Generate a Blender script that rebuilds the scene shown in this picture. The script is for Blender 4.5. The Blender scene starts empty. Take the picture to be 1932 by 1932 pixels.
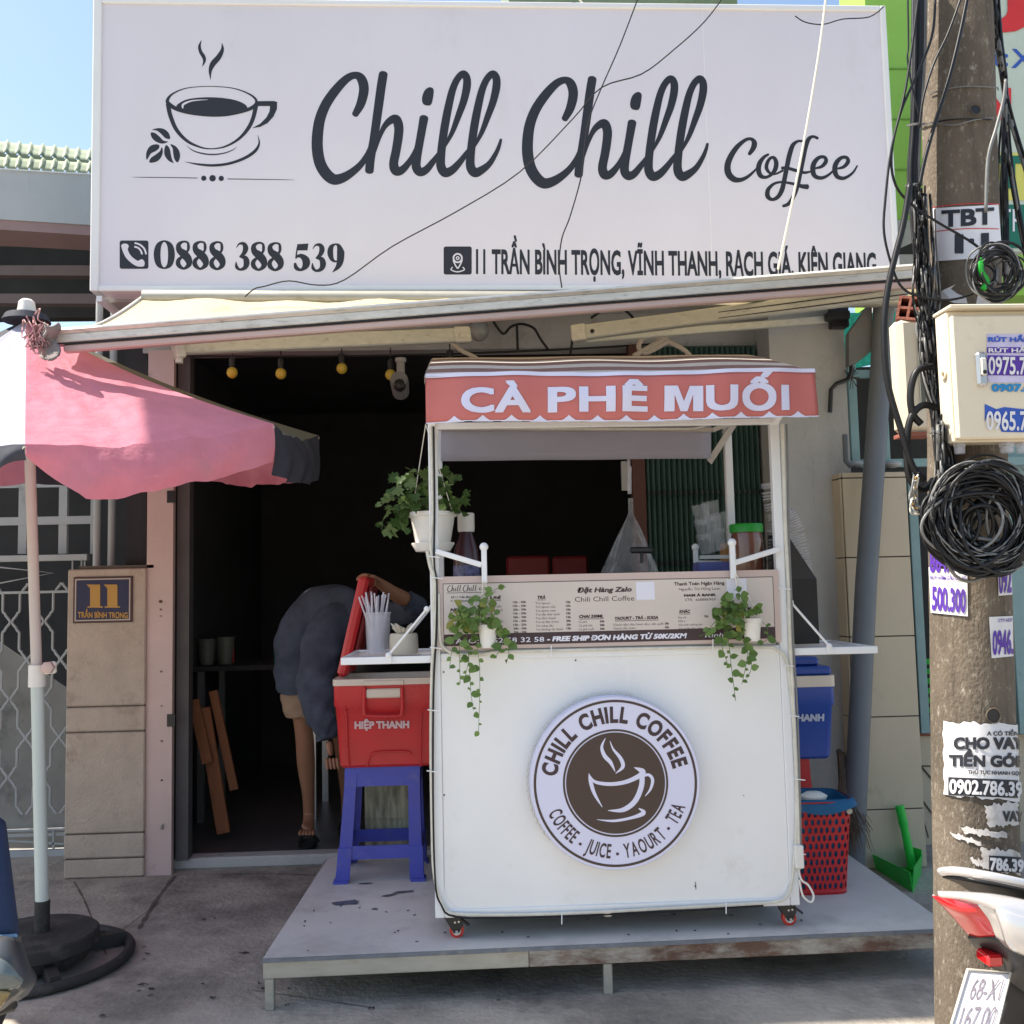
import bpy, bmesh, math, random
from mathutils import Vector, Matrix
R = math.radians
rnd = random.Random(7)
scene = bpy.context.scene
COL = scene.collection

# ------------------------------------------------------------------ camera
FOC, PIT, YAW, ROL, CC, EYE = 1850.0, .080, .043, .022, 966.0, 1.45
def ray(px, py):
    a, b = px-CC, py-CC
    cr, sr = math.cos(ROL), math.sin(ROL)
    u, v = a*cr-b*sr, a*sr+b*cr
    x, y, z = u/FOC, 1.0, -v/FOC
    cp, sp = math.cos(PIT), math.sin(PIT)
    y, z = y*cp-z*sp, y*sp+z*cp
    cy, sy = math.cos(YAW), math.sin(YAW)
    return Vector((x*cy+y*sy, -x*sy+y*cy, z))
def at(px, py, Y):
    """world point on the upright plane y = Y"""
    r = ray(px, py); t = Y/r.y
    return Vector((r.x*t, Y, EYE+r.z*t))
def onz(px, py, z=0.0):
    r = ray(px, py); t = (z-EYE)/r.z
    return Vector((r.x*t, r.y*t, z))
cam_d = bpy.data.cameras.new('camera'); cam = bpy.data.objects.new('camera', cam_d); COL.objects.link(cam)
cam_d.sensor_width = 36; cam_d.lens = 36*FOC/1932; cam_d.clip_end = 500; cam_d.clip_start = .05
c0 = ray(CC, CC).normalized()
rx = (ray(CC+10, CC)-ray(CC, CC)).normalized()
up = rx.cross(c0).normalized()
m = Matrix((rx, up, -c0)).transposed().to_4x4(); m.translation = Vector((0, 0, EYE))
cam.matrix_world = m
scene.camera = cam

# ------------------------------------------------------------------ light
SUN = Vector((-.52, .03, .85)).normalized()          # towards the sun
world = bpy.data.worlds.new('World'); scene.world = world; world.use_nodes = True
nt = world.node_tree
sky = nt.nodes.new('ShaderNodeTexSky'); sky.sky_type = 'NISHITA'; sky.sun_disc = False
sky.sun_elevation = math.asin(SUN.z); sky.sun_rotation = math.atan2(SUN.x, SUN.y)
sky.air_density = 1.3; sky.dust_density = 1.6; sky.ozone_density = 1.2
bg = nt.nodes['Background']; bg.inputs['Strength'].default_value = .105
nt.links.new(sky.outputs[0], bg.inputs[0])
sl = bpy.data.lights.new('sun', 'SUN'); sl.energy = 4.8; sl.angle = R(.6); sl.color = (1, .92, .80)
so = bpy.data.objects.new('sun', sl); COL.objects.link(so)
so.rotation_euler = SUN.to_track_quat('Z', 'Y').to_euler(); so.location = (-3, -3, 8)
scene.view_settings.view_transform = 'Standard'; scene.view_settings.look = 'None'
scene.view_settings.exposure = 1.16; scene.view_settings.gamma = 1
scene.view_settings.use_curve_mapping = False

# ------------------------------------------------------------------ materials
def srgb(r, g, b):
    f = lambda c: (c/12.92 if c <= .04045 else ((c+.055)/1.055)**2.4)
    return (f(r/255), f(g/255), f(b/255))
def mat(name, col, rough=.6, metal=0, var=.12, scale=6, bump=0, bscale=60, dirt=None, damt=.5, dscale=3,
        stretch=(1, 1, 1), trans=0, alpha=1, spec=.5, sheen=0, emit=None, streak=0, coat=0, tl=0, rvar=0, ior=1.45):
    m = bpy.data.materials.new(name); m.use_nodes = True
    t = m.node_tree; N = t.nodes; L = t.links
    b = N['Principled BSDF']
    b.inputs['Roughness'].default_value = rough; b.inputs['Metallic'].default_value = metal
    b.inputs['Specular IOR Level'].default_value = spec; b.inputs['IOR'].default_value = ior
    b.inputs['Transmission Weight'].default_value = trans; b.inputs['Alpha'].default_value = alpha
    b.inputs['Coat Weight'].default_value = coat; b.inputs['Coat Roughness'].default_value = .08
    tc = N.new('ShaderNodeTexCoord'); mp = N.new('ShaderNodeMapping'); mp.inputs['Scale'].default_value = stretch
    L.new(tc.outputs['Object'], mp.inputs[0])
    c = tuple(col)
    out = None
    if var > 0:
        n = N.new('ShaderNodeTexNoise'); n.inputs['Scale'].default_value = scale
        n.inputs['Detail'].default_value = 6; n.inputs['Roughness'].default_value = .62
        L.new(mp.outputs[0], n.inputs['Vector'])
        r = N.new('ShaderNodeValToRGB')
        r.color_ramp.elements[0].position = .3; r.color_ramp.elements[1].position = .7
        r.color_ramp.elements[0].color = tuple(x*(1-var) for x in c)+(1,)
        r.color_ramp.elements[1].color = tuple(min(1, x*(1+var)) for x in c)+(1,)
        L.new(n.outputs['Fac'], r.inputs[0]); out = r.outputs[0]
        if rvar:
            mr = N.new('ShaderNodeMapRange'); mr.inputs['To Min'].default_value = max(.02, rough-rvar)
            mr.inputs['To Max'].default_value = min(1, rough+rvar); mr.inputs['From Min'].default_value = .3
            mr.inputs['From Max'].default_value = .7
            L.new(n.outputs['Fac'], mr.inputs['Value']); L.new(mr.outputs[0], b.inputs['Roughness'])
    def layer(prev, dcol, amt, dsc, st):
        mp2 = N.new('ShaderNodeMapping'); mp2.inputs['Scale'].default_value = st
        mp2.inputs['Location'].default_value = (3.1*dsc % 7, 1.7, 4.2)
        L.new(tc.outputs['Object'], mp2.inputs[0])
        n2 = N.new('ShaderNodeTexNoise'); n2.inputs['Scale'].default_value = dsc
        n2.inputs['Detail'].default_value = 9; n2.inputs['Roughness'].default_value = .7
        L.new(mp2.outputs[0], n2.inputs['Vector'])
        r2 = N.new('ShaderNodeValToRGB'); th = .72-.35*amt
        r2.color_ramp.elements[0].position = th-.04; r2.color_ramp.elements[1].position = th+.16
        L.new(n2.outputs['Fac'], r2.inputs[0])
        mx = N.new('ShaderNodeMix'); mx.data_type = 'RGBA'
        L.new(r2.outputs[0], mx.inputs['Factor'])
        if prev is not None: L.new(prev, mx.inputs['A'])
        else: mx.inputs['A'].default_value = c+(1,)
        mx.inputs['B'].default_value = tuple(dcol)+(1,)
        return mx.outputs['Result']
    if dirt is not None: out = layer(out, dirt, damt, dscale, stretch)
    if streak:
        out = layer(out, tuple(x*.45 for x in c), streak, 5, (3, 3, .25))
    if out is not None: L.new(out, b.inputs['Base Color'])
    else: b.inputs['Base Color'].default_value = c+(1,)
    if bump:
        n3 = N.new('ShaderNodeTexNoise'); n3.inputs['Scale'].default_value = bscale; n3.inputs['Detail'].default_value = 5
        L.new(mp.outputs[0], n3.inputs['Vector'])
        bm = N.new('ShaderNodeBump'); bm.inputs['Strength'].default_value = min(1, bump); bm.inputs['Distance'].default_value = .02
        L.new(n3.outputs['Fac'], bm.inputs['Height']); L.new(bm.outputs[0], b.inputs['Normal'])
    if emit:
        b.inputs['Emission Color'].default_value = tuple(emit)+(1,); b.inputs['Emission Strength'].default_value = 1
    if tl:      # thin cloth: some light passes through
        tr = N.new('ShaderNodeBsdfTranslucent'); ms = N.new('ShaderNodeMixShader'); ms.inputs[0].default_value = tl
        if out is not None: L.new(out, tr.inputs[0])
        else: tr.inputs[0].default_value = c+(1,)
        L.new(b.outputs[0], ms.inputs[1]); L.new(tr.outputs[0], ms.inputs[2])
        L.new(ms.outputs[0], N['Material Output'].inputs[0])
    return m

K = {}
K['white'] = mat('white_paint', (.78, .79, .80), .35, var=.035, scale=3, dirt=(.55, .53, .48), damt=.12, dscale=8)
K['panel'] = mat('white_cart_panel', (.80, .80, .79), .36, var=.045, scale=1.4, dirt=(.66, .645, .60), damt=.22, dscale=3.4, spec=.4, bump=.06, bscale=2.5, rvar=.12)
K['sign'] = mat('sign_sheet', (.70, .68, .745), .42, var=.035, scale=.9, bump=.35, bscale=1.6, spec=.4, dirt=(.62, .60, .64), damt=.2, dscale=2, stretch=(1, 1, .5))
K['print'] = mat('dark_print', (.028, .030, .038), .45, var=.0, spec=.35)
K['alu'] = mat('aluminium', (.64, .61, .54), .42, .25, var=.12, scale=10, dirt=(.34, .31, .26), damt=.42, dscale=14, stretch=(1, 4, 4))
K['aluw'] = mat('painted_aluminium', (.56, .555, .49), .42, .1, var=.08, scale=8, dirt=(.33, .31, .25), damt=.35, dscale=9, stretch=(1, 6, 6))
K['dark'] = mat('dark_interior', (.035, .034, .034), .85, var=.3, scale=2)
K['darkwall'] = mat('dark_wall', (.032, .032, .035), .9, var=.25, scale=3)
K['greywall'] = mat('grey_plaster', (.42, .415, .40), .85, var=.10, scale=2.2, bump=.25, bscale=45, dirt=(.28, .265, .245), damt=.3, dscale=2.5, streak=.12)
K['concrete'] = mat('ground_concrete', (.37, .33, .28), .85, var=.28, scale=2.2, bump=.5, bscale=38, dirt=(.15, .137, .12), damt=.62, dscale=1.7)
K['pillar'] = mat('pillar_plaster', (.47, .385, .31), .9, var=.12, scale=6, bump=.4, bscale=70, dirt=(.30, .225, .175), damt=.36, dscale=6, streak=.14)
K['joint'] = mat('joint_mortar', (.11, .09, .075), .95, var=.2)
K['tile'] = mat('beige_tile', (.52, .44, .32), .55, var=.05, scale=3, dirt=(.26, .22, .16), damt=.22, dscale=3, bump=.05)
K['pinkcloth'] = mat('pink_cloth', (.84, .33, .42), .7, var=.12, scale=3, bump=1, bscale=8, tl=.5, spec=.15, dirt=(.70, .34, .40), damt=.35, dscale=5)
K['whitecloth'] = mat('white_cloth', (.50, .50, .58), .75, var=.12, scale=4, bump=.3, bscale=12, tl=.3, spec=.15)
K['navycloth'] = mat('navy_cloth', (.055, .058, .075), .7, var=.15, scale=4, bump=.3, bscale=12, tl=.1, spec=.2)
K['greycloth'] = mat('olive_grey_cloth', (.16, .165, .145), .75, var=.1, scale=3, bump=.2, bscale=12, tl=.12, spec=.15)
K['black'] = mat('black_plastic', (.018, .018, .02), .38, var=.2, scale=8, spec=.5)
K['cable'] = mat('black_cable', (.013, .013, .014), .42, var=.3, scale=14, spec=.35)
K['cableg'] = mat('grey_cable', (.17, .17, .165), .42, var=.2, scale=14, spec=.5)
K['rubber'] = mat('black_rubber', (.03, .029, .028), .7, var=.3, scale=7, dirt=(.10, .09, .08), damt=.5, dscale=6, bump=.2)
K['red'] = mat('red_plastic', (.50, .020, .024), .34, var=.12, scale=5, spec=.5, dirt=(.36, .04, .035), damt=.3, dscale=9, rvar=.12)
K['redd'] = mat('dull_red_plastic', (.17, .012, .014), .5, var=.15)
K['blue'] = mat('blue_plastic', (.055, .066, .38), .4, var=.14, scale=4, dirt=(.11, .115, .30), damt=.42, dscale=9, rvar=.12)
K['blue2'] = mat('deep_blue_plastic', (.012, .055, .30), .34, var=.06, scale=3)
K['creamrim'] = mat('cream_plastic', (.62, .54, .46), .4, var=.05)
K['clear'] = mat('clear_plastic', (.75, .78, .8), .1, var=0, trans=.0, alpha=.15, spec=.9)
K['frost'] = mat('frosted_plastic', (.66, .66, .72), .35, var=.08, alpha=.38, spec=.6)
K['straw'] = mat('straw_plastic', (.66, .62, .68), .3, var=.03, alpha=.6)
K['stripe'] = mat('brown_stripe', (.20, .10, .085), .75, var=.1, tl=.12)
K['cream'] = mat('cream_stripe', (.52, .46, .40), .75, var=.06, tl=.15)
K['banner'] = mat('red_banner', (.60, .185, .165), .6, var=.06, scale=3, tl=.15, spec=.3)
K['deck'] = mat('deck_board', (.60, .575, .54), .5, var=.08, scale=3, bump=.1, bscale=20, dirt=(.42, .40, .37), damt=.46, dscale=3, spec=.35, rvar=.12)
K['galv'] = mat('galvanised_steel', (.40, .385, .33), .48, .35, var=.12, scale=7, dirt=(.29, .26, .19), damt=.4, dscale=6, stretch=(1, 1, 3))
K['rust'] = mat('rusty_steel', (.15, .085, .058), .75, .1, var=.25, scale=8, dirt=(.42, .39, .33), damt=.74, dscale=4.5, stretch=(1, 1, 2.5), bump=.2)
K['shutter'] = mat('green_shutter', (.085, .15, .13), .5, var=.12, scale=4, dirt=(.02, .05, .04), damt=.3, dscale=6)
K['brownframe'] = mat('brown_frame', (.085, .028, .02), .6, var=.15)
K['louvre'] = mat('brown_beam', (.15, .115, .115), .6, var=.08, dirt=(.1, .08, .08), damt=.3)
K['mauve'] = mat('mauve_fascia', (.36, .24, .24), .6, var=.08)
K['fascia'] = mat('grey_fascia', (.50, .52, .54), .6, var=.07, scale=3, streak=.2)
K['roofg'] = mat('green_roof_sheet', (.22, .26, .17), .6, var=.14, scale=5, dirt=(.12, .14, .09), damt=.35, dscale=5)
K['gategrey'] = mat('grey_gate_paint', (.42, .43, .43), .5, var=.1, scale=5, dirt=(.15, .15, .15), damt=.25)
K['sheet'] = mat('grey_sheet_metal', (.27, .265, .25), .6, .1, var=.14, scale=3, dirt=(.1, .1, .095), damt=.4)
K['pinkish'] = mat('steel_door_post', (.56, .42, .385), .55, .1, var=.07, scale=3, dirt=(.28, .2, .18), damt=.2, dscale=7)
K['polepaint'] = mat('chipped_white_pole', (.55, .61, .57), .45, var=.06, scale=6, dirt=(.16, .13, .10), damt=.06, dscale=14, stretch=(1, 1, .4))
K['poleconc'] = mat('utility_pole_concrete', (.135, .108, .080), .92, var=.42, scale=3.2, bump=.34, bscale=130, dirt=(.40, .36, .29), damt=.36, dscale=58, stretch=(1, 1, .5), streak=.38)
K['boxcream'] = mat('cream_steel_box', (.68, .60, .46), .5, var=.05, scale=4, dirt=(.5, .42, .30), damt=.25, dscale=5)
K['paper'] = mat('white_paper', (.66, .65, .66), .7, var=.06, scale=9, dirt=(.36, .31, .26), damt=.14, dscale=24)
K['paper2'] = mat('worn_paper', (.55, .52, .50), .75, var=.12, scale=12, dirt=(.25, .20, .14), damt=.36, dscale=16)
K['violet'] = mat('violet_print', (.09, .03, .32), .5, var=.05)
K['bluep'] = mat('blue_print', (.03, .09, .42), .5, var=.1)
K['cyanp'] = mat('cyan_print', (.02, .22, .48), .5, var=.1)
K['pgreen'] = mat('lime_wall', (.30, .56, .10), .8, var=.05, scale=3)
K['dgreen'] = mat('dark_green_print', (.01, .15, .10), .6, var=.08)
K['yellow'] = mat('yellow_print', (.62, .60, .14), .6, var=.06)
K['signpale'] = mat('pale_green_sign', (.50, .58, .50), .6, var=.05)
K['signred'] = mat('red_print', (.60, .03, .03), .5, var=.05)
K['teal'] = mat('teal_paint', (.22, .34, .34), .5, var=.08, dirt=(.14, .2, .2), damt=.2)
K['net'] = mat('green_net', (.03, .42, .30), .8, var=.35, scale=40)
K['pipe'] = mat('grey_pvc', (.125, .14, .16), .45, var=.07, scale=4)
K['brick'] = mat('hollow_brick', (.26, .09, .06), .85, var=.15, bump=.3)
K['leaf'] = mat('trailing_leaf', (.12, .20, .05), .45, var=.35, scale=30, tl=.35, spec=.4)
K['leaf2'] = mat('ivy_leaf', (.055, .105, .022), .5, var=.45, scale=26, tl=.3, spec=.4)
K['stem'] = mat('plant_stem', (.10, .15, .05), .6, var=.2)
K['soil'] = mat('soil', (.03, .022, .015), .95, var=.3)
K['potw'] = mat('white_pot', (.74, .72, .68), .4, var=.04, dirt=(.45, .30, .18), damt=.06, dscale=10)
K['potc'] = mat('cream_pot', (.50, .45, .36), .55, var=.05)
K['bulb'] = mat('yellow_bulb', (.62, .46, .06), .3, var=.05, spec=.6)
K['glassb'] = mat('milky_bulb', (.30, .30, .28), .15, var=.05, spec=.8)
K['wood'] = mat('worn_wood', (.28, .11, .045), .6, var=.3, scale=8, stretch=(1, 1, .2), bump=.1)
K['skin'] = mat('skin', (.30, .145, .085), .55, var=.08, scale=8)
K['shirt'] = mat('blue_grey_shirt', (.048, .060, .090), .85, var=.35, scale=7, bump=1, bscale=9)
K['shorts'] = mat('beige_shorts', (.30, .20, .14), .85, var=.1, bump=.2, bscale=12)
K['hair'] = mat('black_hair', (.012, .010, .010), .6, var=.3)
K['sandal'] = mat('black_sandal', (.015, .014, .014), .6)
K['juice'] = mat('dark_drink', (.06, .02, .025), .2, var=.1, spec=.6)
K['brownlogo'] = mat('brown_logo_print', (.060, .036, .028), .45, var=.03)
K['plum'] = mat('plum_print', (.048, .026, .030), .45, var=.03)
K['lavend'] = mat('lightbox_face', (.66, .66, .82), .35, var=.015, spec=.4)
K['menu'] = mat('menu_board', (.60, .53, .48), .42, var=.07, scale=2.5, spec=.35)
K['menup'] = mat('menu_pink_border', (.56, .44, .40), .42, var=.07, scale=1.2)
K['ltext'] = mat('white_print', (.72, .72, .80), .5, var=0)
K['gold'] = mat('gold_print', (.48, .26, .055), .5, var=.06)
K['plateblue'] = mat('number_plate_blue', (.020, .020, .065), .45, var=.1)
K['lime'] = mat('bright_green_plastic', (.02, .52, .06), .4, var=.06)
K['limelid'] = mat('green_lid', (.02, .30, .03), .35, var=.05)
K['redlens'] = mat('red_lens', (.55, .012, .015), .08, var=.12, scale=20, spec=.8, coat=.6)
K['chrome'] = mat('silver_fairing', (.62, .60, .59), .22, .5, var=.03, coat=.6)
K['silver'] = mat('silver_metal', (.45, .45, .46), .3, .85, var=.06)
K['bag'] = mat('blue_bin_bag', (.02, .14, .30), .4, var=.15, scale=8, tl=.25, bump=.5, bscale=14)
K['broom'] = mat('broom_straw', (.12, .085, .055), .9, var=.35, scale=20)
K['jean'] = mat('blue_cover', (.02, .04, .10), .8, var=.12, bump=.2)
K['plastbag'] = mat('clear_bag', (.75, .75, .77), .2, var=.5, scale=20, alpha=.16, bump=1, bscale=12, spec=.8)
K['tarp'] = mat('added_shade_sheet', (.10, .16, .10), .9, var=.1)
K['ropew'] = mat('white_rope', (.72, .68, .58), .7, var=.06)
K['rag'] = mat('pink_rope', (.45, .25, .25), .9, var=.3, scale=20)
K['ragg'] = mat('grey_rag', (.22, .19, .18), .95, var=.25, scale=12, bump=.4)
K['ledtube'] = mat('led_rope', (.62, .60, .52), .3, var=.12, scale=30, stretch=(1, 1, 1))
K['orange'] = mat('caster_red', (.60, .05, .03), .4, var=.05)
K['lensamber'] = mat('amber_lens', (.20, .15, .06), .15, var=.1, coat=.5)
K['curtain'] = mat('pale_curtain', (.40, .385, .45), .7, var=.04, tl=.2)
K['yw'] = mat('patterned_tin', (.42, .40, .08), .5, var=.1)

# ------------------------------------------------------------------ object helpers
ORG = {}
def link(o, parent=None):
    COL.objects.link(o)
    if parent is not None: o.parent = parent
    return o
def tag(o, label=None, cat=None, group=None, kind=None):
    if label: o['label'] = label
    if cat: o['category'] = cat
    if group: o['group'] = group
    if kind: o['kind'] = kind
    return o
def thing(name, label, cat, loc=(0, 0, 0), group=None):
    o = bpy.data.objects.new(name, None); o.empty_display_size = .1; o.location = loc
    link(o); ORG[o.name] = Vector(loc)
    return tag(o, label, cat, group)
def copy_tree(o, off, parent=None):
    c = o.copy(); COL.objects.link(c)
    if parent is None: c.location = o.location+Vector(off)
    else: c.parent = parent
    ORG[c.name] = ORG.get(o.name, Vector())+Vector(off)
    for ch in list(o.children): copy_tree(ch, off, c)
    return c
def crom(pts, n=6, closed=False):
    pts = [tuple(p) for p in pts]; out = []; N = len(pts)
    rng = range(N if closed else N-1)
    for i in rng:
        g = (lambda k: pts[k % N]) if closed else (lambda k: pts[max(0, min(N-1, k))])
        a, b, c, d = g(i-1), g(i), g(i+1), g(i+2)
        for k in range(n):
            t = k/n
            out.append(tuple(.5*((2*b[j])+(-a[j]+c[j])*t+(2*a[j]-5*b[j]+4*c[j]-d[j])*t*t+(-a[j]+3*b[j]-3*c[j]+d[j])*t**3) for j in range(len(b))))
    if not closed: out.append(pts[-1])
    return out
class MB:
    def __init__(s): s.v = []; s.f = []; s.mi = []; s.cur = 0
    def add(s, vs, fs):
        o = len(s.v); s.v += [Vector(v) for v in vs]
        for f in fs: s.f.append([o+i for i in f]); s.mi.append(s.cur)
        return s
    def box(s, lo, hi, M=None, bev=0):
        x0, y0, z0 = lo; x1, y1, z1 = hi
        if x0 > x1: x0, x1 = x1, x0
        if y0 > y1: y0, y1 = y1, y0
        if z0 > z1: z0, z1 = z1, z0
        if bev:
            b = min(bev, (x1-x0)/2.01, (y1-y0)/2.01, (z1-z0)/2.01)
            pts = []
            for z, i in ((z0, b), (z0+b, 0), (z1-b, 0), (z1, b)):
                c = b
                pts.append([(x0+i+(c if i == 0 else 0), y0+i, z), (x1-i-(c if i == 0 else 0), y0+i, z), (x1-i, y0+i+(c if i == 0 else 0), z), (x1-i, y1-i-(c if i == 0 else 0), z),
                            (x1-i-(c if i == 0 else 0), y1-i, z), (x0+i+(c if i == 0 else 0), y1-i, z), (x0+i, y1-i-(c if i == 0 else 0), z), (x0+i, y0+i+(c if i == 0 else 0), z)])
            vs = [Vector(p) for r in pts for p in r]
            if M is not None: vs = [M @ v for v in vs]
            fs = [list(range(7, -1, -1)), list(range(24, 32))]
            for r in range(3):
                for k in range(8):
                    fs.append([r*8+k, r*8+(k+1) % 8, (r+1)*8+(k+1) % 8, (r+1)*8+k])
            return s.add(vs, fs)
        vs = [Vector(p) for p in ((x0, y0, z0), (x1, y0, z0), (x1, y1, z0), (x0, y1, z0), (x0, y0, z1), (x1, y0, z1), (x1, y1, z1), (x0, y1, z1))]
        if M is not None: vs = [M @ v for v in vs]
        return s.add(vs, [(3, 2, 1, 0), (4, 5, 6, 7), (0, 1, 5, 4), (1, 2, 6, 5), (2, 3, 7, 6), (3, 0, 4, 7)])
    def beam(s, a, b, w, h, upv=(0, 0, 1), bev=0):
        a, b = Vector(a), Vector(b); d = b-a; L = d.length; d.normalize()
        u = Vector(upv); side = d.cross(u).normalized(); u = side.cross(d).normalized()
        M = Matrix((d, side, u)).transposed().to_4x4(); M.translation = a
        return s.box((0, -w/2, -h/2), (L, w/2, h/2), M, bev)
    def tube(s, pts, r, n=8, caps=True):
        pts = [Vector(p) for p in pts]; rs = r if hasattr(r, '__len__') else [r]*len(pts)
        o = len(s.v); prev = None
        for i, p in enumerate(pts):
            d = (pts[min(i+1, len(pts)-1)]-pts[max(i-1, 0)])
            if d.length < 1e-9: d = Vector((0, 0, 1))
            d.normalize()
            if prev is None:
                u = d.orthogonal().normalized()
            else:
                u = prev-d*prev.dot(d)
                u = u.normalized() if u.length > 1e-6 else d.orthogonal().normalized()
            prev = u; w = d.cross(u)
            for k in range(n):
                a = 2*math.pi*k/n
                s.v.append(p+(u*math.cos(a)+w*math.sin(a))*rs[i])
        for i in range(len(pts)-1):
            for k in range(n):
                s.f.append([o+i*n+k, o+i*n+(k+1) % n, o+(i+1)*n+(k+1) % n, o+(i+1)*n+k]); s.mi.append(s.cur)
        if caps:
            s.f.append([o+k for k in range(n-1, -1, -1)]); s.mi.append(s.cur)
            e = o+(len(pts)-1)*n; s.f.append([e+k for k in range(n)]); s.mi.append(s.cur)
        return s
    def lathe(s, prof, c, n=20, axis=None, capb=True, capt=True, sx=1, sy=1):
        c = Vector(c); q = axis if axis is not None else Matrix.Identity(3); o = len(s.v)
        for r, z in prof:
            for k in range(n):
                a = 2*math.pi*k/n
                s.v.append(c+q @ Vector((r*sx*math.cos(a), r*sy*math.sin(a), z)))
        for i in range(len(prof)-1):
            for k in range(n):
                s.f.append([o+i*n+k, o+i*n+(k+1) % n, o+(i+1)*n+(k+1) % n, o+(i+1)*n+k]); s.mi.append(s.cur)
        if capb: s.f.append([o+k for k in range(n-1, -1, -1)]); s.mi.append(s.cur)
        if capt: e = o+(len(prof)-1)*n; s.f.append([e+k for k in range(n)]); s.mi.append(s.cur)
        return s
    def ball(s, c, r, n=12, sz=1):
        prof = [(max(r*math.sin(math.pi*i/8), 1e-4), -r*sz*math.cos(math.pi*i/8)) for i in range(9)]
        return s.lathe(prof, c, n)
    def poly(s, pts, th=0, nrm=(0, 1, 0)):
        pts = [Vector(p) for p in pts]; n = len(pts)
        if not th: return s.add(pts, [list(range(n))])
        d = Vector(nrm)*th
        return s.add(pts+[p+d for p in pts], [list(range(n-1, -1, -1)), list(range(n, 2*n))]+[[i, (i+1) % n, n+(i+1) % n, n+i] for i in range(n)])
    def grid(s, fn, nu, nv, flip=False):
        o = len(s.v)
        for j in range(nv+1):
            for i in range(nu+1): s.v.append(Vector(fn(i/nu, j/nv)))
        for j in range(nv):
            for i in range(nu):
                a = o+j*(nu+1)+i; q = [a, a+1, a+nu+2, a+nu+1]
                s.f.append(q[::-1] if flip else q); s.mi.append(s.cur)
        return s
    def build(s, name, mats, parent=None, smooth=False, label=None, cat=None, group=None, kind=None, solid=0):
        if not isinstance(mats, (list, tuple)): mats = [mats]
        if parent is None:
            lo = Vector([min(v[i] for v in s.v) for i in range(3)]); hi = Vector([max(v[i] for v in s.v) for i in range(3)])
            org = Vector(((lo.x+hi.x)/2, (lo.y+hi.y)/2, lo.z))
            if kind == 'structure': org = Vector((0, 0, 0))
        else: org = ORG[parent.name]
        me = bpy.data.meshes.new(name)
        me.from_pydata([v-org for v in s.v], [], s.f)
        for k in mats: me.materials.append(K[k] if isinstance(k, str) else k)
        if len(mats) > 1: me.polygons.foreach_set('material_index', s.mi)
        if smooth:
            me.polygons.foreach_set('use_smooth', [True]*len(me.polygons))
            if smooth != 'all': me.set_sharp_from_angle(angle=R(38))
        me.update()
        o = bpy.data.objects.new(name, me)
        link(o, parent)
        if parent is None: o.location = org
        ORG[o.name] = org
        if solid:
            md = o.modifiers.new('thickness', 'SOLIDIFY'); md.thickness = solid; md.offset = 0
        return tag(o, label, cat, group, kind)
    def fix(s):   # recalculates outward normals for closed pieces
        return s

# text: glyph outlines fitted to a baseline box given by three world points
CAPH = None
def glyphs(body, off=0., shear=0., res=4, sp=1.):
    c = bpy.data.curves.new('glyph', 'FONT'); c.body = body; c.size = 1; c.offset = off; c.shear = shear
    c.resolution_u = res; c.space_character = sp; c.dimensions = '2D'; c.fill_mode = 'BOTH'
    o = bpy.data.objects.new('glyph', c); COL.objects.link(o)
    dg = bpy.context.evaluated_depsgraph_get()
    me = bpy.data.meshes.new_from_object(o.evaluated_get(dg))
    vs = [v.co.copy() for v in me.vertices]; fs = [list(p.vertices) for p in me.polygons]
    bpy.data.objects.remove(o); bpy.data.curves.remove(c); bpy.data.meshes.remove(me)
    return vs, fs
def caph():
    global CAPH
    if CAPH is None: CAPH = max(v.y for v in glyphs('H')[0])
    return CAPH
def txt(mb, body, bl, br, tl, off=0., shear=0., res=3, bend=None, lay=.00004, sp=1.):
    # heavier weights are printed as a few overlapping passes, each a hair above the last
    o0 = min(off, .012); vs, fs = glyphs(body, o0, shear, res, sp)
    if not vs: return
    d = off-o0; x0 = min(v.x for v in vs)-d; x1 = max(v.x for v in vs)+d; h = caph()+o0+d
    bl, br, tl = Vector(bl), Vector(br), Vector(tl); ex = br-bl; ey = tl-bl
    nn = ex.cross(ey).normalized()
    if bend:
        bm = bmesh.new(); bv = [bm.verts.new(v) for v in vs]
        for f_ in fs:
            try: bm.faces.new([bv[i] for i in f_])
            except ValueError: pass
        W_ = max(v.x for v in vs)
        for ax, lim, st in ((0, W_, .10), (1, 1.2, .18)):
            c = st-.3
            while c < lim:
                co = [0, 0, 0]; no = [0, 0, 0]; co[ax] = c; no[ax] = 1
                bmesh.ops.bisect_plane(bm, geom=bm.verts[:]+bm.edges[:]+bm.faces[:], plane_co=co, plane_no=no); c += st
        bm.verts.index_update(); vs = [v.co.copy() for v in bm.verts]; fs = [[v.index for v in f_.verts] for f_ in bm.faces]; bm.free()
    sh = [(0, 0)] if d < .004 else ([(-d, -d), (d, -d), (d, d), (-d, d)] + ([(0, 0), (d, 0), (-d, 0), (0, d), (0, -d)] if d > .03 else []))
    for k, (sx, sy) in enumerate(sh):
        out = [bl+ex*((v.x+sx-x0)/(x1-x0))+ey*((v.y+sy+off)/(h+off)) for v in vs]
        if bend:
            out = [bend(p)+Vector((0, -k*lay, 0)) for p in out]
        else: out = [p+nn*(k*lay) for p in out]
        mb.add(out, fs)
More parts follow.
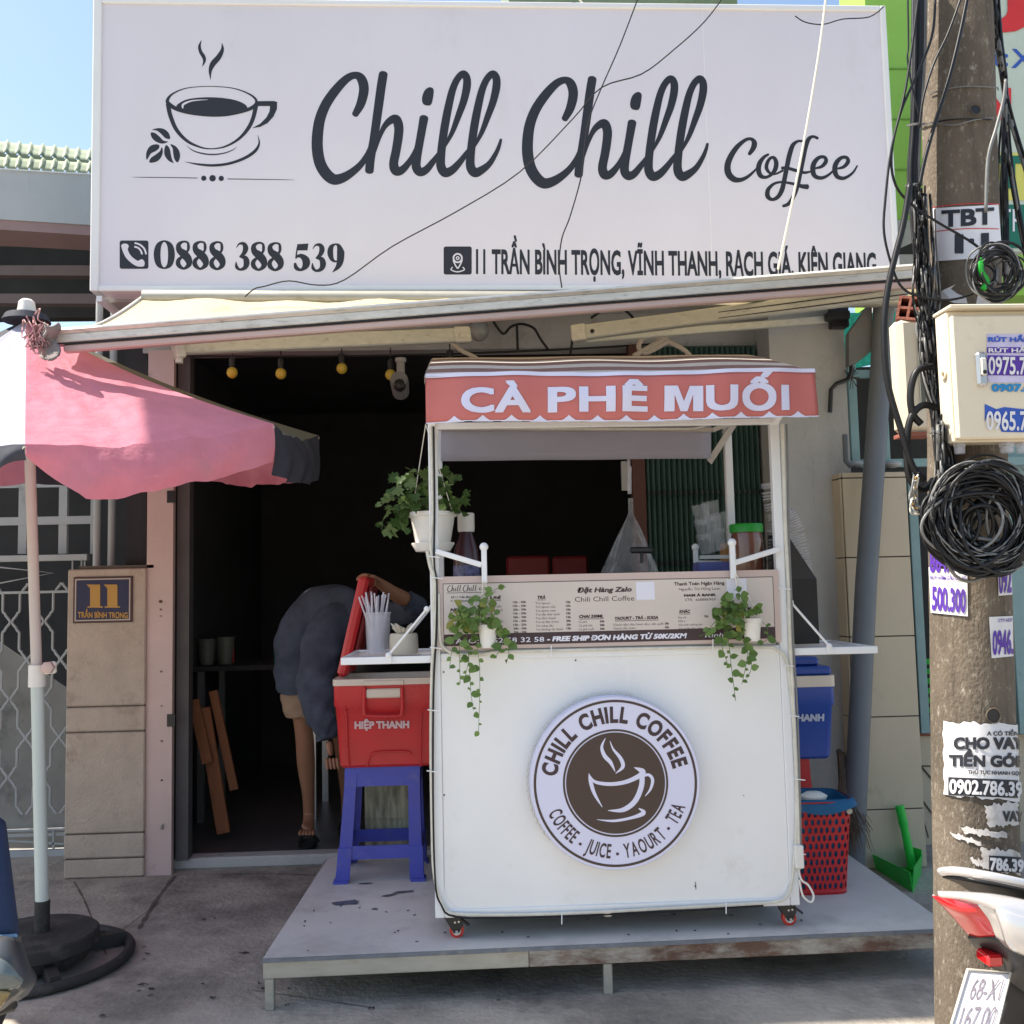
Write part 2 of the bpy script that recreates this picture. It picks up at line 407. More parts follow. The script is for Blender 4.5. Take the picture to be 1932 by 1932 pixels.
def bentpoly(mb, pts, fn, step=.02):
    bm = bmesh.new(); bm.faces.new([bm.verts.new(p) for p in pts]); bmesh.ops.triangulate(bm, faces=bm.faces[:])
    for ax in (0, 2):
        lo = min(p[ax] for p in pts); hi = max(p[ax] for p in pts); c = lo+step
        while c < hi:
            co = [0, 0, 0]; no = [0, 0, 0]; co[ax] = c; no[ax] = 1
            bmesh.ops.bisect_plane(bm, geom=bm.verts[:]+bm.edges[:]+bm.faces[:], plane_co=co, plane_no=no); c += step
    bm.verts.index_update(); mb.add([fn(v.co) for v in bm.verts], [[v.index for v in f_.verts] for f_ in bm.faces]); bm.free()
def txtbox(mb, body, x0, y0, x1, y1, Y, h, **k):
    """baseline from (x0,y0) to (x1,y1), cap height h, on the plane y = Y"""
    txt(mb, body, at(x0, y0, Y), at(x1, y1, Y), at(x0, y0-h, Y), **k)
LS = .12
def ribbon(mb, pts, f, n=6, closed=False, lift=0., rise=.0006):
    """brush stroke of varying width; pts = (x, y, width); f maps (x, y, lift) to the world"""
    P = crom(pts, n, closed); N = len(P); lift *= LS; rise *= LS
    L = []; Rr = []
    for i, (x, y, w) in enumerate(P):
        a = P[(i-1) % N] if closed else P[max(0, i-1)]; b = P[(i+1) % N] if closed else P[min(N-1, i+1)]
        dx, dy = b[0]-a[0], b[1]-a[1]; l = math.hypot(dx, dy) or 1
        nx, ny = -dy/l, dx/l; w = max(w, .5)/2; z = lift+rise*i/N
        L.append((x+nx*w, y+ny*w, z)); Rr.append((x-nx*w, y-ny*w, z))
    if not closed:
        for end in (0, 1):
            i = -1 if end else 0; x, y, w = P[i]
            if w < 8: continue
            j = P[-2] if end else P[1]
            dx, dy = x-j[0], y-j[1]; l = math.hypot(dx, dy) or 1; dx /= l; dy /= l; w /= 2
            nx, ny = -dy, dx
            cap = [(x+nx*w*math.cos(a)+dx*w*.7*math.sin(a), y+ny*w*math.cos(a)+dy*w*.7*math.sin(a), lift+(rise if end else 0)) for a in [math.pi*k/8 for k in range(9)]]
            mb.add([f(*c) for c in cap], [list(range(9))])
    vs = [f(*p) for p in L]+[f(*p) for p in Rr]; fs = []
    for i in range(N if closed else N-1):
        j = (i+1) % N; fs.append([i, j, N+j, N+i])
    mb.add(vs, fs)
def shape(mb, pts, f, lift=0., smooth=4):
    P = crom(pts, smooth, True) if smooth else pts
    lift *= LS
    mb.add([f(p[0], p[1], lift) for p in P], [list(range(len(P)))])
def disc(mb, cx, cy, r, f, lift=0., r0=0., n=64):
    lift *= LS
    if r0 <= 0: mb.add([f(cx+r*math.cos(2*math.pi*k/n), cy+r*math.sin(2*math.pi*k/n), lift) for k in range(n)], [list(range(n))])
    else:
        a = [f(cx+r*math.cos(2*math.pi*k/n), cy+r*math.sin(2*math.pi*k/n), lift) for k in range(n)]
        b = [f(cx+r0*math.cos(2*math.pi*k/n), cy+r0*math.sin(2*math.pi*k/n), lift) for k in range(n)]
        mb.add(a+b, [[k, (k+1) % n, n+(k+1) % n, n+k] for k in range(n)])
def zoomf(sx, sy, k, Y):
    """maps coordinates read in an enlargement of the sign to the sign's own plane"""
    return lambda x, y, l=0.: at((sx+x*k)*.94336, (sy+y*k)*.94336, Y)+Vector((0, -l, 0))
def skinned(name, nodes, edges, m, parent, levels=2, root=0):
    me = bpy.data.meshes.new(name); me.from_pydata([Vector(n[0]) for n in nodes], edges, [])
    o = bpy.data.objects.new(name, me); COL.objects.link(o)
    sk = o.modifiers.new('skin', 'SKIN')
    for i, n in enumerate(nodes):
        r = n[1] if hasattr(n[1], '__len__') else (n[1], n[1])
        me.skin_vertices[0].data[i].radius = r
        me.skin_vertices[0].data[i].use_root = (i == root)
    ss = o.modifiers.new('sub', 'SUBSURF'); ss.levels = levels; ss.render_levels = levels
    dg = bpy.context.evaluated_depsgraph_get()
    m2 = bpy.data.meshes.new_from_object(o.evaluated_get(dg))
    bpy.data.objects.remove(o); bpy.data.meshes.remove(me)
    b = MB(); b.add([v.co.copy() for v in m2.vertices], [list(p.vertices) for p in m2.polygons])
    bpy.data.meshes.remove(m2)
    return b.build(name, m, parent, smooth='all')
def sag(a, b, drop, n=10, jit=0):
    a, b = Vector(a), Vector(b)
    return [a.lerp(b, i/n)+Vector((rnd.uniform(-jit, jit), 0, -drop*4*(i/n)*(1-i/n)+rnd.uniform(-jit, jit))) for i in range(n+1)]
# ------------------------------------------------------------------ setting
g = MB(); g.box((-40, -30, -.3), (40, 5.5, 0)); g.box((-40, 5.5, -.3), (40, 60, -.002))
g.build('ground', 'concrete', kind='structure')
# cracks and old mortar lines in the yard slab
cr = MB()
for pl, w in (([(140, 1663), (160, 1700), (178, 1745), (200, 1800)], .010), ([(330, 1652), (300, 1690), (275, 1730), (262, 1752)], .016),
              ([(330, 1652), (480, 1648), (640, 1652)], .006), ([(300, 1702), (230, 1755)], .006), ([(480, 1868), (560, 1880), (700, 1900)], .004)):
    q = [onz(x, y, .003) for x, y in crom(pl, 4)]
    for i in range(len(q)-1):
        d = (q[i+1]-q[i]).normalized(); s_ = Vector((-d.y, d.x, 0))*w*rnd.uniform(.25, .7)
        cr.add([q[i]-s_, q[i+1]-s_, q[i+1]+s_, q[i]+s_], [(0, 1, 2, 3)])
tag(cr.build('ground_crack', 'joint', kind='structure'))

# ------------------------------------------------------------------ shop house
H = thing('shop_house', 'grey plastered shop house with a wide dark open doorway behind the coffee cart', 'house', (0, 5.4, 0))
ztop = at(900, 657, 5.4).z
xl = at(277, 1200, 5.37).x; xr = at(326, 1300, 5.37).x
px0 = at(1456, 760, 5.15).x; px1 = at(1611, 1000, 5.15).x
w = MB(); w.box((xl-.05, 5.42, ztop), (px0+.02, 5.56, 4.35)); w.build('header_wall', 'greywall', H)
w = MB(); w.box((px0, 5.15, 0), (px1, 5.6, 4.35)); w.build('right_pier', 'greywall', H)
w = MB(); w.box((xl-.15, 5.10, 3.0), (px0-.001, 5.419, 4.33)); w.build('sign_light_stop', 'greywall', H)  # hidden filler added to stop sun leaking down behind the sign
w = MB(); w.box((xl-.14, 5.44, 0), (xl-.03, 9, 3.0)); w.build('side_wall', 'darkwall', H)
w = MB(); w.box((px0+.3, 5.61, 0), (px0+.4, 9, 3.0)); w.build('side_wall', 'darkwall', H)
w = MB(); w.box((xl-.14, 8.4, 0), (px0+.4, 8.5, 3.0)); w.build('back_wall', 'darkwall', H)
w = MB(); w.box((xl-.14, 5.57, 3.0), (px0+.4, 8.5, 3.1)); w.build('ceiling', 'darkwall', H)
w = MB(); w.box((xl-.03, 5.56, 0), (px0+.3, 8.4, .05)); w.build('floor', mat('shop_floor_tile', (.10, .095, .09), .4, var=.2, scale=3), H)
w = MB(); w.box((xr-.02, 5.44, 0), (px0, 5.555, .06), bev=.01); w.build('threshold', 'greywall', H)
w = MB(); w.box((xl, 5.36, 0), (xr, 5.40, ztop)); w.box((xl, 5.40, 0), (xl+.02, 5.5, ztop)); dp = w.build('door_post', 'pinkish', H)
w = MB()
for y, s in ((1162, .006), (1267, .006), (1332, .006), (1398, .007), (1472, .006), (1562, .009), (1655*.995-90, .01), (1135, .01), (1150, .006)):
    p = at(303+(y-1150)*.006, y, 5.357); w.ball(p, s, 8, .8)
w.build('rivet', 'rust', dp)
for y in (938, 1360): w = MB(); p = at(323, y, 5.355); w.box((p.x-.022, 5.353, p.z-.03), (p.x+.02, 5.36, p.z+.035)); w.build('lock_slot', 'black', dp)
w = MB(); w.box((xr+.004, 5.42, .06), (xr+.07, 5.5, ztop)); w.build('door_edge', mat('dark_door_edge', (.09, .085, .085), .7), H)
# folding shutter, drawn aside on the right
sx0, sx1 = at(1219, 900, 5.36).x, px0-.003
SH = MB(); SH.box((sx0, 5.41, .06), (sx1, 5.415, ztop)); sh = SH.build('folding_shutter', 'shutter', H)
n = 22; sw = (sx1-sx0)/n; sm = None
for i in range(n):
    if sm is None:
        b = MB(); x = sx0
        b.add([(x, 5.395, .08), (x+sw*.45, 5.355, .08), (x+sw*.95, 5.395, .08), (x, 5.395, ztop-.01), (x+sw*.45, 5.355, ztop-.01), (x+sw*.95, 5.395, ztop-.01)], [(0, 1, 4, 3), (1, 2, 5, 4)])
        sm = b.build('slat', 'shutter', sh)
    else:
        c = sm.copy(); COL.objects.link(c); c.location = (sw*i, 0, 0); c.parent = sh
w = MB()
for yy in (931, 1063):
    for i in range(n):
        p = at(1225, yy, 5.36); w.box((sx0+sw*(i+.15), 5.345, p.z-.012), (sx0+sw*(i+.55), 5.36, p.z+.012))
w.build('vent_slot', 'black', sh)
w = MB(); w.box((sx0-.075, 5.36, .06), (sx0-.004, 5.44, ztop)); w.build('door_frame', 'brownframe', H)
w = MB(); w.box((sx0-.13, 5.39, at(1190, 925, 5.39).z), (sx0-.09, 5.42, at(1190, 870, 5.39).z)); w.build('roller_track', 'greywall', H)
w = MB()
for x, y, r in ((1600, 690, .008), (1602, 715, .008), (1590, 932, .012), (1583, 1065, .009), (1584, 1080, .007)):
    w.ball(at(x, y, 5.148), r, 6, .5)
w.build('wall_plug', 'black', H)
w = MB(); w.tube([at(x, y, 5.12) for x, y in ((1600, 642), (1606, 650), (1606, 700), (1600, 716), (1578, 724), (1568, 735), (1566, 778))], .012, 8); w.tube([at(1602, 712, 5.12), at(1612, 700, 5.2)], .01)
tag(w.build('bent_wall_pipe', 'black', smooth=True), 'thin black bent pipe hooked out of the grey pier beside the banner', 'pipe')

# ------------------------------------------------------------------ things inside the dark shop
def table(x0, x1, y0, y1, z):
    t = thing('table', 'dark table with cups deep inside the dark doorway', 'table', ((x0+x1)/2, y0, .05))
    b = MB(); b.box((x0, y0, z-.03), (x1, y1, z)); b.build('tabletop', 'darkwall', t)
    for x in (x0+.04, x1-.04):
        for y in (y0+.04, y1-.04):
            b = MB(); b.box((x-.02, y-.02, .05), (x+.02, y+.02, z-.03)); b.build('leg', 'silver', t)
tz = at(460, 1256, 6.3).z
table(at(365, 1256, 6.3).x, at(600, 1256, 6.3).x, 6.3, 6.9, tz)
for (x, h, lab) in ((390, .16, 'dull olive cup at the left end of the dark table'), (425, .17, 'larger dull olive cup beside the left cup on the dark table')):
    p = at(x, 1252, 6.45); b = MB(); b.lathe([(.045, 0), (.06, h)], (p.x, 6.45, tz+.002), 14); b.lathe([(.062, 0), (.062, .006)], (p.x, 6.45, tz+.002+h), 14)
    tag(b.build('cup', mat('dull_cup', (.10, .11, .09), .5), smooth=True), lab, 'cup', 'cups on the dark table')
for (x, y0, y1, k, lab) in ((440, 1208, 1250, 'signred', 'red straw standing in the dark behind the cups'), (518, 1205, 1252, 'dgreen', 'green straw standing in the dark near the bending person')):
    b = MB(); b.tube([at(x, y1, 6.5), at(x, y0, 6.5)], .006, 6); tag(b.build('straw', k), lab, 'straw')
# wooden planks leaning inside the door
for i, (xa, ya, xb, yb, wd, dz, lab) in enumerate(((365, 1320, 392, 1440, .06, 0, 'short worn wooden board leaning at the very left of the doorway'), (384, 1335, 422, 1572, .075, .05, 'longest reddish wooden board leaning in the doorway'),
                                 (402, 1303, 442, 1490, .05, .15, 'thin wooden board leaning behind the longest board in the doorway'))):
    b = MB(); A = at(xa, ya, 5.75+dz); B = at(xb, yb, 5.75+dz)
    b.beam(A, B, wd, .025, (0, 1, 0), .003)
    tag(b.build('wooden_board', 'wood'), lab, 'board', 'boards leaning in the doorway')
# red plastic chairs behind the counter
for (xa, xb, lab) in ((955, 1040, 'dull red plastic chair back seen left above the menu board'), (1042, 1112, 'dull red plastic chair back seen right above the menu board')):
    t = thing('plastic_chair', lab, 'chair', (at((xa+xb)/2, 1060, 6.2).x, 6.2, .05), 'red chairs in the dark shop')
    a, c = at(xa, 1050, 6.2), at(xb, 1050, 6.2)
    b = MB(); b.box((a.x, 6.18, .85), (c.x-.01, 6.22, a.z), bev=.015); b.build('backrest', 'redd', t)
    b = MB(); b.box((a.x, 5.8, .45), (c.x-.01, 6.18, .48), bev=.01); b.build('seat', 'redd', t)
    for x in (a.x+.02, c.x-.04):
        for y in (5.83, 6.17):
            b = MB(); b.tube([(x, y, .48), (x, y, .05)], .018, 8); b.build('leg', 'redd', t)
# string of bulbs under the header
wire = MB(); zb = at(500, 668, 5.3).z
wire.tube(sag((xl, 5.38, zb+.02), (px0-.6, 5.38, zb+.05), .03, 16), .006, 6)
tag(wire.build('bulb_wire', 'cable'), 'thin black wire strung under the shop header carrying yellow bulbs', 'wire')
bulb_labels = ('yellow bulb nearest the umbrella, hanging in the dark doorway', 'second yellow bulb from the umbrella, hanging in the doorway',
               'third yellow bulb from the umbrella, under the white awning arm', 'yellow bulb hanging right beside the white camera', 'yellow bulb almost hidden above the cart roof corner')
b0 = None
for i, (x, y) in enumerate(((438, 703), (530, 705), (645, 695), (737, 707), (849, 688))):
    p = at(x, y, 5.3)
    if b0 is None:
        b0 = thing('hanging_bulb', bulb_labels[0], 'bulb', p, 'yellow bulbs under the header'); B0 = p.copy()
        b = MB(); b.ball(p, .030, 14, 1.05); b.build('globe', 'bulb', b0, smooth=True)
        b = MB(); b.lathe([(.014, .028), (.018, .04), (.018, .075), (.005, .085)], p, 10); b.tube([p+Vector((0, 0, .08)), p+Vector((0, 0, .15))], .004, 6); b.build('socket', 'black', b0, smooth=True)
    else:
        c = copy_tree(b0, p-B0); c['label'] = bulb_labels[i]
# security camera
p = at(756, 712, 5.2)
t = thing('security_camera', 'white security camera hanging in the doorway beside a yellow bulb', 'camera', p)
b = MB(); b.tube([at(756, 683, 5.25), p], .022, 10); b.lathe([(.03, 0), (.03, .02)], at(756, 683, 5.25), 12); b.build('bracket', 'greywall', t, smooth=True)
b = MB(); ax = Matrix.Rotation(R(70), 3, 'X'); b.lathe([(.045, -.09), (.05, .02), (.045, .05)], at(754, 724, 5.15), 16, ax); b.build('body', mat('grey_camera_shell', (.20, .20, .21), .4), t, smooth=True)
b = MB(); b.ball(at(754, 727, 5.11), .034, 14); b.build('lens', 'black', t, smooth=True)
# unlit bulb and wires against the header wall
p = at(903, 622, 5.2); t = thing('unlit_bulb', 'large milky unlit bulb on the header wall under the awning', 'bulb', p)
b = MB(); b.ball(p+Vector((0, 0, 0)), .058, 18, 1.1); b.build('globe', 'glassb', t, smooth=True)
b = MB(); b.lathe([(.02, .05), (.024, .12)], p, 12); b.tube([p+Vector((0, 0, .1)), p+Vector((0, .2, .12))], .012); b.build('socket', 'black', t, smooth=True)
t = thing('black_wire', 'black wire with a T joint looping below the awning bar', 'wire', at(975, 620, 5.1))
for pl in ([(928, 600), (936, 615), (950, 630), (962, 618), (975, 612), (990, 612), (1008, 620), (1020, 640), (1035, 660)], [(975, 612), (976, 640), (977, 665)], [(1080, 640), (1078, 655), (1076, 668)], [(1150, 575), (1130, 590), (1115, 600)], [(1170, 577), (1185, 590), (1195, 600)]):
    b = MB(); b.tube([at(x, y, 5.1) for x, y in crom(pl, 4)], .007, 6); b.build('strand', 'cable', t, smooth=True)
t = thing('white_conduit', 'looped white flexible conduit above the cart roof', 'conduit', at(1250, 650, 4.9))
for pl in ([(1195, 672), (1225, 655), (1252, 640), (1262, 625), (1264, 612)], [(1210, 640), (1205, 655), (1215, 665), (1232, 660), (1262, 643)], [(1210, 640), (1230, 634), (1262, 645), (1290, 660), (1302, 672)]):
    b = MB(); b.tube([at(x, y, 4.9) for x, y in crom(pl, 5)], .013, 8); b.build('tube', 'cream', t, smooth=True)
b = MB(); b.tube([at(x, y, 4.9) for x, y in crom([(848, 642), (868, 660), (892, 672), (905, 680)], 4)], .011, 8)
tag(b.build('short_conduit', 'cream', smooth=True), 'short pale conduit bending down from the left awning arm end', 'conduit')

# ------------------------------------------------------------------ bending person
t = thing('person', 'person in a blue grey shirt and beige shorts bending over the red cooler', 'person', onz(580, 1575, .05))
Q = lambda x, y, Y: at(x, y, Y)
body = [(Q(580, 1235, 5.45), .11), (Q(596, 1175, 5.42), .10), (Q(640, 1165, 5.32), .10), (Q(672, 1190, 5.22), .06), (Q(685, 1215, 5.16), .06), (Q(690, 1245, 5.12), .08),
        (Q(572, 1310, 5.48), .085), (Q(571, 1365, 5.52), .052), (Q(575, 1392, 5.54), .054), (Q(577, 1440, 5.58), .054), (Q(582, 1500, 5.64), .036), (Q(583, 1538, 5.68), .034), (Q(582, 1556, 5.62), (.038, .026)), (Q(579, 1567, 5.54), (.045, .016)),
        (Q(620, 1310, 5.60), .08), (Q(645, 1390, 5.80), .055), (Q(655, 1500, 5.95), .04), (Q(655, 1535, 5.98), .035), (Q(655, 1550, 5.88), (.04, .02))]
skinned('body', body, [(0, 1), (1, 2), (2, 3), (3, 4), (4, 5), (0, 6), (6, 7), (7, 8), (8, 9), (9, 10), (10, 11), (11, 12), (12, 13), (0, 14), (14, 15), (15, 16), (16, 17), (17, 18)], 'skin', t)
for k in range(5):   # toes of the near foot
    a = Q(568+k*6.2, 1567, 5.53); skinned('toe', [(a, .011), (a+Vector((0, -.03, -.006)), .0105), (a+Vector((0, -.048, -.012)), .008)], [(0, 1), (1, 2)], 'skin', t, 1)
hc = Q(690, 1258, 5.1)
b = MB(); b.ball(hc+Vector((.0, .03, .03)), .112, 16, 1.05); b.build('hair', 'hair', t, smooth=True)
def cloth_tube(name, path, m, wr=.010, seed=0., n=26, k=7, capend=True):
    P_ = crom([tuple(Q(x, y, Y))+(r,) for x, y, Y, r in path], k)
    pts = [Vector(p_[:3]) for p_ in P_]; b = MB(); o = 0; up_ = Vector((0, 1, 0)); vs = []
    for i, p_ in enumerate(pts):
        d_ = (pts[min(i+1, len(pts)-1)]-pts[max(0, i-1)]).normalized(); u_ = (up_-d_*up_.dot(d_)).normalized(); w_ = d_.cross(u_)
        for j in range(n):
            a = 2*math.pi*j/n; r_ = P_[i][3]+wr*(math.sin(3*a+i*.55+seed)+.7*math.sin(5*a-i*.9+seed*2))
            vs.append(p_+(u_*math.cos(a)*.85+w_*math.sin(a))*r_)
    N = len(pts); fs = [[i*n+j, i*n+(j+1) % n, (i+1)*n+(j+1) % n, (i+1)*n+j] for i in range(N-1) for j in range(n)]
    if capend: fs += [list(range(n)), list(range((N-1)*n, N*n))]
    b.add(vs, fs); return b.build(name, m, t, smooth=True)
cloth_tube('shirt', [(576, 1296, 5.48, .150), (571, 1262, 5.46, .152), (570, 1225, 5.45, .150), (580, 1188, 5.43, .150), (606, 1160, 5.40, .150), (640, 1153, 5.34, .142), (672, 1168, 5.26, .11), (690, 1190, 5.2, .06)], 'shirt', .006)
cloth_tube('sleeve', [(645, 1160, 5.24, .085), (620, 1192, 5.16, .105), (602, 1240, 5.10, .100), (597, 1290, 5.05, .094), (601, 1330, 5.0, .084), (611, 1364, 4.97, .066), (618, 1394, 4.95, .047)], 'shirt', .007, 1.3)
cloth_tube('sleeve', [(680, 1165, 5.30, .09), (735, 1160, 5.28, .075), (778, 1152, 5.20, .064), (784, 1142, 5.14, .055), (768, 1132, 5.11, .050)], 'shirt', .004, 2.1)
cloth_tube('shorts', [(576, 1262, 5.47, .135), (572, 1300, 5.48, .122), (571, 1330, 5.50, .110), (573, 1343, 5.51, .104)], 'shorts', .004, .4, capend=False)
arm = [(Q(770, 1134, 5.12), .045), (Q(740, 1118, 5.02), .038), (Q(722, 1104, 4.96), .030), (Q(708, 1094, 4.92), (.036, .018)), (Q(696, 1087, 4.88), (.034, .015))]
skinned('forearm', arm, [(0, 1), (1, 2), (2, 3), (3, 4)], 'skin', t)
for k, (dx, dy, L) in enumerate(((0, -.03, .9), (0, -.01, 1), (0, .012, .97), (0, .034, .8))):
    a = Q(697, 1086, 4.88)+Vector((0, dy, 0))
    skinned('finger', [(a, .0105), (a+Vector((-.030*L, 0, .004)), .010), (a+Vector((-.052*L, 0, -.008)), .009), (a+Vector((-.062*L, 0, -.024)), .007)], [(0, 1), (1, 2), (2, 3)], 'skin', t, 1)
a = Q(708, 1096, 4.86); skinned('thumb', [(a, .012), (a+Vector((-.008, -.03, -.02)), .011), (a+Vector((-.02, -.045, -.045)), .009)], [(0, 1), (1, 2)], 'skin', t, 1)
h = Q(620, 1396, 4.94)
skinned('hand', [(h, .026), (h+Vector((.006, 0, -.05)), (.034, .016)), (h+Vector((.014, 0, -.08)), (.032, .014))], [(0, 1), (1, 2)], 'skin', t, 1)
for k in range(4):
    a = h+Vector((-.012+k*.017, 0, -.085)); skinned('finger', [(a, .0095), (a+Vector((.004, -.004, -.032)), .009), (a+Vector((.010, -.012, -.058)), .007)], [(0, 1), (1, 2)], 'skin', t, 1)
for (x, Y) in ((581, 5.67), (655, 5.95)):
    c = Vector((at(x, 1570, Y).x, Y, .05))
    b = MB(); b.lathe([(.05, 0), (.052, .018)], c, 16, sx=.95, sy=2.4); b.build('sandal', 'sandal', t, smooth=True)
    b = MB(); b.tube([c+Vector((-.05, .03, .015)), c+Vector((-.03, .0, .06)), c+Vector((.03, .0, .06)), c+Vector((.05, .03, .015))], .012, 8); b.build('strap', 'sandal', t, smooth=True)

# ------------------------------------------------------------------ big sign board
YS = 4.95
zl, zh = at(600, 556, YS).z-.005, at(1676, 13, YS).z
sxl, sxr = at(174, 300, YS).x, at(1682, 250, YS).x
S = thing('sign_board', 'huge pale sign board with black script lettering and a drawn coffee cup above the shop', 'sign', ((sxl+sxr)/2, YS, zl))
def hang(mb):      # the board hangs a touch out of level
    for v in mb.v: v.z += .0073*(sxr-v.x)
    return mb
b = MB(); b.box((sxl+.03, YS, zl+.03), (sxr-.03, YS+.02, zh-.03)); hang(b).build('sheet', 'sign', S)
for lo, hi in (((sxl, YS-.014, zl), (sxl+.043, YS+.13, zh)), ((sxr-.03, YS-.014, zl), (sxr, YS+.13, zh)), ((sxl+.0431, YS-.013, zl), (sxr-.0301, YS+.13, zl+.03)), ((sxl+.0431, YS-.013, zh-.03), (sxr-.0301, YS+.13, zh))):
    b = MB(); b.box(lo, hi, bev=.004); hang(b).build('frame', 'white', S)
b = MB(); x = at(1332, 200, YS).x; b.box((x-.002, YS-.0006, zl+.03), (x+.002, YS+.001, zh-.03)); hang(b).build('seam', 'white', S)
for i in range(4):
    x = sxl+.5+i*1.05; b = MB(); b.box((x, YS+.14, zl+.2), (x+.04, 5.42, zl+.24)); b.build('bracket', 'galv', S)
p = at(187, 556, YS); b = MB(); b.box((p.x-.014, YS+.0, p.z-.035), (p.x+.014, 5.42, p.z-.006)); b.build('bracket', 'white', S)
YT = YS-.0008
fA = zoomf(600, 120, .2174, YT); fC = zoomf(260, 70, .17598, YT); fD = zoomf(230, 470, .24327, YT); fB = zoomf(1420, 250, .16563, YT)
def chill(f, nm):
    mb = MB()
    st = [[(507, 500, 60), (560, 400, 82), (588, 270, 90), (565, 175, 86), (510, 140, 66), (430, 172, 74), (330, 275, 86), (240, 405, 92), (185, 540, 97), (162, 680, 102), (160, 820, 104), (185, 950, 105), (240, 1045, 105), (310, 1098, 100), (390, 1085, 88), (480, 1032, 72), (560, 960, 60), (620, 870, 50), (655, 780, 36)],
          [(766, 130, 82), (745, 260, 84), (715, 480, 82), (680, 720, 78), (650, 900, 80), (638, 1020, 80)],
          [(692, 850, 14), (730, 715, 36), (775, 615, 50), (830, 558, 68), (882, 545, 84), (908, 610, 86), (905, 700, 84), (885, 830, 82), (862, 950, 84), (880, 1015, 90), (925, 1020, 75), (985, 965, 60), (1040, 880, 46), (1078, 780, 26)],
          [(1140, 535, 82), (1125, 620, 78), (1100, 760, 76), (1075, 900, 80), (1070, 985, 84), (1105, 1030, 82), (1160, 1010, 70), (1220, 940, 56), (1280, 860, 42), (1320, 780, 26)]]
    for dx in (0, 272):
        st.append([(1330+dx, 800, 24), (1400+dx, 665, 44), (1455+dx, 520, 58), (1505+dx, 380, 68), (1534+dx, 250, 74), (1533+dx, 165, 70), (1500+dx, 128, 66), (1448+dx, 175, 62), (1405+dx, 270, 66), (1372+dx, 400, 72), (1340+dx, 560, 76), (1315+dx, 720, 76), (1297+dx, 880, 78), (1297+dx, 980, 84), (1335+dx, 1036, 86)]
                  + ([(1400+dx, 1012, 74), (1470+dx, 940, 58), (1530+dx, 860, 44), (1590+dx, 780, 24)] if dx == 0 else [(1395+dx, 1015, 74), (1470+dx, 955, 54), (1530+dx, 860, 42), (1560+dx, 790, 34), (1576+dx, 732, 24)]))
    for i, s in enumerate(st): ribbon(mb, s, f, 6, lift=.0007*i)
    shape(mb, [(1200, 250), (1228, 268), (1228, 320), (1208, 408), (1165, 418), (1130, 400), (1122, 350), (1140, 290), (1168, 260)], f, .0, 3)
    mb.build('lettering', 'print', S)
chill(fA, 1)
chill(lambda x, y, l=0.: at(985+(x-108)*.2011, 143+(y-100)*.2030, YT)+Vector((0, -l, 0)), 2)
mb = MB()
for i, s in enumerate([[(475, 350, 42), (522, 280, 62), (535, 215, 65), (500, 170, 40), (430, 180, 42), (330, 262, 58), (250, 380, 70), (212, 490, 76), (225, 590, 80), (290, 655, 72), (370, 662, 52), (450, 628, 40), (520, 570, 30), (575, 510, 16)],
          [(705, 355, 28), (650, 390, 40), (600, 460, 58), (585, 540, 62), (610, 612, 56), (670, 632, 38), (735, 603, 38), (785, 540, 54), (800, 460, 56), (775, 398, 42), (730, 400, 36), (690, 460, 44), (685, 530, 44), (735, 588, 30), (800, 588, 24), (880, 550, 26)],
          [(1115, 195, 28), (1060, 197, 32), (1000, 245, 52), (960, 360, 60), (930, 500, 58), (900, 650, 55), (870, 780, 58), (820, 868, 50), (750, 900, 40), (697, 860, 58), (702, 780, 50), (770, 712, 34), (850, 690, 28), (930, 696, 30), (1040, 718, 38), (1110, 740, 50), (1175, 746, 62)],
          [(870, 520, 38), (930, 520, 38), (1040, 550, 40), (1140, 575, 35), (1215, 562, 22)],
          [(1298, 160, 36), (1245, 140, 34), (1190, 172, 50), (1150, 280, 56), (1120, 430, 54), (1090, 580, 52), (1055, 740, 52), (1010, 860, 50), (950, 950, 45), (884, 980, 34)],
          [(1265, 525, 22), (1350, 500, 40), (1400, 440, 50), (1383, 390, 40), (1320, 392, 44), (1262, 450, 58), (1240, 530, 62), (1262, 612, 55), (1330, 640, 44), (1400, 622, 36), (1470, 570, 26), (1520, 510, 14)],
          [(1531, 529, 22), (1616, 504, 40), (1666, 444, 50), (1649, 394, 40), (1586, 396, 44), (1528, 454, 58), (1506, 534, 62), (1530, 616, 55), (1596, 644, 44), (1660, 625, 36), (1730, 570, 27), (1778, 492, 18)]]):
    ribbon(mb, s, fB, 6, lift=.0007*i)
mb.build('lettering', 'print', S)
mb = MB()
for i, s in enumerate([[(812, 60, 4), (790, 125, 30), (802, 190, 38), (838, 250, 42), (845, 300, 30), (820, 360, 3)], [(1044, 90, 4), (1050, 165, 36), (1008, 250, 60), (940, 330, 62), (912, 410, 36), (915, 508, 3)],
          [(432, 790, 50), (460, 920, 48), (530, 1080, 44), (650, 1205, 34), (800, 1275, 20), (930, 1293, 13), (1080, 1268, 20), (1230, 1185, 30), (1340, 1065, 42), (1400, 940, 46), (1432, 800, 50)],
          [(640, 1255, 2), (720, 1315, 12), (840, 1350, 15), (960, 1358, 15), (1080, 1340, 13), (1170, 1305, 9), (1215, 1270, 2)],
          [(620, 1440, 2), (780, 1470, 22), (950, 1482, 29), (1130, 1460, 30), (1300, 1400, 33), (1420, 1320, 35), (1468, 1230, 20), (1450, 1135, 2)],
          [(20, 1615, 2), (150, 1617, 7), (500, 1621, 8), (765, 1626, 9)], [(1110, 1636, 9), (1400, 1640, 8), (1740, 1645, 6), (1870, 1648, 2)]]):
    ribbon(mb, s, fC, 6, lift=.0007*i)
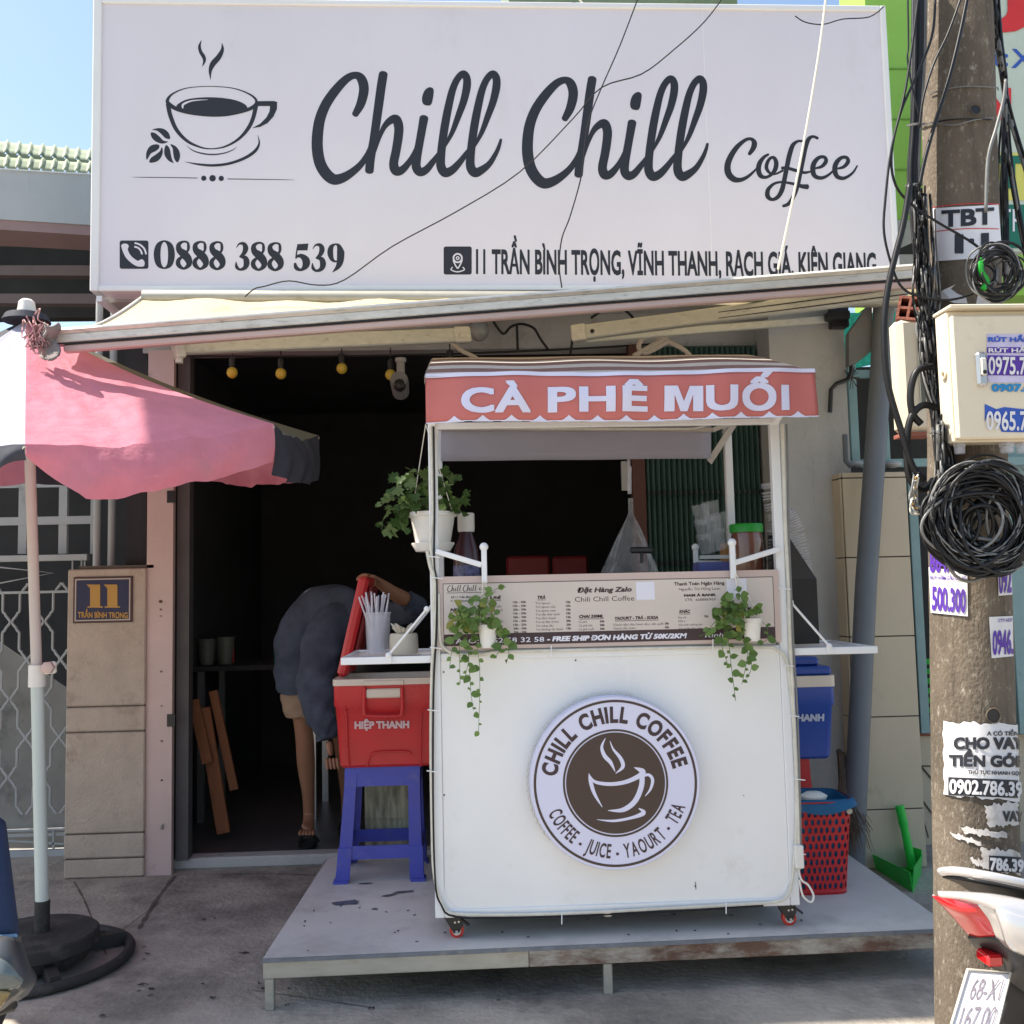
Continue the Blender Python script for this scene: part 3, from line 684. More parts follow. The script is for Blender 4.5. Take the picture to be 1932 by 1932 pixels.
ribbon(mb, [(425, 745, 38), (480, 672, 20), (620, 610, 11), (800, 587, 8), (1000, 587, 8), (1200, 612, 11), (1370, 680, 19), (1437, 755, 30), (1380, 830, 42), (1150, 905, 20), (930, 922, 14), (700, 893, 28), (540, 845, 44), (455, 795, 46)], fC, 6, True, lift=.005, rise=0)
shape(mb, [(530, 822), (560, 775), (680, 725), (920, 708), (1150, 730), (1290, 778), (1335, 832), (1290, 872), (1150, 910), (950, 930), (750, 910), (620, 880)], fC, .0062, 4)
shape(mb, [(1445, 752), (1560, 751), (1640, 751), (1672, 762), (1670, 840), (1632, 925), (1565, 1000), (1480, 1045), (1388, 1058), (1480, 1008), (1550, 938), (1585, 870), (1592, 808), (1520, 808), (1445, 808)], fC, .004, 0)
for pl in ([(250, 1078), (320, 1058), (390, 1070), (440, 1115), (455, 1180), (400, 1170), (350, 1120), (300, 1085)], [(235, 1112), (280, 1112), (330, 1150), (380, 1200), (432, 1213), (370, 1235), (300, 1215), (250, 1170)],
           [(190, 1420), (185, 1340), (220, 1270), (280, 1243), (330, 1250), (330, 1285), (290, 1320), (235, 1350)], [(222, 1450), (235, 1400), (290, 1360), (340, 1320), (362, 1275), (373, 1330), (350, 1395), (300, 1440)],
           [(412, 1250), (450, 1290), (465, 1360), (480, 1420), (497, 1455), (440, 1430), (395, 1370), (390, 1300)], [(458, 1240), (520, 1265), (560, 1320), (568, 1390), (540, 1448), (505, 1410), (490, 1340), (485, 1290)]):
    shape(mb, pl, fC, .001, 3)
for x, y, r in ((838, 1628, 30), (938, 1628, 37), (1037, 1630, 30)): disc(mb, x, y, r, fC, .001, n=24)
mb.build('cup_drawing', 'print', S)
mb = MB(); ribbon(mb, [(600, 830, 16), (606, 790, 24), (690, 752, 16), (790, 740, 10), (885, 737, 3)], fC, 5, lift=.0075); mb.build('cup_highlight', 'sign', S)
# phone number with its icon
def rrect(x0, y0, x1, y1, r): return [(cx+r*math.cos(a), cy+r*math.sin(a)) for cx, cy, a0 in ((x1-r, y0+r, -90), (x1-r, y1-r, 0), (x0+r, y1-r, 90), (x0+r, y0+r, 180)) for a in [R(a0+k*22.5) for k in range(5)]]
mb = MB(); shape(mb, rrect(38, 45, 275, 278, 18), fD, .0, 0)
fI = zoomf(1024*0+0, 0, 1/.94336, YT)
shape(mb, rrect(837, 465, 890, 518, 4), fI, .0, 0)
sl8 = .0165
for x0 in (565, 702, 840, 1182, 1318):
    yo = (x0-565)*sl8; d = x0-565
    ribbon(mb, [(x+d, y+yo, w_) for x, y, w_ in ((604, 95, 24), (596, 62, 18), (560, 55, 18), (524, 80, 36), (530, 125, 52), (568, 158, 66), (602, 200, 62), (606, 245, 42), (565, 276, 20), (524, 248, 38), (522, 208, 34), (562, 168, 18), (598, 128, 20))], fD, 5, True, lift=.001+rnd.random()*.0004)
for x0 in (1048, 1676):
    yo = (x0-565)*sl8; d = x0-1048
    ribbon(mb, [(x+d, y+yo-8, w_) for x, y, w_ in ((998, 105, 5), (1020, 74, 14), (1056, 72, 30), (1074, 105, 44), (1060, 150, 34), (1024, 178, 8))], fD, 5, lift=.001)
    ribbon(mb, [(x+d, y+yo-8, w_) for x, y, w_ in ((1024, 180, 8), (1068, 188, 40), (1082, 228, 50), (1068, 268, 36), (1028, 284, 20), (1000, 262, 26), (995, 220, 6))], fD, 5, lift=.0018)
ribbon(mb, [(405, 50, 14), (360, 85, 44), (346, 160, 56), (360, 240, 44), (405, 273, 14), (450, 240, 44), (464, 160, 56), (450, 85, 44)], fD, 6, True, lift=.001, rise=0)
shape(mb, [(1497, 76), (1540, 73), (1590, 70), (1582, 127), (1498, 127)], fD, .001, 0)
ribbon(mb, [(1500, 100, 12), (1492, 150, 12), (1488, 192, 12)], fD, 3, lift=.0015)
ribbon(mb, [(1490, 178, 18), (1530, 172, 36), (1568, 205, 62), (1568, 250, 56), (1532, 286, 22), (1492, 272, 34), (1480, 236, 22)], fD, 5, lift=.002)
ribbon(mb, [(1855, 150, 60), (1840, 92, 34), (1812, 76, 14), (1778, 100, 38), (1770, 150, 48), (1785, 200, 32), (1815, 218, 14), (1842, 196, 20)], fD, 5, True, lift=.001, rise=0)
ribbon(mb, [(1856, 140, 62), (1852, 210, 56), (1832, 262, 38), (1788, 306, 4)], fD, 5, lift=.0022)
txtbox(mb, '11 TRẦN BÌNH TRỌNG, VĨNH THANH, RẠCH GIÁ, KIÊN GIANG', 898, 517, 1654, 523, YT, 47, off=.028)
mb.build('lettering', 'print', S)
mb = MB()
ribbon(mb, [(82, 92, 62), (84, 125, 44), (108, 175, 42), (150, 215, 42), (188, 235, 46), (222, 230, 62)], fD, 5, lift=.004)
ribbon(mb, [(165, 66, 14), (205, 80, 14), (240, 112, 14), (256, 155, 14)], fD, 5, lift=.005); ribbon(mb, [(163, 97, 14), (190, 106, 14), (212, 128, 14), (222, 156, 14)], fD, 5, lift=.006)
disc(mb, 863.5, 487, 9.5, fI, .004, 6.4, 24); disc(mb, 863.5, 487, 3.6, fI, .004, 1.6, 20)
ribbon(mb, [(855, 491, 2.4), (859, 500, 2.4), (863.5, 507, 2.4)], fI, 3, lift=.005); ribbon(mb, [(872, 491, 2.4), (868, 500, 2.4), (863.5, 507, 2.4)], fI, 3, lift=.0055)
ribbon(mb, [(854, 504, 2), (851, 509, 2), (863, 513, 2.2), (876, 509, 2), (873, 504, 2)], fI, 4, lift=.006)
mb.build('icon_mark', 'sign', S)

# wires in front of the sign
for nm, pl, r, k, lab, ct, Y in (
    ('overhead_wire', [(1210, -20), (1170, 85), (1135, 165), (1110, 230), (1102, 290), (1095, 340), (1075, 410), (1060, 450), (1055, 500), (1060, 543)], .0035, 'cable', 'thin dark wire dropping across the second script word of the sign', 'wire', 4.72),
    ('overhead_wire', [(1375, -20), (1330, 40), (1270, 95), (1210, 140), (1135, 165), (1080, 225), (980, 325), (860, 400), (740, 465), (650, 528), (600, 538), (545, 530), (500, 540), (480, 545), (462, 560)], .0035, 'cable', 'thin dark wire sweeping diagonally across the sign down to its lower left', 'wire', 4.76),
    ('sign_rope', [(1560, -20), (1545, 100), (1520, 250), (1495, 380), (1468, 508)], .0055, 'ropew', 'straight pale rope hanging over the small script word of the sign', 'rope', 4.6),
    ('loose_wire', [(1500, 30), (1520, 42), (1553, 46), (1590, 36), (1640, 32), (1668, 12)], .003, 'cable', 'short loose dark wire at the upper right corner of the sign', 'wire', 4.8)):
    b = MB(); b.tube([at(x, y, Y) for x, y in crom(pl, 4)], r, 6); tag(b.build(nm, k, smooth=True), lab, ct)

# ------------------------------------------------------------------ folding arm awning
bl_, br_ = at(80, 646, 4.0), at(1738, 520, 4.0)
A = thing('folding_awning', 'half folded awning with a long worn aluminium bar under the sign', 'awning', (0, 4.9, 2.8))
d = (br_-bl_); L = d.length; dn = d.normalized(); upn = Vector((0, 0, 1)); upn = (upn-dn*upn.dot(dn)).normalized(); yv = dn.cross(upn)
def bar(lo, hi, name, k, bev=.004):
    M = Matrix((dn, -yv*-1, upn)).transposed().to_4x4(); M.translation = bl_
    b = MB(); b.box(lo, hi, M, bev); return b.build(name, k, A)
bar((0, 0, .012), (L, .07, .036), 'bar_top', 'alu', .011); bar((0.002, .008, -.024), (L-.002, .06, .0118), 'front_bar', 'alu', .004)
bar((0.004, .02, -.030), (L-.004, .058, -.0242), 'groove', 'black', 0); bar((.1, .012, -.060), (L-.004, .05, -.0302), 'lower_lip', 'pinkish', .006)
b = MB()
for i, x in enumerate((.47, .55, .585, .635, .69, .755, .83, .88, .945)):
    w_ = (.035, .018, .045, .02, .05, .03, .03, .05, .04)[i]
    M = Matrix((dn, yv, upn)).transposed().to_4x4(); M.translation = bl_+dn*(x*L)
    b.box((0, -.0015, .034), (w_*L, .03, .0375), M)
b.build('wrapped_fabric', mat('faded_blue_stripe', (.13, .20, .34), .7, var=.3, scale=30), A)
c0_, c1_ = at(271, 562, 4.9), at(1738, 566, 4.9)
f0, f1 = bl_+Vector((.04, .03, .03)), br_+Vector((-.02, .03, .03))
def canv(u, v):
    a = f0.lerp(f1, u); c = c0_.lerp(c1_, u); p = a.lerp(c, v)
    p.z += -.05*math.sin(math.pi*v)*(.8+.3*math.sin(u*9))+.008*math.sin(u*60+v*3)*v+.006*math.sin(u*23)
    return p
b = MB(); b.grid(canv, 60, 10)
cv = mat('cream_canvas', (.72, .60, .38), .8, var=.10, scale=3, dirt=(.60, .38, .18), damt=.2, dscale=2.2, tl=.22, spec=.1)
N_ = cv.node_tree.nodes; L_ = cv.node_tree.links
b.build('canvas', cv, A, smooth='all')
b = MB()
for i in range(7):   # woven stripes on the cloth, seen from underneath
    v0 = .06+i*.135
    b.grid(lambda u, v: canv(.25+u*.75, v0+v*.03)+Vector((0, 0, -.003)), 40, 1)
b.build('canvas_stripe', mat('green_canvas_stripe', (.12, .22, .12), .8, var=.1, tl=.2), A)
b = MB(); b.tube([canv(0, v/8)+Vector((-.004, 0, .0)) for v in range(9)], .012, 8); b.build('canvas_hem', 'greywall', A, smooth=True)
b = MB(); b.tube([c0_, c1_], .04, 12); b.build('roller', 'galv', A, smooth=True)
b = MB(); b.beam(at(330, 655, 4.12), at(872, 633, 4.62), .045, .066, bev=.006); b.build('front_arm', 'aluw', A)
b = MB(); b.beam(at(328, 661, 4.10), at(346, 660, 4.12), .07, .075, bev=.006); b.tube([at(338, 672, 4.1), at(338, 685, 4.1)], .016, 8); b.build('arm_joint', 'alu', A)
b = MB(); b.beam(at(856, 633, 4.60), at(886, 632, 4.63), .05, .075, bev=.006)
for x in (862, 872): b.lathe([(.008, 0), (.008, .006)], at(x, 633, 4.562), 8, Matrix.Rotation(R(90), 3, 'X'))
b.build('elbow', 'alu', A)
b = MB(); b.beam(at(884, 636, 4.66), at(420, 648, 5.3), .04, .045, bev=.005); b.build('rear_arm', 'aluw', A)
b = MB(); b.beam(at(1092, 629, 4.62), at(1712, 548, 4.14), .045, .068, bev=.006); b.build('front_arm', 'aluw', A)
b = MB()
for k in (-.018, .010): b.beam(at(1112, 625, 4.59)+Vector((0, 0, k)), at(1712, 547, 4.112)+Vector((0, 0, k)), .004, .004)
b.build('arm_groove', 'black', A)
b = MB(); b.beam(at(1079, 631, 4.62), at(1106, 627, 4.60), .055, .080, bev=.006)
b.build('elbow', 'alu', A)
b = MB()
for x in (1117, 1132): b.lathe([(.010, 0), (.010, .008)], at(x, 625-(x-1117)*.13, 4.575), 10, Matrix.Rotation(R(90), 3, 'X'))
b.build('bolt', 'black', A)
b = MB(); b.beam(at(1104, 640, 4.68), at(1582, 601, 5.12), .035, .038, bev=.005); b.build('rear_arm', 'aluw', A)
b = MB(); b.box(tuple(at(1572, 616, 5.08)), tuple(at(1592, 580, 5.148)), bev=.004); b.box(tuple(at(1565, 600, 5.0)), tuple(at(1590, 596, 5.1))); b.build('wall_bracket', 'black', A)
b = MB()
for fx in [0.07+.085*i for i in range(11)]:
    M = Matrix((dn, yv, upn)).transposed().to_4x4(); M.translation = bl_+dn*(fx*L)
    b.box((-.003, .003, -.004), (.003, .012, .002), M)
b.build('screw', 'black', A)
# rag and cords tied at the bar end
t = thing('rag_bundle', 'grey rag and frayed pink cords tied round the left end of the awning bar', 'rag', at(85, 650, 3.95))
b = MB(); b.grid(lambda u, v: at(72+42*u+5*math.sin(v*9)+6*math.sin(u*11), 612+68*v-18*abs(u-.35)*v+4*math.sin(u*14), 3.93-.05*math.sin(u*3.1)-.03*math.sin(v*5+u*4)), 14, 14); b.build('rag', 'ragg', t, smooth='all', solid=.006)
for i in range(22):
    x0, y0 = 70+rnd.gauss(0, 9), 632+rnd.gauss(0, 13)
    pl = [(x0+rnd.uniform(-15, 15), y0+rnd.uniform(-16, 26)) for _ in range(5)]
    b = MB(); b.tube([at(x, y, 3.90+rnd.uniform(-.02, .02)) for x, y in crom(pl, 4)], .0028, 5); b.build('cord', 'rag', t, smooth=True)
# ------------------------------------------------------------------ platform
PT = .18
D_ = thing('platform', 'low grey board platform on steel legs carrying the coffee cart', 'platform', (.45, 4.2, 0))
fl, fr = onz(497, 1806, PT), onz(1768, 1752, PT); bkl, bkr = Vector((-.715, 4.92, PT)), Vector((1.745, 4.80, PT))
fl.y = 3.60; fr.y = 3.645; fr.x += .06
b = MB(); b.add([fl+Vector((0, 0, -.012)), fr+Vector((0, 0, -.012)), bkr+Vector((0, 0, -.012)), bkl+Vector((0, 0, -.012)), fl, fr, bkr, bkl], [(3, 2, 1, 0), (4, 5, 6, 7), (0, 1, 5, 4), (1, 2, 6, 5), (2, 3, 7, 6), (3, 0, 4, 7)]); b.build('deck_board', 'deck', D_)
sp = fl.lerp(fr, .375)
dz = Vector((0, 0, -.0425)); oy = Vector((0, .012, 0))
b = MB(); b.beam(fl+dz+oy, sp+dz+oy, .03, .058, bev=.003); b.build('front_beam', 'galv', D_)
b = MB(); b.beam(sp+dz+oy+Vector((.001, 0, 0)), fr+dz+oy, .03, .058, bev=.003); b.build('front_beam', 'rust', D_, label='rust brown front beam with peeling paint')
b = MB(); b.beam(fl+Vector((0, -.004, -.008)), fr+Vector((0, -.004, -.008)), .006, .014); b.build('board_edge', mat('board_edge', (.16, .17, .19), .7, var=.2, scale=20, dirt=(.3, .28, .22), damt=.4, dscale=9), D_)
for a_, c_ in ((fl, bkl), (fr, bkr)):
    b = MB(); b.beam(a_+dz+Vector((.02 if a_ is fl else -.02, .03, 0)), c_+dz, .04, .056); b.build('side_beam', 'galv', D_)
for x, y in ((fl.x+.022, 3.615), (onz(1157, 1860, .08).x, 3.64), (fr.x-.03, 3.66), (bkl.x+.03, 4.85), (.5, 4.85), (bkr.x-.03, 4.75), (fl.x+.03, 4.25), (fr.x, 4.25)):
    b = MB(); b.box((x-.016, y-.016, 0), (x+.016, y+.016, .108), bev=.003); b.build('leg', 'galv', D_)
b = MB()   # wet stains on the board
def blob(mb, cx, cy, rx_, ry_, z, n=18, j=.25, ang=0):
    ps = []
    for k in range(n):
        a = 2*math.pi*k/n; q = 1+rnd.uniform(-j, j); x, y = rx_*q*math.cos(a), ry_*q*math.sin(a)
        ps.append((cx+x*math.cos(ang)-y*math.sin(ang), cy+x*math.sin(ang)+y*math.cos(ang), z))
    mb.add(ps, [list(range(n))])
for x, y, rx_, ry_, an in ((655, 1704, .055, .028, .1), (735, 1690, .035, .012, .5), (760, 1684, .05, .012, .2), (707, 1716, .012, .01, 0), (688, 1668, .03, .01, 0)):
    p = onz(x, y, PT); blob(b, p.x, p.y, rx_, ry_, PT+.003+rnd.random()*.001, an and 18 or 18, .22, an)
b.build('water_stain', mat('wet_stain', (.12, .125, .135), .25, var=.1), D_)
t = thing('leaf_litter', 'scattered dark scraps and dry leaves on the platform board', 'litter', (.4, 3.7, PT))
for i in range(38):
    x = rnd.choice((rnd.uniform(520, 800), rnd.uniform(830, 1500), rnd.uniform(1300, 1650))); y = rnd.uniform(1700, 1795)
    p = onz(x, y, PT)
    if not (fl.x+.05 < p.x < fr.x-.05 and p.y > 3.63): continue
    b = MB(); s_ = rnd.uniform(.004, .011); a = rnd.uniform(0, 6.3)
    b.tube([(p.x, p.y, PT+.004), (p.x+s_*math.cos(a), p.y+s_*math.sin(a), PT+.005), (p.x+s_*1.5*math.cos(a+.6), p.y+s_*1.5*math.sin(a+.6), PT+.003)], .0018, 4); b.build('scrap', 'rubber', t)

# ------------------------------------------------------------------ cart
YF, YB = 3.70, 4.38
CX0, CX1 = -.154, 1.198
zb_ = .262; zc = at(1000, 1233, YF).z; zft = 2.10; zbt = 2.36
C = thing('coffee_cart', 'white coffee cart on red casters with menu board and red banner roof', 'cart', ((CX0+CX1)/2, (YF+YB)/2, PT))
ps = .034
for x, y, z1 in ((CX0, YF, zft), (CX1-ps, YF, zft), (CX0, YB, zbt), (CX1-ps, YB, zbt)):
    b = MB(); b.box((x, y, zb_), (x+ps, y+ps, z1), bev=.003); b.build('post', 'white', C)
b = MB(); b.box((CX0+ps+.001, YF+.008, zb_+.028), (CX1-ps-.001, YF+.02, zc-.02)); b.build('front_panel', 'panel', C)
for z in (zb_, zc-.0195):
    b = MB(); b.box((CX0+ps+.001, YF, z), (CX1-ps-.001, YF+.03, z+.028), bev=.003); b.build('rail', 'white', C)
for x in (CX0+.006, CX1-.016):
    b = MB(); b.box((x, YF+ps+.001, zb_), (x+.01, YB-.001, zc)); b.build('side_panel', 'panel', C)
b = MB(); b.box((CX0+ps, YB+.01, zb_), (CX1-ps, YB+.02, zc)); b.build('back_panel', 'panel', C)
b = MB(); b.box((CX0+.036, YF+.032, zc+.0088), (CX1-.036, YB-.002, zc+.022)); b.build('counter', 'silver', C)
for (x, y, z) in ((CX0+ps+.004, YF+.006, zb_+.03), (CX1-ps-.09, YF+.006, zb_+.03)):
    pass
# corner gussets that round the bottom corners of the panel
b = MB()
for sx, xc in ((1, CX0+ps), (-1, CX1-ps)):
    pts = [(xc, YF+.005, zb_+.028)]+[(xc+sx*(.08-.08*math.sin(a)), YF+.005, zb_+.028+.08-.08*math.cos(a)) for a in [math.pi/2*k/8 for k in range(9)]]
    b.poly(pts if sx == 1 else pts[::-1], .003, (0, 1, 0))
b.build('corner_gusset', 'white', C)
# casters
c1 = None
CO = at(868, 1760, 3.72); CO = Vector((at(862, 1750, 3.72).x, 3.73, PT))
def caster(p):
    m = MB(); m.box((p.x-.028, p.y-.03, zb_-.006), (p.x+.032, p.y+.03, zb_-.001)); r = m.build('mount_plate', 'black', C)
    b = MB()
    for s in (-.022, .018): b.poly([(p.x-.032, p.y+s, zb_-.006), (p.x+.030, p.y+s, zb_-.006), (p.x+.036, p.y+s, zb_-.028), (p.x+.022, p.y+s, p.z+.022), (p.x+.002, p.y+s, p.z+.020)], .004)
    b.build('fork', 'black', r)
    q = Matrix.Rotation(R(90), 3, 'X'); w = Vector((p.x+.012, p.y, p.z+.0265))
    b = MB(); b.lathe([(.022, -.012), (.0265, -.009), (.0265, .009), (.022, .012)], w, 26, q); b.build('wheel', 'orange', r, smooth=True)
    b = MB(); b.lathe([(.015, -.0165), (.016, -.0125), (.016, .0125), (.015, .0165)], w, 20, q); b.build('hub', 'potw', r, smooth=True)
    b = MB(); b.lathe([(.006, -.028), (.006, .028)], w, 6, q); b.lathe([(.004, .019), (.004, .0245)], (p.x+.006, p.y, zb_-.022), 6, q); b.lathe([(.004, .019), (.004, .0245)], (p.x+.02, p.y, zb_-.02), 6, q)
    b.build('axle_bolt', 'silver', r)
    b = MB(); b.beam((p.x+.028, p.y-.02, zb_-.012), (p.x+.058, p.y-.022, zb_-.034), .018, .008, bev=.002); b.build('brake_lever', 'black', r)
caster(Vector((CX0+.065, 3.74, PT))); caster(Vector((CX1-.045, 3.74, PT))); caster(Vector((CX0+.065, 4.36, PT))); caster(Vector((CX1-.045, 4.36, PT)))
# menu board
YM = YF-.010
m0, m1, m2_, m3 = at(826, 1226, YM), at(1474, 1212, YM), at(1469, 1074, YM), at(824, 1089, YM)
zm0 = (m0.z+m1.z)/2; zm1 = (m2_.z+m3.z)/2; mx0 = (m0.x+m3.x)/2; mx1 = (m1.x+m2_.x)/2
b = MB(); b.box((mx0, YM, zm0), (mx1, YM+.008, zm1)); MBo = b.build('menu_board', 'menup', C)
U = (mx1-mx0)/645.; 
def fm(x, y, l=0.):      # menu units: 645 wide, 137 high, origin top left
    return Vector((mx0+(x/645.)*(mx1-mx0), YM-.0005-l, zm1-(y/138.)*(zm1-zm0)))
b = MB(); b.add([fm(12, 14), fm(633, 14), fm(633, 130), fm(12, 130)], [(3, 2, 1, 0)]); b.build('print_field', 'menu', MBo)
b = MB(); 
for q in (((11, 13), (634, 13), (634, 14.2), (11, 14.2)), ((11, 13), (12, 13), (12, 130), (11, 130)), ((633, 13), (634, 13), (634, 130), (633, 130))): b.add([fm(x, y, .0006) for x, y in q], [(3, 2, 1, 0)])
b.add([fm(11, 109, .0004), fm(634, 109, .0004), fm(634, 131, .0004), fm(11, 131, .0004)], [(3, 2, 1, 0)]); b.build('print_band', 'plum', MBo)
def mt(mb, s, x0, x1, y, h, off=.0, shear=0, l=.0004): txt(mb, s, fm(x0, y, l), fm(x1, y, l), fm(x0, y-h, l), off=off, shear=shear, res=2)
b = MB()
mt(b, 'Coffee', 78, 99, 27, 5, .03); mt(b, 'Số 11 Trần Bình Trọng', 26, 80, 41, 3.4, .03); mt(b, 'P. Vĩnh Thanh, Rạch Giá', 26, 80, 48, 3.4, .03)
mt(b, 'NƯỚC ÉP', 24, 72, 66, 6, .05, .2); mt(b, 'CÀ PHÊ', 92, 119, 45, 6, .05, .2); mt(b, 'TRÀ', 187, 202, 46, 6, .05, .2)
mt(b, 'CHAI 330ML', 264, 310, 84, 6, .05, .2); mt(b, 'YAOURT - TRÀ - SODA', 331, 413, 89, 6, .05, .2); mt(b, 'KHÁC', 453, 474, 79, 6, .05, .2); mt(b, 'TOPPING THÊM', 531, 590, 76, 6, .05, .2)
mt(b, 'Đặt Hàng Zalo', 262, 365, 36, 9.5, .04, .2); mt(b, 'Chili Chill Coffee', 257, 369, 53, 9, 0)
mt(b, 'Thanh Toán Ngân Hàng', 445, 541, 26.5, 6.5, .03); mt(b, 'Nguyễn Thị Hồng Loan', 454, 532, 36, 5, 0); mt(b, 'NAM Á BANK', 463, 524, 48, 5, .06); mt(b, 'STK  668886969', 465, 523, 56.5, 5, .0)
for i, s_ in enumerate(('Trà lipton', 'Trà lipton sữa', 'Trà lipton cam', 'Trà tắc thái xanh', 'Trà tắc/ chanh', 'Trà lài đác thơm', 'Trà mãng cầu', 'Trà đường/ đá chanh')):
    mt(b, s_, 183, 183+2.55*len(s_)+2, 56+i*7.1, 3.8); mt(b, ('12k', '15k', '15k', '15k', '12k', '20k', '25k', '12k')[i], 240, 249, 55+i*7.1, 4, .04)
for i, s_ in enumerate(('Cà phê', 'Cà phê sữa', 'Cà phê muối', 'Bạc xỉu', 'Cacao', 'Cà phê muối', 'Sữa tươi', 'Matcha latte', 'Cà phê trứng')):
    if i < 8: mt(b, s_, 92, 92+2.7*len(s_), 53+i*7.1, 3.8)
    mt(b, ('12k - 20k', '15k - 20k', '20k - 30k', '15k - 20k', '20k - 30k', '15k - 20k', '15k - 25k', '20k - 30k', '20k - 30k')[i], 141, 166, 53+i*7.1, 4, .03)
for i, s_ in enumerate(('Ép ổi', 'Cam/ táo', 'Chanh dây', 'Dưa hấu', 'Táo/ lê', 'Mix 2, 3')): mt(b, s_, 20, 20+2.9*len(s_), 77+i*7.1, 3.8)
for i, s_ in enumerate(('Cà phê', 'Cà phê sữa', 'Cà phê muối')): mt(b, s_, 263, 263+2.6*len(s_), 93+i*7, 3.8); mt(b, '50k', 303, 312, 93+i*7, 4, .04)
mt(b, 'Chanh dây/ dâu/ kiwi/ dâu/ việt quất', 328, 423, 100, 3.8); mt(b, '20k', 425, 433, 100, 4, .04); mt(b, 'Yaourt đác thơm', 328, 370, 107, 3.8); mt(b, '25k', 425, 433, 107, 4, .04)
for i, s_ in enumerate(('Rau má', 'Hột é', 'Sữa tươi sương sáo', 'Sữa tươi trân châu')): mt(b, s_, 451, 451+2.5*len(s_), 89+i*7, 3.8)
mt(b, '12k', 500, 508, 88, 4, .04); mt(b, '5k', 583, 590, 88, 4, .04)
for x0, x1, y in ((24, 72, 67.5), (92, 119, 46.5), (187, 202, 47.5), (264, 310, 85.5), (331, 413, 90.5), (453, 474, 80.5), (531, 590, 77.5), (18, 110, 30.5)):
    b.add([fm(x0, y, .0008), fm(x1, y, .0008), fm(x1, y+.9, .0008), fm(x0, y+.9, .0008)], [(3, 2, 1, 0)])
fs_ = lambda x, y, l=0.: fm(19+(x-108)*.0158, 16+(y-90)*.0128, .001+l*.3)
for dx in (0, 1830):
    for s_ in ([(560, 200, 50), (510, 140, 50), (330, 275, 60), (200, 540, 70), (170, 820, 70), (260, 1050, 70), (420, 1060, 60), (600, 900, 50)], [(766, 130, 70), (700, 600, 70), (638, 1020, 70)], [(690, 850, 40), (830, 558, 60), (905, 700, 60), (870, 1010, 60), (985, 965, 50)],
               [(1140, 535, 70), (1075, 900, 70), (1180, 1000, 60)], [(1450, 150, 70), (1300, 900, 70), (1380, 1030, 60)], [(1720, 150, 70), (1570, 900, 70), (1660, 1030, 60)]):
        ribbon(b, [(x+dx, y, w_*1.2) for x, y, w_ in s_], fs_, 3, rise=.0002)
b.build('lettering', 'plum', MBo)
b = MB(); mt(b, 'ALO: 0852 58 32 58', 33, 198, 126.5, 9, .01, 0, .0012); mt(b, '- FREE SHIP ĐƠN HÀNG TỪ 50K/2KM', 203, 466, 126.5, 9.5, .05, .2, .0012); mt(b, 'Kính mời', 500, 572, 126, 8, 0, .2, .0012); b.build('lettering', 'ltext', MBo)
# the two white payment squares stay blank
for x0, y0, x1, y1 in ((373, 18, 408, 52), (545, 16, 583, 51)): b = MB(); b.add([fm(x0, y0, .0004), fm(x1, y0, .0004), fm(x1, y1, .0004), fm(x0, y1, .0004)], [(3, 2, 1, 0)]); b.build('blank_square', 'ltext', MBo)
b = MB()
for x, y, x2, y2 in ((1312, 1664, 1313, 1678), (1402, 1500, 1404, 1502)):
    if x < 1480: b.beam(at(x, y, YF+.0065), at(x2, y2, YF+.0065), .0025, .0018)
b.build('scuff', 'rubber', C)
# round light box
YL = 3.628; lc = at(1161.5, 1477, YL); lr = (at(1321.5, 1477, YL).x-lc.x)
LB = MB(); LB.lathe([(lr-.004, -.07), (lr, -.066), (lr, -.004), (lr-.003, 0)], lc, 96, Matrix.Rotation(R(90), 3, 'X')); LBo = LB.build('round_light_box', 'lavend', C, smooth=True)
def fl_(x, y, l=0.):
    return lc+Vector(((x-957)/425.*lr, -.0012-l, -(y-540)/425.*lr))
b = MB(); disc(b, 957, 540, 408, fl_, 0, 396, 96); disc(b, 957, 540, 263, fl_, 0, 253, 96); disc(b, 957, 540, 247, fl_, 0, 0, 96)
b.build('ring_print', 'brownlogo', LBo)
b = MB()
def arc_text(mb, s, r0, r1, a0, a1, flip, off, wf=.78):
    gw = []; 
    for ch in s:
        if ch == ' ': gw.append((None, None, .30)); continue
        vs, fs = glyphs(ch, off, 0, 4); w_ = max(v.x for v in vs)-min(v.x for v in vs); gw.append((vs, fs, w_))
    gap = .12; tot = sum(x[2] for x in gw)+gap*(len(gw)-1); k = (a1-a0)/tot; p = 0; h = caph()
    for vs, fs, w_ in gw:
        if vs is not None:
            x0 = min(v.x for v in vs); out = []
            am = a0+(p+w_/2)*k
            for v in vs:
                yy = v.y/h
                r_ = r0+(r1-r0)*yy; a = R(a0+(p+(v.x-x0))*k)
                # letters stay straight: measure along the chord at mid angle
                dxl = (v.x-x0-w_/2)*abs(R(k))*((r0+r1)/2); amr = R(am)
                sgn = -1 if k < 0 else 1
                ux, uy = (-math.sin(amr)*sgn, math.cos(amr)*sgn)
                X = math.cos(amr)*r_+ux*dxl; Y = math.sin(amr)*r_+uy*dxl
                out.append(fl_(957+X, 540-Y, 0))
            mb.add(out, fs)
        p += w_+gap
arc_text(b, 'CHILL CHILL COFFEE', 298, 370, 172, 12, False, .045)
arc_text(b, 'COFFEE - JUICE - YAOURT - TEA', 366, 300, 202, 340, True, .02)
b.build('lettering', 'plum', LBo)
b = MB()
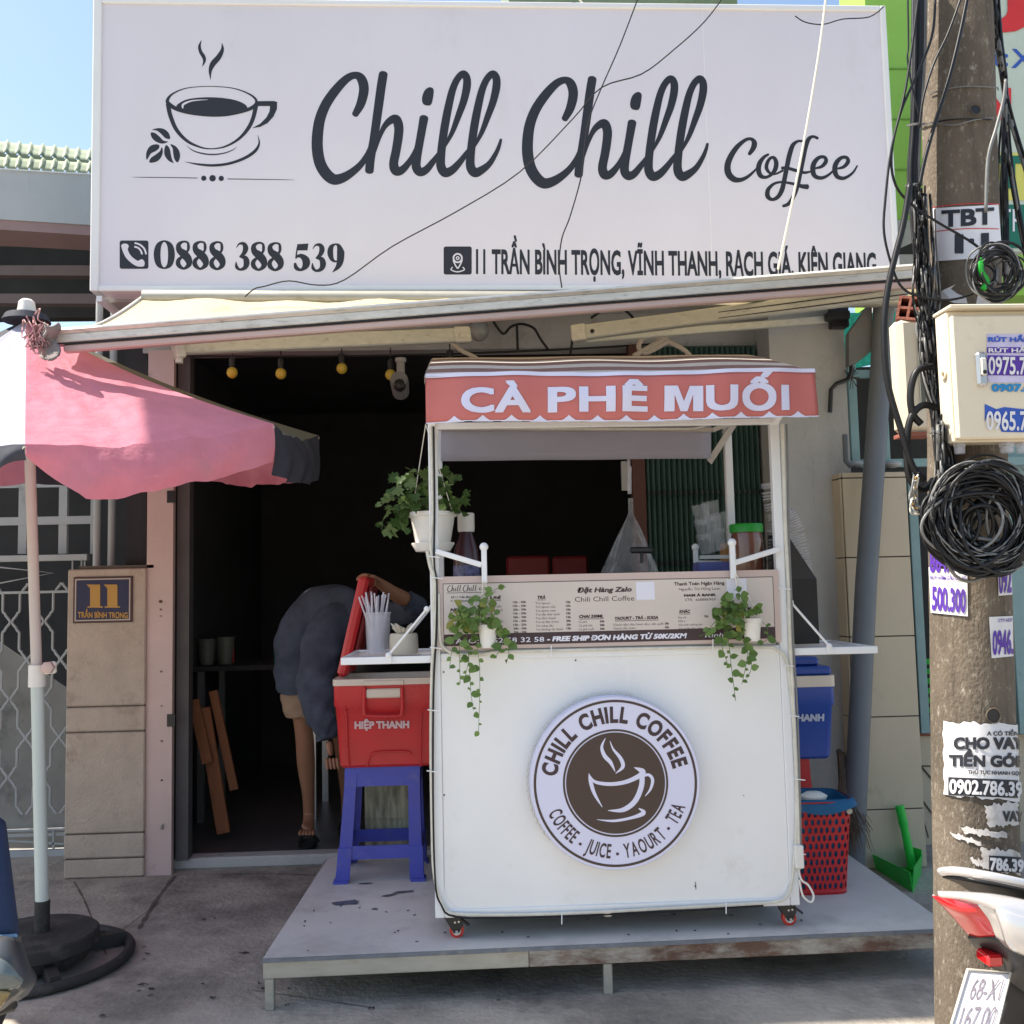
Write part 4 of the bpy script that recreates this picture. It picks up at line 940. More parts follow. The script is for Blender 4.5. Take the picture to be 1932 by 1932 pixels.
for i, s_ in enumerate([[(912, 320, 3), (893, 362, 14), (905, 405, 20), (935, 440, 18), (956, 485, 3)], [(935, 335, 3), (950, 375, 10), (985, 420, 18), (995, 462, 18), (958, 494, 3)], [(825, 490, 3), (832, 530, 18), (850, 590, 16), (887, 656, 3)],
          [(828, 500, 6), (855, 532, 15), (930, 545, 18), (1010, 536, 20), (1078, 508, 24), (1093, 488, 28), (1052, 467, 3)], [(1090, 495, 26), (1085, 560, 26), (1050, 632, 26), (990, 672, 22), (915, 673, 3)], [(1088, 514, 12), (1122, 505, 14), (1142, 530, 16), (1130, 575, 12), (1102, 609, 3)],
          [(858, 715, 2), (940, 724, 12), (1030, 712, 14), (1092, 690, 22), (1068, 667, 4)]]):
    ribbon(b, s_, fl_, 6, lift=.0012+.0004*i, rise=.0003)
b.build('cup_drawing', 'lavend', LBo)
b = MB()
for i in range(34):
    a = R(75+i*3.6*1.2); a2 = a+R(3.2)
    b.tube([lc+Vector((math.cos(a)*(lr+.006), .055, math.sin(a)*(lr+.006))), lc+Vector((math.cos(a2)*(lr+.011), .057, math.sin(a2)*(lr+.011)))], .003, 5)
b.build('led_strip', 'ledtube', LBo)
# tied light rope along the cart edges
def rope(pl, Y, r=.0065, k='ledtube', jit=0):
    b = MB(); b.tube([at(x+rnd.uniform(-jit, jit), y, Y) for x, y in crom(pl, 4)], r, 7); return b.build('light_rope', k, C, smooth=True)
YR = YF-.012
rope([(813, 805), (815, 900), (816, 980), (812, 1030), (822, 1090), (820, 1200), (815, 1260), (813, 1400), (815, 1550), (818, 1640), (828, 1690), (838, 1712), (860, 1724), (960, 1726), (1100, 1722), (1250, 1714), (1400, 1706), (1460, 1702), (1486, 1690), (1496, 1650), (1503, 1550), (1500, 1400), (1492, 1300), (1484, 1245), (1465, 1225), (1440, 1221), (1300, 1222), (1100, 1226), (950, 1230), (900, 1236), (860, 1234), (838, 1222), (830, 1200), (828, 1120)], YR, .006)
rope([(818, 805), (820, 950), (819, 1060), (824, 1100), (823, 1200), (818, 1300), (817, 1500), (821, 1660), (832, 1706), (862, 1730), (1000, 1731), (1200, 1723), (1440, 1709)], YR-.004, .0038, 'cable')
rope([(1476, 800), (1479, 900), (1482, 1000), (1487, 1100), (1490, 1200), (1496, 1320), (1502, 1450), (1506, 1560), (1507, 1640)], YR, .0075)
rope([(1484, 800), (1487, 900), (1488, 1000), (1492, 1100), (1497, 1220), (1503, 1320), (1508, 1450), (1511, 1600)], YR-.003, .0042, 'cableg')
rope([(806, 1040), (812, 1070), (820, 1095), (818, 1150)], YR, .007)
b = MB()
for x, y in ((820, 1222), (816, 1340), (814, 1455), (822, 1090), (816, 1050), (1484, 1255), (1494, 1350), (1505, 1470), (1506, 1610), (1478, 1110), (1060, 1732), (1370, 1712), (1040, 1228), (1345, 1216)):
    b.tube([at(x-9, y-1, YR-.012), at(x+14, y+2, YR-.012)] if not 1030 < x < 1400 else [at(x, y-10, YR-.012), at(x, y+12, YR-.012)], .0022, 5)
b.build('cable_tie', 'white', C)
b = MB()
for x, y in ((1086, 1246), (1399, 1246), (837, 1268), (1312, 1672), (1318, 1707), (1059, 1716), (1520, 1420), (1495, 1440), (1550, 1525), (838, 1500), (1543, 1598)):
    if x < 1480: b.ball(at(x, y, YF+.006), .0032, 6)
b.build('screw', 'black', C)
b = MB(); b.box(tuple(at(1502, 1640, YF-.03)), tuple(at(1512, 1592, YF-.004)), bev=.004); pw = b.build('power_adapter', 'potw', C)
b = MB(); b.tube([at(x, y, 3.69) for x, y in crom([(1506, 1638), (1512, 1660), (1525, 1670), (1535, 1690), (1530, 1702), (1515, 1690), (1508, 1660)], 5)], .004, 6); b.build('power_cord', 'potw', pw, smooth=True)
# side shelves with stays
for (xa, xb, ya, hinge, foot_, xr_) in ((643, 811, 1241, (805, 1149), (733, 1232), 1), (1655, 1493, 1219, (1492, 1136), (1564, 1211), -1)):
    A_, B_ = at(xa, ya, 3.71), at(xb, ya-6*xr_, 3.71); z1 = A_.z if xa < 1000 else A_.z
    x0_, x1_ = sorted((A_.x, CX0-.001 if xa < 1000 else CX1+.001)); y1_ = 4.20
    root = MB(); root.box((x0_+.012, 3.722, z1-.012), (x1_, y1_-.012, z1-.006)); sh_ = root.build('side_shelf', 'frost', C)
    for lo, hi in (((x0_, 3.705, z1-.027), (x1_, 3.7215, z1)), ((x0_, y1_-.0115, z1-.027), (x1_, y1_, z1)), ((x0_ if xr_ == 1 else x1_-.0118, 3.7216, z1-.027), (x0_+.0118 if xr_ == 1 else x1_, y1_-.0116, z1))):
        b = MB(); b.box(lo, hi, bev=.002); b.build('shelf_rail', 'white', sh_)
    for dy in (0, .47):
        h_, f_ = at(*hinge, 3.70)+Vector((0, dy, 0)), at(*foot_, 3.70)+Vector((0, dy, 0)); f_.z = z1+.006
        b = MB(); b.tube([h_, f_], .0045, 8); b.ball(h_, .011, 10); b.ball(f_, .011, 10); b.box((f_.x-.011, f_.y-.004, f_.z-.03), (f_.x+.011, f_.y+.004, f_.z)); b.build('stay', 'white', sh_, smooth=True)
# ball topped stub posts and slanted arms
for (xs, yt, xb2, yb2, xe, ye, Y) in ((913, 1036, 914, 1086, 822, 1040, 3.66), (1381, 1028, 1381, 1078, 1470, 1036, 3.66), (1312, 1036, 1312, 1080, 1380, 1062, 4.28)):
    b = MB(); p = at(xs, yt, Y); q = at(xb2, yb2+14, Y); b.box((p.x-.010, Y-.010, q.z), (p.x+.010, Y+.010, p.z), bev=.002); st_ = b.build('stub_post', 'white', C)
    b = MB(); b.ball(p+Vector((0, 0, .008)), .0165, 16); b.build('ball_cap', 'white', st_, smooth=True)
    b = MB(); b.beam(at(xs+(4 if xe > xs else -4), ye+26 if Y < 4 else 1062, Y), at(xe, ye, Y+.03), .016, .02, bev=.002); b.build('slanted_arm', 'white', st_)
# canopy: striped roof, banner and lining
zr0, zr1 = at(1170, 706, 3.5).z, at(1170, 671, 4.38).z
bx0, bx1 = at(803, 750, 3.5).x, at(1539, 750, 3.5).x
def roof(u, v):
    x = bx0+(bx1-bx0)*u; y = 3.5+(4.38-3.5)*v; z = zr0+(zr1-zr0)*(v*.86+.14*math.sin(v*math.pi/2))
    return Vector((x, y, z+.004*math.sin(u*17)*math.sin(v*3)))
NS = 15
b = MB(); 
b.grid(lambda u, v: roof(u, v), 30, NS*2)
for i in range(len(b.f)): b.mi[i] = (i//30//4) % 2
b.build('striped_roof', ['cream', 'stripe'], C, smooth='all')
def ban(u, v, o=0.):
    x = bx0+(bx1-bx0)*u; z0 = at(1170, 705, 3.5).z; z1 = at(1170, 793.5, 3.5).z
    wv = .006*math.sin(u*21+v*2)+.004*math.sin(u*47)+.003*math.sin(v*5+u*6)+.012*math.exp(-((u-.0)*30)**2)
    return Vector((x, 3.494+wv-.010*math.sin(v*2.6)-o, z0+(z1-z0)*v+.0035*math.sin(u*9)))
b = MB(); b.grid(lambda u, v: ban(u, v), 90, 10); b.build('banner', 'banner', C, smooth='all', solid=.002)
b = MB(); b.grid(lambda u, v: ban(u, -.045+v*.085, .005), 90, 2); b.build('banner_hem', 'lavend', C, smooth='all')
b = MB()
for i in range(15):
    uc = (at(857+(i)*53.9-53.9*0, 790, 3.5).x-bx0)/(bx1-bx0)
    if uc > .97: continue
    hw = .026
    pts = [ban(uc-hw*(1-k/4)**1.0, 1.0-.12*(k/4)**1.8, .0032) for k in range(5)]+[ban(uc+hw*(k/4), 1.0-.12*(1-k/4)**1.8, .0032) for k in range(1, 5)]
    pts += [ban(uc+hw, 1.015, .0032), ban(uc-hw, 1.015, .0032)]
    b.add(pts, [list(range(len(pts)))])
b.grid(lambda u, v: ban(u, .985+v*.02, .0028), 90, 1)
b.build('scallop_print', 'lavend', C)
def bb(p):
    u = (p.x-bx0)/(bx1-bx0); z0 = at(1170, 705, 3.5).z; z1 = at(1170, 793.5, 3.5).z
    v = (p.z-z0-.0035*math.sin(u*9))/(z1-z0); return ban(u, v, .0045)
b = MB()
for s_, x0, x1 in (('CÀ', 870, 1001), ('PHÊ', 1033, 1221), ('UỐI', 1330, 1487)):
    yb = lambda x: 781-(x-870)*.0095
    txt(b, s_, at(x0, yb(x0), 3.5), at(x1, yb(x1), 3.5), at(x0, yb(x0)-48, 3.5), off=.034, res=4, bend=bb, sp=1.08)
yb = lambda x: 781-(x-870)*.0095
bentpoly(b, [at(1252+x, yb(1252)-y, 3.5) for x, y in ((0, 0), (0, 48), (25, 48), (36.5, 19), (48, 48), (73, 48), (73, 0), (54, 0), (54, 31), (43, 0), (30, 0), (19, 31), (19, 0))], bb)
b.build('lettering', 'lavend', C)
for s, ux in ((0, 0.), (1, 1.)):     # roof ends
    b = MB(); b.grid(lambda u, v: roof(ux, v)+Vector((.004*(1 if s else -1), 0, -.03*u)), 2, 10); b.build('roof_edge', 'cream', C, smooth='all')
zrail = at(1000, 806, 3.74).z
for (a_, c_) in (((CX0, YF+.005, zft-.02), (CX1, YF+.005, zft-.02)), ((CX0, YB, zbt-.03), (CX1, YB, zbt-.03)), ((CX0+.015, YF, zft-.02), (CX0+.015, YB, zbt-.03)), ((CX1-.015, YF, zft-.02), (CX1-.015, YB, zbt-.03)),
                 ((bx0+.01, 3.545, zr0-.022), (bx1-.01, 3.545, zr0-.022)), ((CX0+.015, YF, zft-.02), (bx0+.03, 3.56, zr0-.02)), ((CX1-.015, YF, zft-.02), (bx1-.03, 3.56, zr0-.02))):
    b = MB(); b.beam(a_, c_, .024, .024, bev=.002); b.build('roof_rail', 'white', C)
b = MB(); b.grid(lambda u, v: at(832+u*510, 800+v*(70-u*5), 4.31)+Vector((0, .006*math.sin(u*14), 0)), 20, 4); b.build('rear_valance', 'curtain', C, smooth='all', solid=.002)
b = MB(); b.beam(at(1343, 812, 4.32), at(1386, 795, 4.36), .02, .02); b.beam(at(826, 808, 4.30), at(1343, 811, 4.30), .018, .018); b.beam(at(1338, 872, 4.33), at(1385, 800, 4.38), .004, .03); b.build('roof_rail', 'cream', C)
b = MB(); b.tube([at(x, y, 4.27) for x, y in crom([(830, 806), (950, 808), (1100, 809), (1250, 809), (1310, 808), (1338, 800)], 4)], .005, 6); b.build('light_rope', 'ledtube', C, smooth=True)

# ------------------------------------------------------------------ things on the counter and shelves
ZC = zc+.0225
def cpt(x, Y): return Vector((at(x, 1080, Y).x, Y, ZC))
p = cpt(881, 4.16); t = thing('drink_bottle', 'dark drink bottle with a white cap standing beside the large hanging pot', 'bottle', p)
hb = at(881, 970, 4.16).z-ZC
b = MB(); b.lathe([(.050, 0), (.056, .02), (.056, hb*.62), (.050, hb*.72), (.030, hb*.84), (.028, hb*.88)], p, 20); b.build('body', 'juice', t, smooth=True)
b = MB(); b.lathe([(.034, hb*.86), (.036, hb*.88), (.036, hb), (.033, hb+.004)], p, 20); b.build('cap', 'potw', t, smooth=True)
lm = mat('berry_label', (.10, .10, .20), .4, var=.9, scale=38); b = MB(); b.lathe([(.0572, hb*.16), (.0572, hb*.60)], p, 20, capb=False, capt=False); b.build('label', lm, t, smooth=True)
# cup dispenser / clear bag hanging on a hook
p = at(1190, 1010, 4.30); t = thing('bag_of_lids', 'bunched clear plastic bag hanging behind the middle of the menu board', 'bag', p)
def bagf(u, v):
    a = 2*math.pi*u; r = .010+.105*(max(0, v-.22)/.78)**.9; r *= 1+.20*math.sin(5*a+6*v)*v+.10*math.sin(13*a+2*v)+.10*math.sin(3*a+9*v)*v
    q = at(1190, 940+v*140, 4.30); return q+Vector((r*math.cos(a), r*.7*math.sin(a), 0))
b = MB(); b.grid(bagf, 60, 20); b.build('bag', 'plastbag', t, smooth='all')
b = MB(); b.tube([at(1188, 880, 4.3), at(1188, 932, 4.3)], .009, 8); b.beam(at(1186, 865, 4.34), at(1186, 925, 4.34), .03, .012); b.build('hook_strap', 'frost', t)
b = MB(); 
for x in (1175, 1192, 1212): b.lathe([(.032, 0), (.036, .07)], cpt(x, 4.26), 12)
b.build('lid_stack', 'frost', t, smooth=True)
p = cpt(1209, 4.05); t = thing('tamper', 'black T shaped tamper handle standing above the menu board centre', 'tool', p)
b = MB(); b.beam(at(1188, 1038, 4.05), at(1232, 1038, 4.05), .022, .028, bev=.008); b.build('handle', 'black', t)
b = MB(); b.tube([at(1210, 1040, 4.05), at(1211, 1062, 4.05)], .007, 8); b.lathe([(.018, 0), (.018, .05), (.012, .06)], cpt(1212, 4.05), 12); b.build('stem', 'black', t, smooth=True)
# cups in the blue rack
t = thing('cup_rack', 'small blue rack holding stacked clear cups right of the clear bag', 'rack', cpt(1345, 4.2))
a_, c_ = cpt(1313, 4.2), cpt(1378, 4.2)
zt_ = at(1340, 1052, 4.2).z
b = MB(); b.box((a_.x, 4.14, ZC), (c_.x, 4.26, zt_-.02)); b.build('tub', mat('blue_tint_plastic', (.10, .13, .42), .3, var=.1, alpha=.6), t)
b = MB()
for z in (ZC+.03, zt_): b.beam((a_.x, 4.12, z), (c_.x, 4.12, z), .01, .016)
for x in (a_.x, (a_.x+c_.x)/2, c_.x): b.beam((x, 4.12, ZC), (x, 4.12, zt_), .012, .012)
b.build('rail', 'gategrey', t)
t = thing('clear_cups', 'leaning stack of clear plastic cups in the small blue rack', 'cups', at(1338, 1040, 4.2))
for (xa, ya, xb, yb, n_) in ((1335, 1045, 1322, 962, 3), (1354, 1040, 1340, 955, 3), (1366, 1035, 1354, 975, 2)):
    for i in range(n_):
        q0 = at(xa+(xb-xa)*i/n_, ya+(yb-ya)*i/n_, 4.2); ax = (at(xb, yb, 4.2)-at(xa, ya, 4.2)).normalized()
        q = Vector((0, 0, 1)).rotation_difference(ax).to_matrix(); b = MB(); b.lathe([(.028, 0), (.040, .085), (.042, .087)], q0, 16, q, capt=False); b.build('cup', 'clear', t, smooth=True)
p = cpt(1411, 4.12); t = thing('plastic_jar', 'clear jar of brown powder with a bright green lid beside the cart post', 'jar', p)
hj = at(1411, 1003, 4.12).z-ZC; rj = (at(1441, 1000, 4.12).x-at(1381, 1000, 4.12).x)/2
b = MB(); b.lathe([(rj*.93, 0), (rj, .01), (rj, hj*.9), (rj*.9, hj)], p, 24); b.build('body', mat('jar_contents', (.16, .055, .03), .18, var=.3, scale=12, coat=.8), t, smooth=True)
b = MB(); b.lathe([(rj*1.03, hj-.004), (rj*1.04, hj+.026), (rj*.98, hj+.032)], p, 30); b.build('lid', 'limelid', t, smooth=True)
b = MB(); q = cpt(1372, 4.3); b.box((q.x-.02, 4.26, ZC), (q.x+.03, 4.34, at(1370, 1025, 4.3).z), bev=.004); tag(b.build('carton', mat('orange_carton', (.42, .22, .08), .6)), 'small orange carton behind the green lidded jar', 'carton')
# columns of lids hanging beside the right post
t = thing('lid_sleeves', 'two long sleeves of stacked clear lids hanging beside the right cart post', 'lids', at(1470, 930, 4.1))
for (pl, n_) in (([(1458, 912), (1463, 950), (1474, 985), (1480, 1010)], 18), ([(1478, 962), (1498, 975), (1512, 1010), (1522, 1055), (1526, 1080)], 30), ([(1468, 1000), (1470, 1040), (1475, 1072)], 12)):
    pp = crom(pl, 8)
    for i in range(n_):
        a = pp[int(i*(len(pp)-1)/n_)]; c = pp[min(len(pp)-1, int(i*(len(pp)-1)/n_)+1)]
        q0 = at(a[0]-8, a[1], 4.12); ax = (at(c[0], c[1], 4.12)-at(a[0], a[1], 4.12)).normalized()
        q = Vector((0, 0, 1)).rotation_difference(ax).to_matrix(); b = MB(); b.lathe([(.034, 0), (.030, .006)], q0, 14, q); b.build('lid', 'frost', t, smooth=True)
# black appliance on the right shelf
zs = at(1655, 1219, 3.71).z+.003
xa_, xb_ = at(1486, 1100, 3.9).x, at(1541, 1100, 3.9).x
b = MB(); b.add([(xa_, 3.9, zs), (xb_, 3.9, zs), (xb_, 4.17, zs), (xa_, 4.17, zs), (xa_, 3.9, at(1500, 1092, 3.9).z), (xb_, 3.9, at(1541, 1092, 3.9).z), (xb_-.04, 4.14, at(1515, 1003, 4.14).z), (xa_, 4.14, at(1515, 1003, 4.14).z)],
             [(3, 2, 1, 0), (0, 1, 5, 4), (1, 2, 6, 5), (2, 3, 7, 6), (3, 0, 4, 7), (4, 5, 6, 7)])
tag(b.build('cup_sealer', 'black'), 'black boxy cup sealing machine with a sloped front on the right shelf', 'machine')
# straws on the left shelf
zs2 = at(643, 1241, 3.71).z+.001
p = Vector((at(713, 1200, 3.93).x, 3.93, zs2)); t = thing('straw_cup', 'frosted cup full of clear straws on the left shelf', 'cup', p)
hs = at(713, 1155, 3.93).z-zs2
b = MB(); b.lathe([(.044, 0), (.050, hs*.95), (.053, hs*.96), (.053, hs)], p, 20, capt=False); b.build('cup', 'frost', t, smooth=True)
for i in range(26):
    a = rnd.uniform(0, 6.28); r_ = rnd.uniform(.005, .036); q = p+Vector((r_*math.cos(a), r_*math.sin(a), .005))
    e = p+Vector((rnd.uniform(-.075, .045), rnd.uniform(-.04, .04), hs+rnd.uniform(.045, .085)))
    b = MB(); b.tube([q, e], .0035, 6); b.build('straw', 'straw', t, smooth=True)
p = Vector((at(762, 1215, 3.86).x, 3.86, zs2)); t = thing('small_planter', 'small cream planter with a dry succulent behind the left shelf stay', 'planter', p)
b = MB(); b.lathe([(.050, 0), (.054, .02), (.052, .072), (.048, .078)], p, 20, sx=1.05); b.build('pot', 'potc', t, smooth=True)
for i in range(11):
    a = i*2.4; b = MB(); e = p+Vector((.05*math.cos(a), .05*math.sin(a), .10+rnd.uniform(0, .02))); o = p+Vector((.015*math.cos(a), .015*math.sin(a), .072))
    b.tube([o, o.lerp(e, .5)+Vector((0, 0, .006)), e], [.008, .009, .0015], 6); b.build('leaf', 'potc', t, smooth=True)

# ------------------------------------------------------------------ plants
def leaf_mesh(kind, nm):
    b = MB()
    if kind == 'round': pts = [(0, 0), (.30, .10), (.47, .38), (.42, .66), (.22, .92), (0, 1.12), (-.22, .92), (-.42, .66), (-.47, .38), (-.30, .10)]
    else: pts = [(0, 0), (.42, -.08), (.60, .30), (.36, .42), (.42, .78), (.14, .70), (0, 1.12), (-.14, .70), (-.42, .78), (-.36, .42), (-.60, .30), (-.42, -.08)]
    c = (0, .5, -.06)
    vs = [(x, y, .05*abs(x)*2+(-.10*(y-.5)**2)) for x, y in pts]+[c]
    me = bpy.data.meshes.new(nm); me.from_pydata(vs, [], [[i, (i+1) % len(pts), len(pts)] for i in range(len(pts))]); return me
LM = {}
K['leafy'] = mat('yellowing_leaf', (.30, .30, .07), .5, var=.3, scale=22, tl=.3)
def put_leaf(parent, pos, dirv, nrm, size, kind, mk):
    key = (kind, mk)
    if key not in LM:
        LM[key] = leaf_mesh(kind, kind+'_leaf'); LM[key].materials.append(K[mk])
        LM[key].polygons.foreach_set('use_smooth', [True]*len(LM[key].polygons))
    y = Vector(dirv).normalized(); n = Vector(nrm); x = y.cross(n).normalized(); n = x.cross(y)
    o = bpy.data.objects.new('leaf', LM[key]); COL.objects.link(o); o.parent = parent
    M = Matrix((x, y, n)).transposed().to_4x4()*1
    M = M @ Matrix.Diagonal((size, size, size, 1)); M.translation = Vector(pos)-ORG[parent.name]; o.matrix_local = M
K['leafb'] = mat('pale_trailing_leaf', (.17, .27, .065), .45, var=.25, scale=20, tl=.35)
K['leaf2b'] = mat('variegated_ivy_leaf', (.13, .19, .055), .5, var=.5, scale=22, tl=.3)
def potted(nm, lab, px, py, Y, rt, rb, h, hang, potm, cat='plant', group=None):
    p = at(px, py, Y); t = thing(nm, lab, cat, p, group)
    b = MB(); b.lathe([(rb, -h), (rb*1.04, -h+.01), (rt*.96, -.02), (rt*1.05, -.018), (rt*1.05, 0), (rt*.95, 0)], p, 28, capt=False); po = b.build('pot', potm, t, smooth=True)
    b = MB(); b.lathe([(rt*.94, -.02), (rt*.94, -.012)], p, 20); b.build('soil', 'soil', t)
    for i, hx in enumerate(hang):
        b = MB(); a = 2.1*i+.5; b.tube([at(*hx), p+Vector((rt*math.cos(a), -abs(rt*math.sin(a)) if i < 2 else rt*.6, -.004))], .0022, 5); b.build('string', 'ropew', t)
    return t, p
def strand(t, pts, Ls, k, mks, step=.022, side=1):
    P3 = [Vector(q) for q in crom([tuple(q) for q in pts], 6)]
    b = MB(); b.tube(P3, .0013, 4); b.build('stem', 'stem', t)
    acc = 0; s = 1
    for i in range(1, len(P3)):
        acc += (P3[i]-P3[i-1]).length
        if acc > step:
            acc = 0; s = -s; sz = Ls*rnd.uniform(.5, 1.3)*(1 if i < len(P3)*.75 else .7)
            dr = Vector((s*rnd.uniform(.5, 1), rnd.uniform(-.8, .3), rnd.uniform(-.7, .35)))
            put_leaf(t, P3[i], dr, (rnd.uniform(-.5, .5), -1, rnd.uniform(.0, .9)), sz, k, rnd.choice(mks))
lab = ('small white pot of trailing plant hanging over the left end of the menu board', 'small white pot of trailing plant hanging over the right end of the menu board')
for side, (px, py, strs, mound, trails) in enumerate((
    (920, 1178, [(912, 1088, 3.655), (912, 1088, 3.655), (911, 1088, 3.655)], [(840, 930, 1150, 1185)], 
     [[(905, 1175), (880, 1170), (868, 1200), (868, 1290)], [(925, 1176), (950, 1190), (948, 1215), (935, 1240)], [(915, 1176), (895, 1185), (905, 1260), (903, 1380)], [(930, 1175), (955, 1195), (960, 1230), (955, 1252)], [(900, 1176), (870, 1185), (855, 1215), (848, 1262)], [(900, 1180), (885, 1220), (888, 1300), (893, 1340)], [(900, 1172), (868, 1160), (850, 1168)], [(915, 1170), (905, 1130), (940, 1110), (955, 1108)], [(890, 1172), (880, 1190), (884, 1240), (878, 1275)]]),
    (1418, 1166, [(1384, 1075, 3.655), (1384, 1075, 3.655), (1383, 1075, 3.655)], [],
     [[(1400, 1165), (1360, 1165), (1330, 1195), (1318, 1198)], [(1405, 1165), (1375, 1180), (1378, 1240), (1388, 1322)], [(1410, 1165), (1395, 1190), (1410, 1230), (1400, 1290)], [(1405, 1165), (1385, 1140), (1375, 1125)], [(1425, 1166), (1445, 1180), (1448, 1205), (1436, 1212)], [(1400, 1165), (1365, 1150), (1358, 1165), (1350, 1185)], [(1408, 1165), (1400, 1200), (1418, 1250), (1412, 1275)], [(1400, 1165), (1372, 1185), (1362, 1215), (1372, 1250)], [(1410, 1160), (1395, 1120), (1385, 1112)]]))):
    Yp = 3.63
    t, p = potted('hanging_planter', lab[side], px, py, Yp, .034, .027, .085, strs, 'potw', group='small planters over the menu board')
    cx = px-(22 if side == 0 else 30)
    for i in range(84):
        a = rnd.uniform(0, 6.28); r_ = rnd.random()**.62; x, y = cx+46*r_*math.cos(a), py-10+33*r_*math.sin(a)
        if abs(x-px) < 16 and y > py-4: y = py-12
        q = at(x, y, Yp-.015+rnd.uniform(-.05, .035))
        put_leaf(t, q, (rnd.uniform(-1, 1), rnd.uniform(-1, .1), rnd.uniform(-.7, .7)), (rnd.uniform(-.6, .6), -1, rnd.uniform(0, 1.2)), rnd.uniform(.014, .038), 'round', rnd.choice(('leaf', 'leaf', 'leaf', 'leafb', 'leafb', 'leafb', 'leafy')))
    for pl in trails:
        yo = rnd.uniform(-.045, -.01); strand(t, [at(x, y, Yp+yo*(k/(len(pl)-1))-.0) for k, (x, y) in enumerate(pl)], .029, 'round', ('leaf', 'leafb'), .018)
t, p = potted('hanging_ivy_pot', 'large cream pot of ivy hung on strings at the left corner of the cart roof', 816, 967, 4.02, .094, .066, .155, [(803, 800, 3.95), (803, 802, 3.95), (826, 805, 4.0)], 'potw')
b = MB(); b.lathe([(.070, -.160), (.088, -.13), (.088, -.125)], p, 28); b.build('saucer', 'potw', t, smooth=True)
for i in range(74):
    a = rnd.uniform(0, 6.28); r_ = rnd.random()**.62; x, y = 808+80*r_*math.cos(a), 930+50*r_*math.sin(a)
    if y > 962 and 770 < x < 864: y = 952
    q = at(x, y, 4.0+rnd.uniform(-.09, .09))
    put_leaf(t, q, (rnd.uniform(-1, 1), rnd.uniform(-1, .2), rnd.uniform(-1, .4)), (rnd.uniform(-.7, .7), -1, rnd.uniform(.1, 1.2)), rnd.uniform(.032, .052), 'ivy', rnd.choice(('leaf2', 'leaf2', 'leaf2b')))
for pl in ([(790, 960), (770, 950), (745, 955), (725, 975), (720, 1000)], [(785, 965), (760, 965), (755, 985), (765, 1005)], [(795, 955), (785, 920), (778, 890), (765, 882)], [(820, 955), (830, 920), (838, 895)], [(840, 958), (870, 940), (888, 925)], [(790, 962), (750, 940), (728, 935), (718, 950)], [(805, 955), (812, 905), (800, 892)], [(780, 965), (745, 1005), (722, 990), (712, 992)], [(845, 960), (865, 960), (875, 975)]):
    strand(t, [at(x, y, 3.98-.05*k/len(pl)) for k, (x, y) in enumerate(pl)], .044, 'ivy', ('leaf2', 'leaf2b'), .032)

# ------------------------------------------------------------------ red cooler on blue stool
def quadp(mb, pts, th, d): mb.poly(pts, th, d)
YK = 4.44
zk0, zk1 = at(700, 1450, YK).z, at(700, 1293, YK).z; zk2 = at(700, 1281, YK).z
kx0 = at(628, 1300, YK).x; kx1 = kx0+.60; kb = .022
def cooler(nm, lab, x0, x1, y0, y1, z0, z1, z2, m, txts, closed, cat='cooler'):
    t = thing(nm, lab, cat, ((x0+x1)/2, (y0+y1)/2, z0))
    b = MB(); n = 6
    def ring(i, z, r): 
        q = []
        for cx, cy, a0 in ((x1-i-r, y0+i+r, -90), (x1-i-r, y1-i-r, 0), (x0+i+r, y1-i-r, 90), (x0+i+r, y0+i+r, 180)):
            for k in range(5): a = R(a0+22.5*k); q.append((cx+r*math.cos(a), cy+r*math.sin(a), z))
        return q
    rs = [ring(kb+.012, z0, .02), ring(kb, z0+.012, .03), ring(.008, z0+(z1-z0)*.72, .03), ring(.0, z0+(z1-z0)*.76, .03), ring(0, z1, .03)]
    vs = [p_ for r_ in rs for p_ in r_]; N = 20
    b.add(vs, [list(range(N-1, -1, -1))]+[[r_*N+k, r_*N+(k+1) % N, (r_+1)*N+(k+1) % N, (r_+1)*N+k] for r_ in range(len(rs)-1) for k in range(N)])
    b.build('body', m, t, smooth=True)
    b = MB(); rs = [ring(-.004, z1+.0005, .03), ring(-.004, z2, .03), ring(.035, z2, .02), ring(.04, z1-.06, .02)]
    vs = [p_ for r_ in rs for p_ in r_]; b.add(vs, [[r_*N+k, r_*N+(k+1) % N, (r_+1)*N+(k+1) % N, (r_+1)*N+k] for r_ in range(3) for k in range(N)]+[list(range(3*N, 4*N)), list(range(N-1, -1, -1))]); b.build('rim', 'creamrim', t, smooth=True)
    return t
t = cooler('red_cooler', 'open red cooler box with cream rim standing on the blue stool', kx0, kx1, YK, YK+.36, zk0, zk1, zk2, 'red', None, False)
h1, h2 = at(688, 1297, YK), at(759, 1297, YK); h3, h4 = at(688, 1350, YK), at(759, 1350, YK)
b = MB(); b.tube(crom([h1+Vector((0, -.008, 0)), h3+Vector((0, -.016, .02)), h3+Vector((.02, -.016, 0)), h4+Vector((-.02, -.016, 0)), h4+Vector((0, -.016, .02)), h2+Vector((0, -.008, 0))], 6), .0085, 10); b.build('handle', 'red', t, smooth=True)
b = MB(); b.box(tuple(at(690, 1318, YK-.012)), tuple(at(757, 1298, YK+.0)), bev=.006); b.box(tuple(at(684, 1294, YK-.010)), tuple(at(762, 1282.5, YK-.001)), bev=.003); b.mi[:] = [0]*len(b.f); b.build('latch', 'creamrim', t)
b = MB()
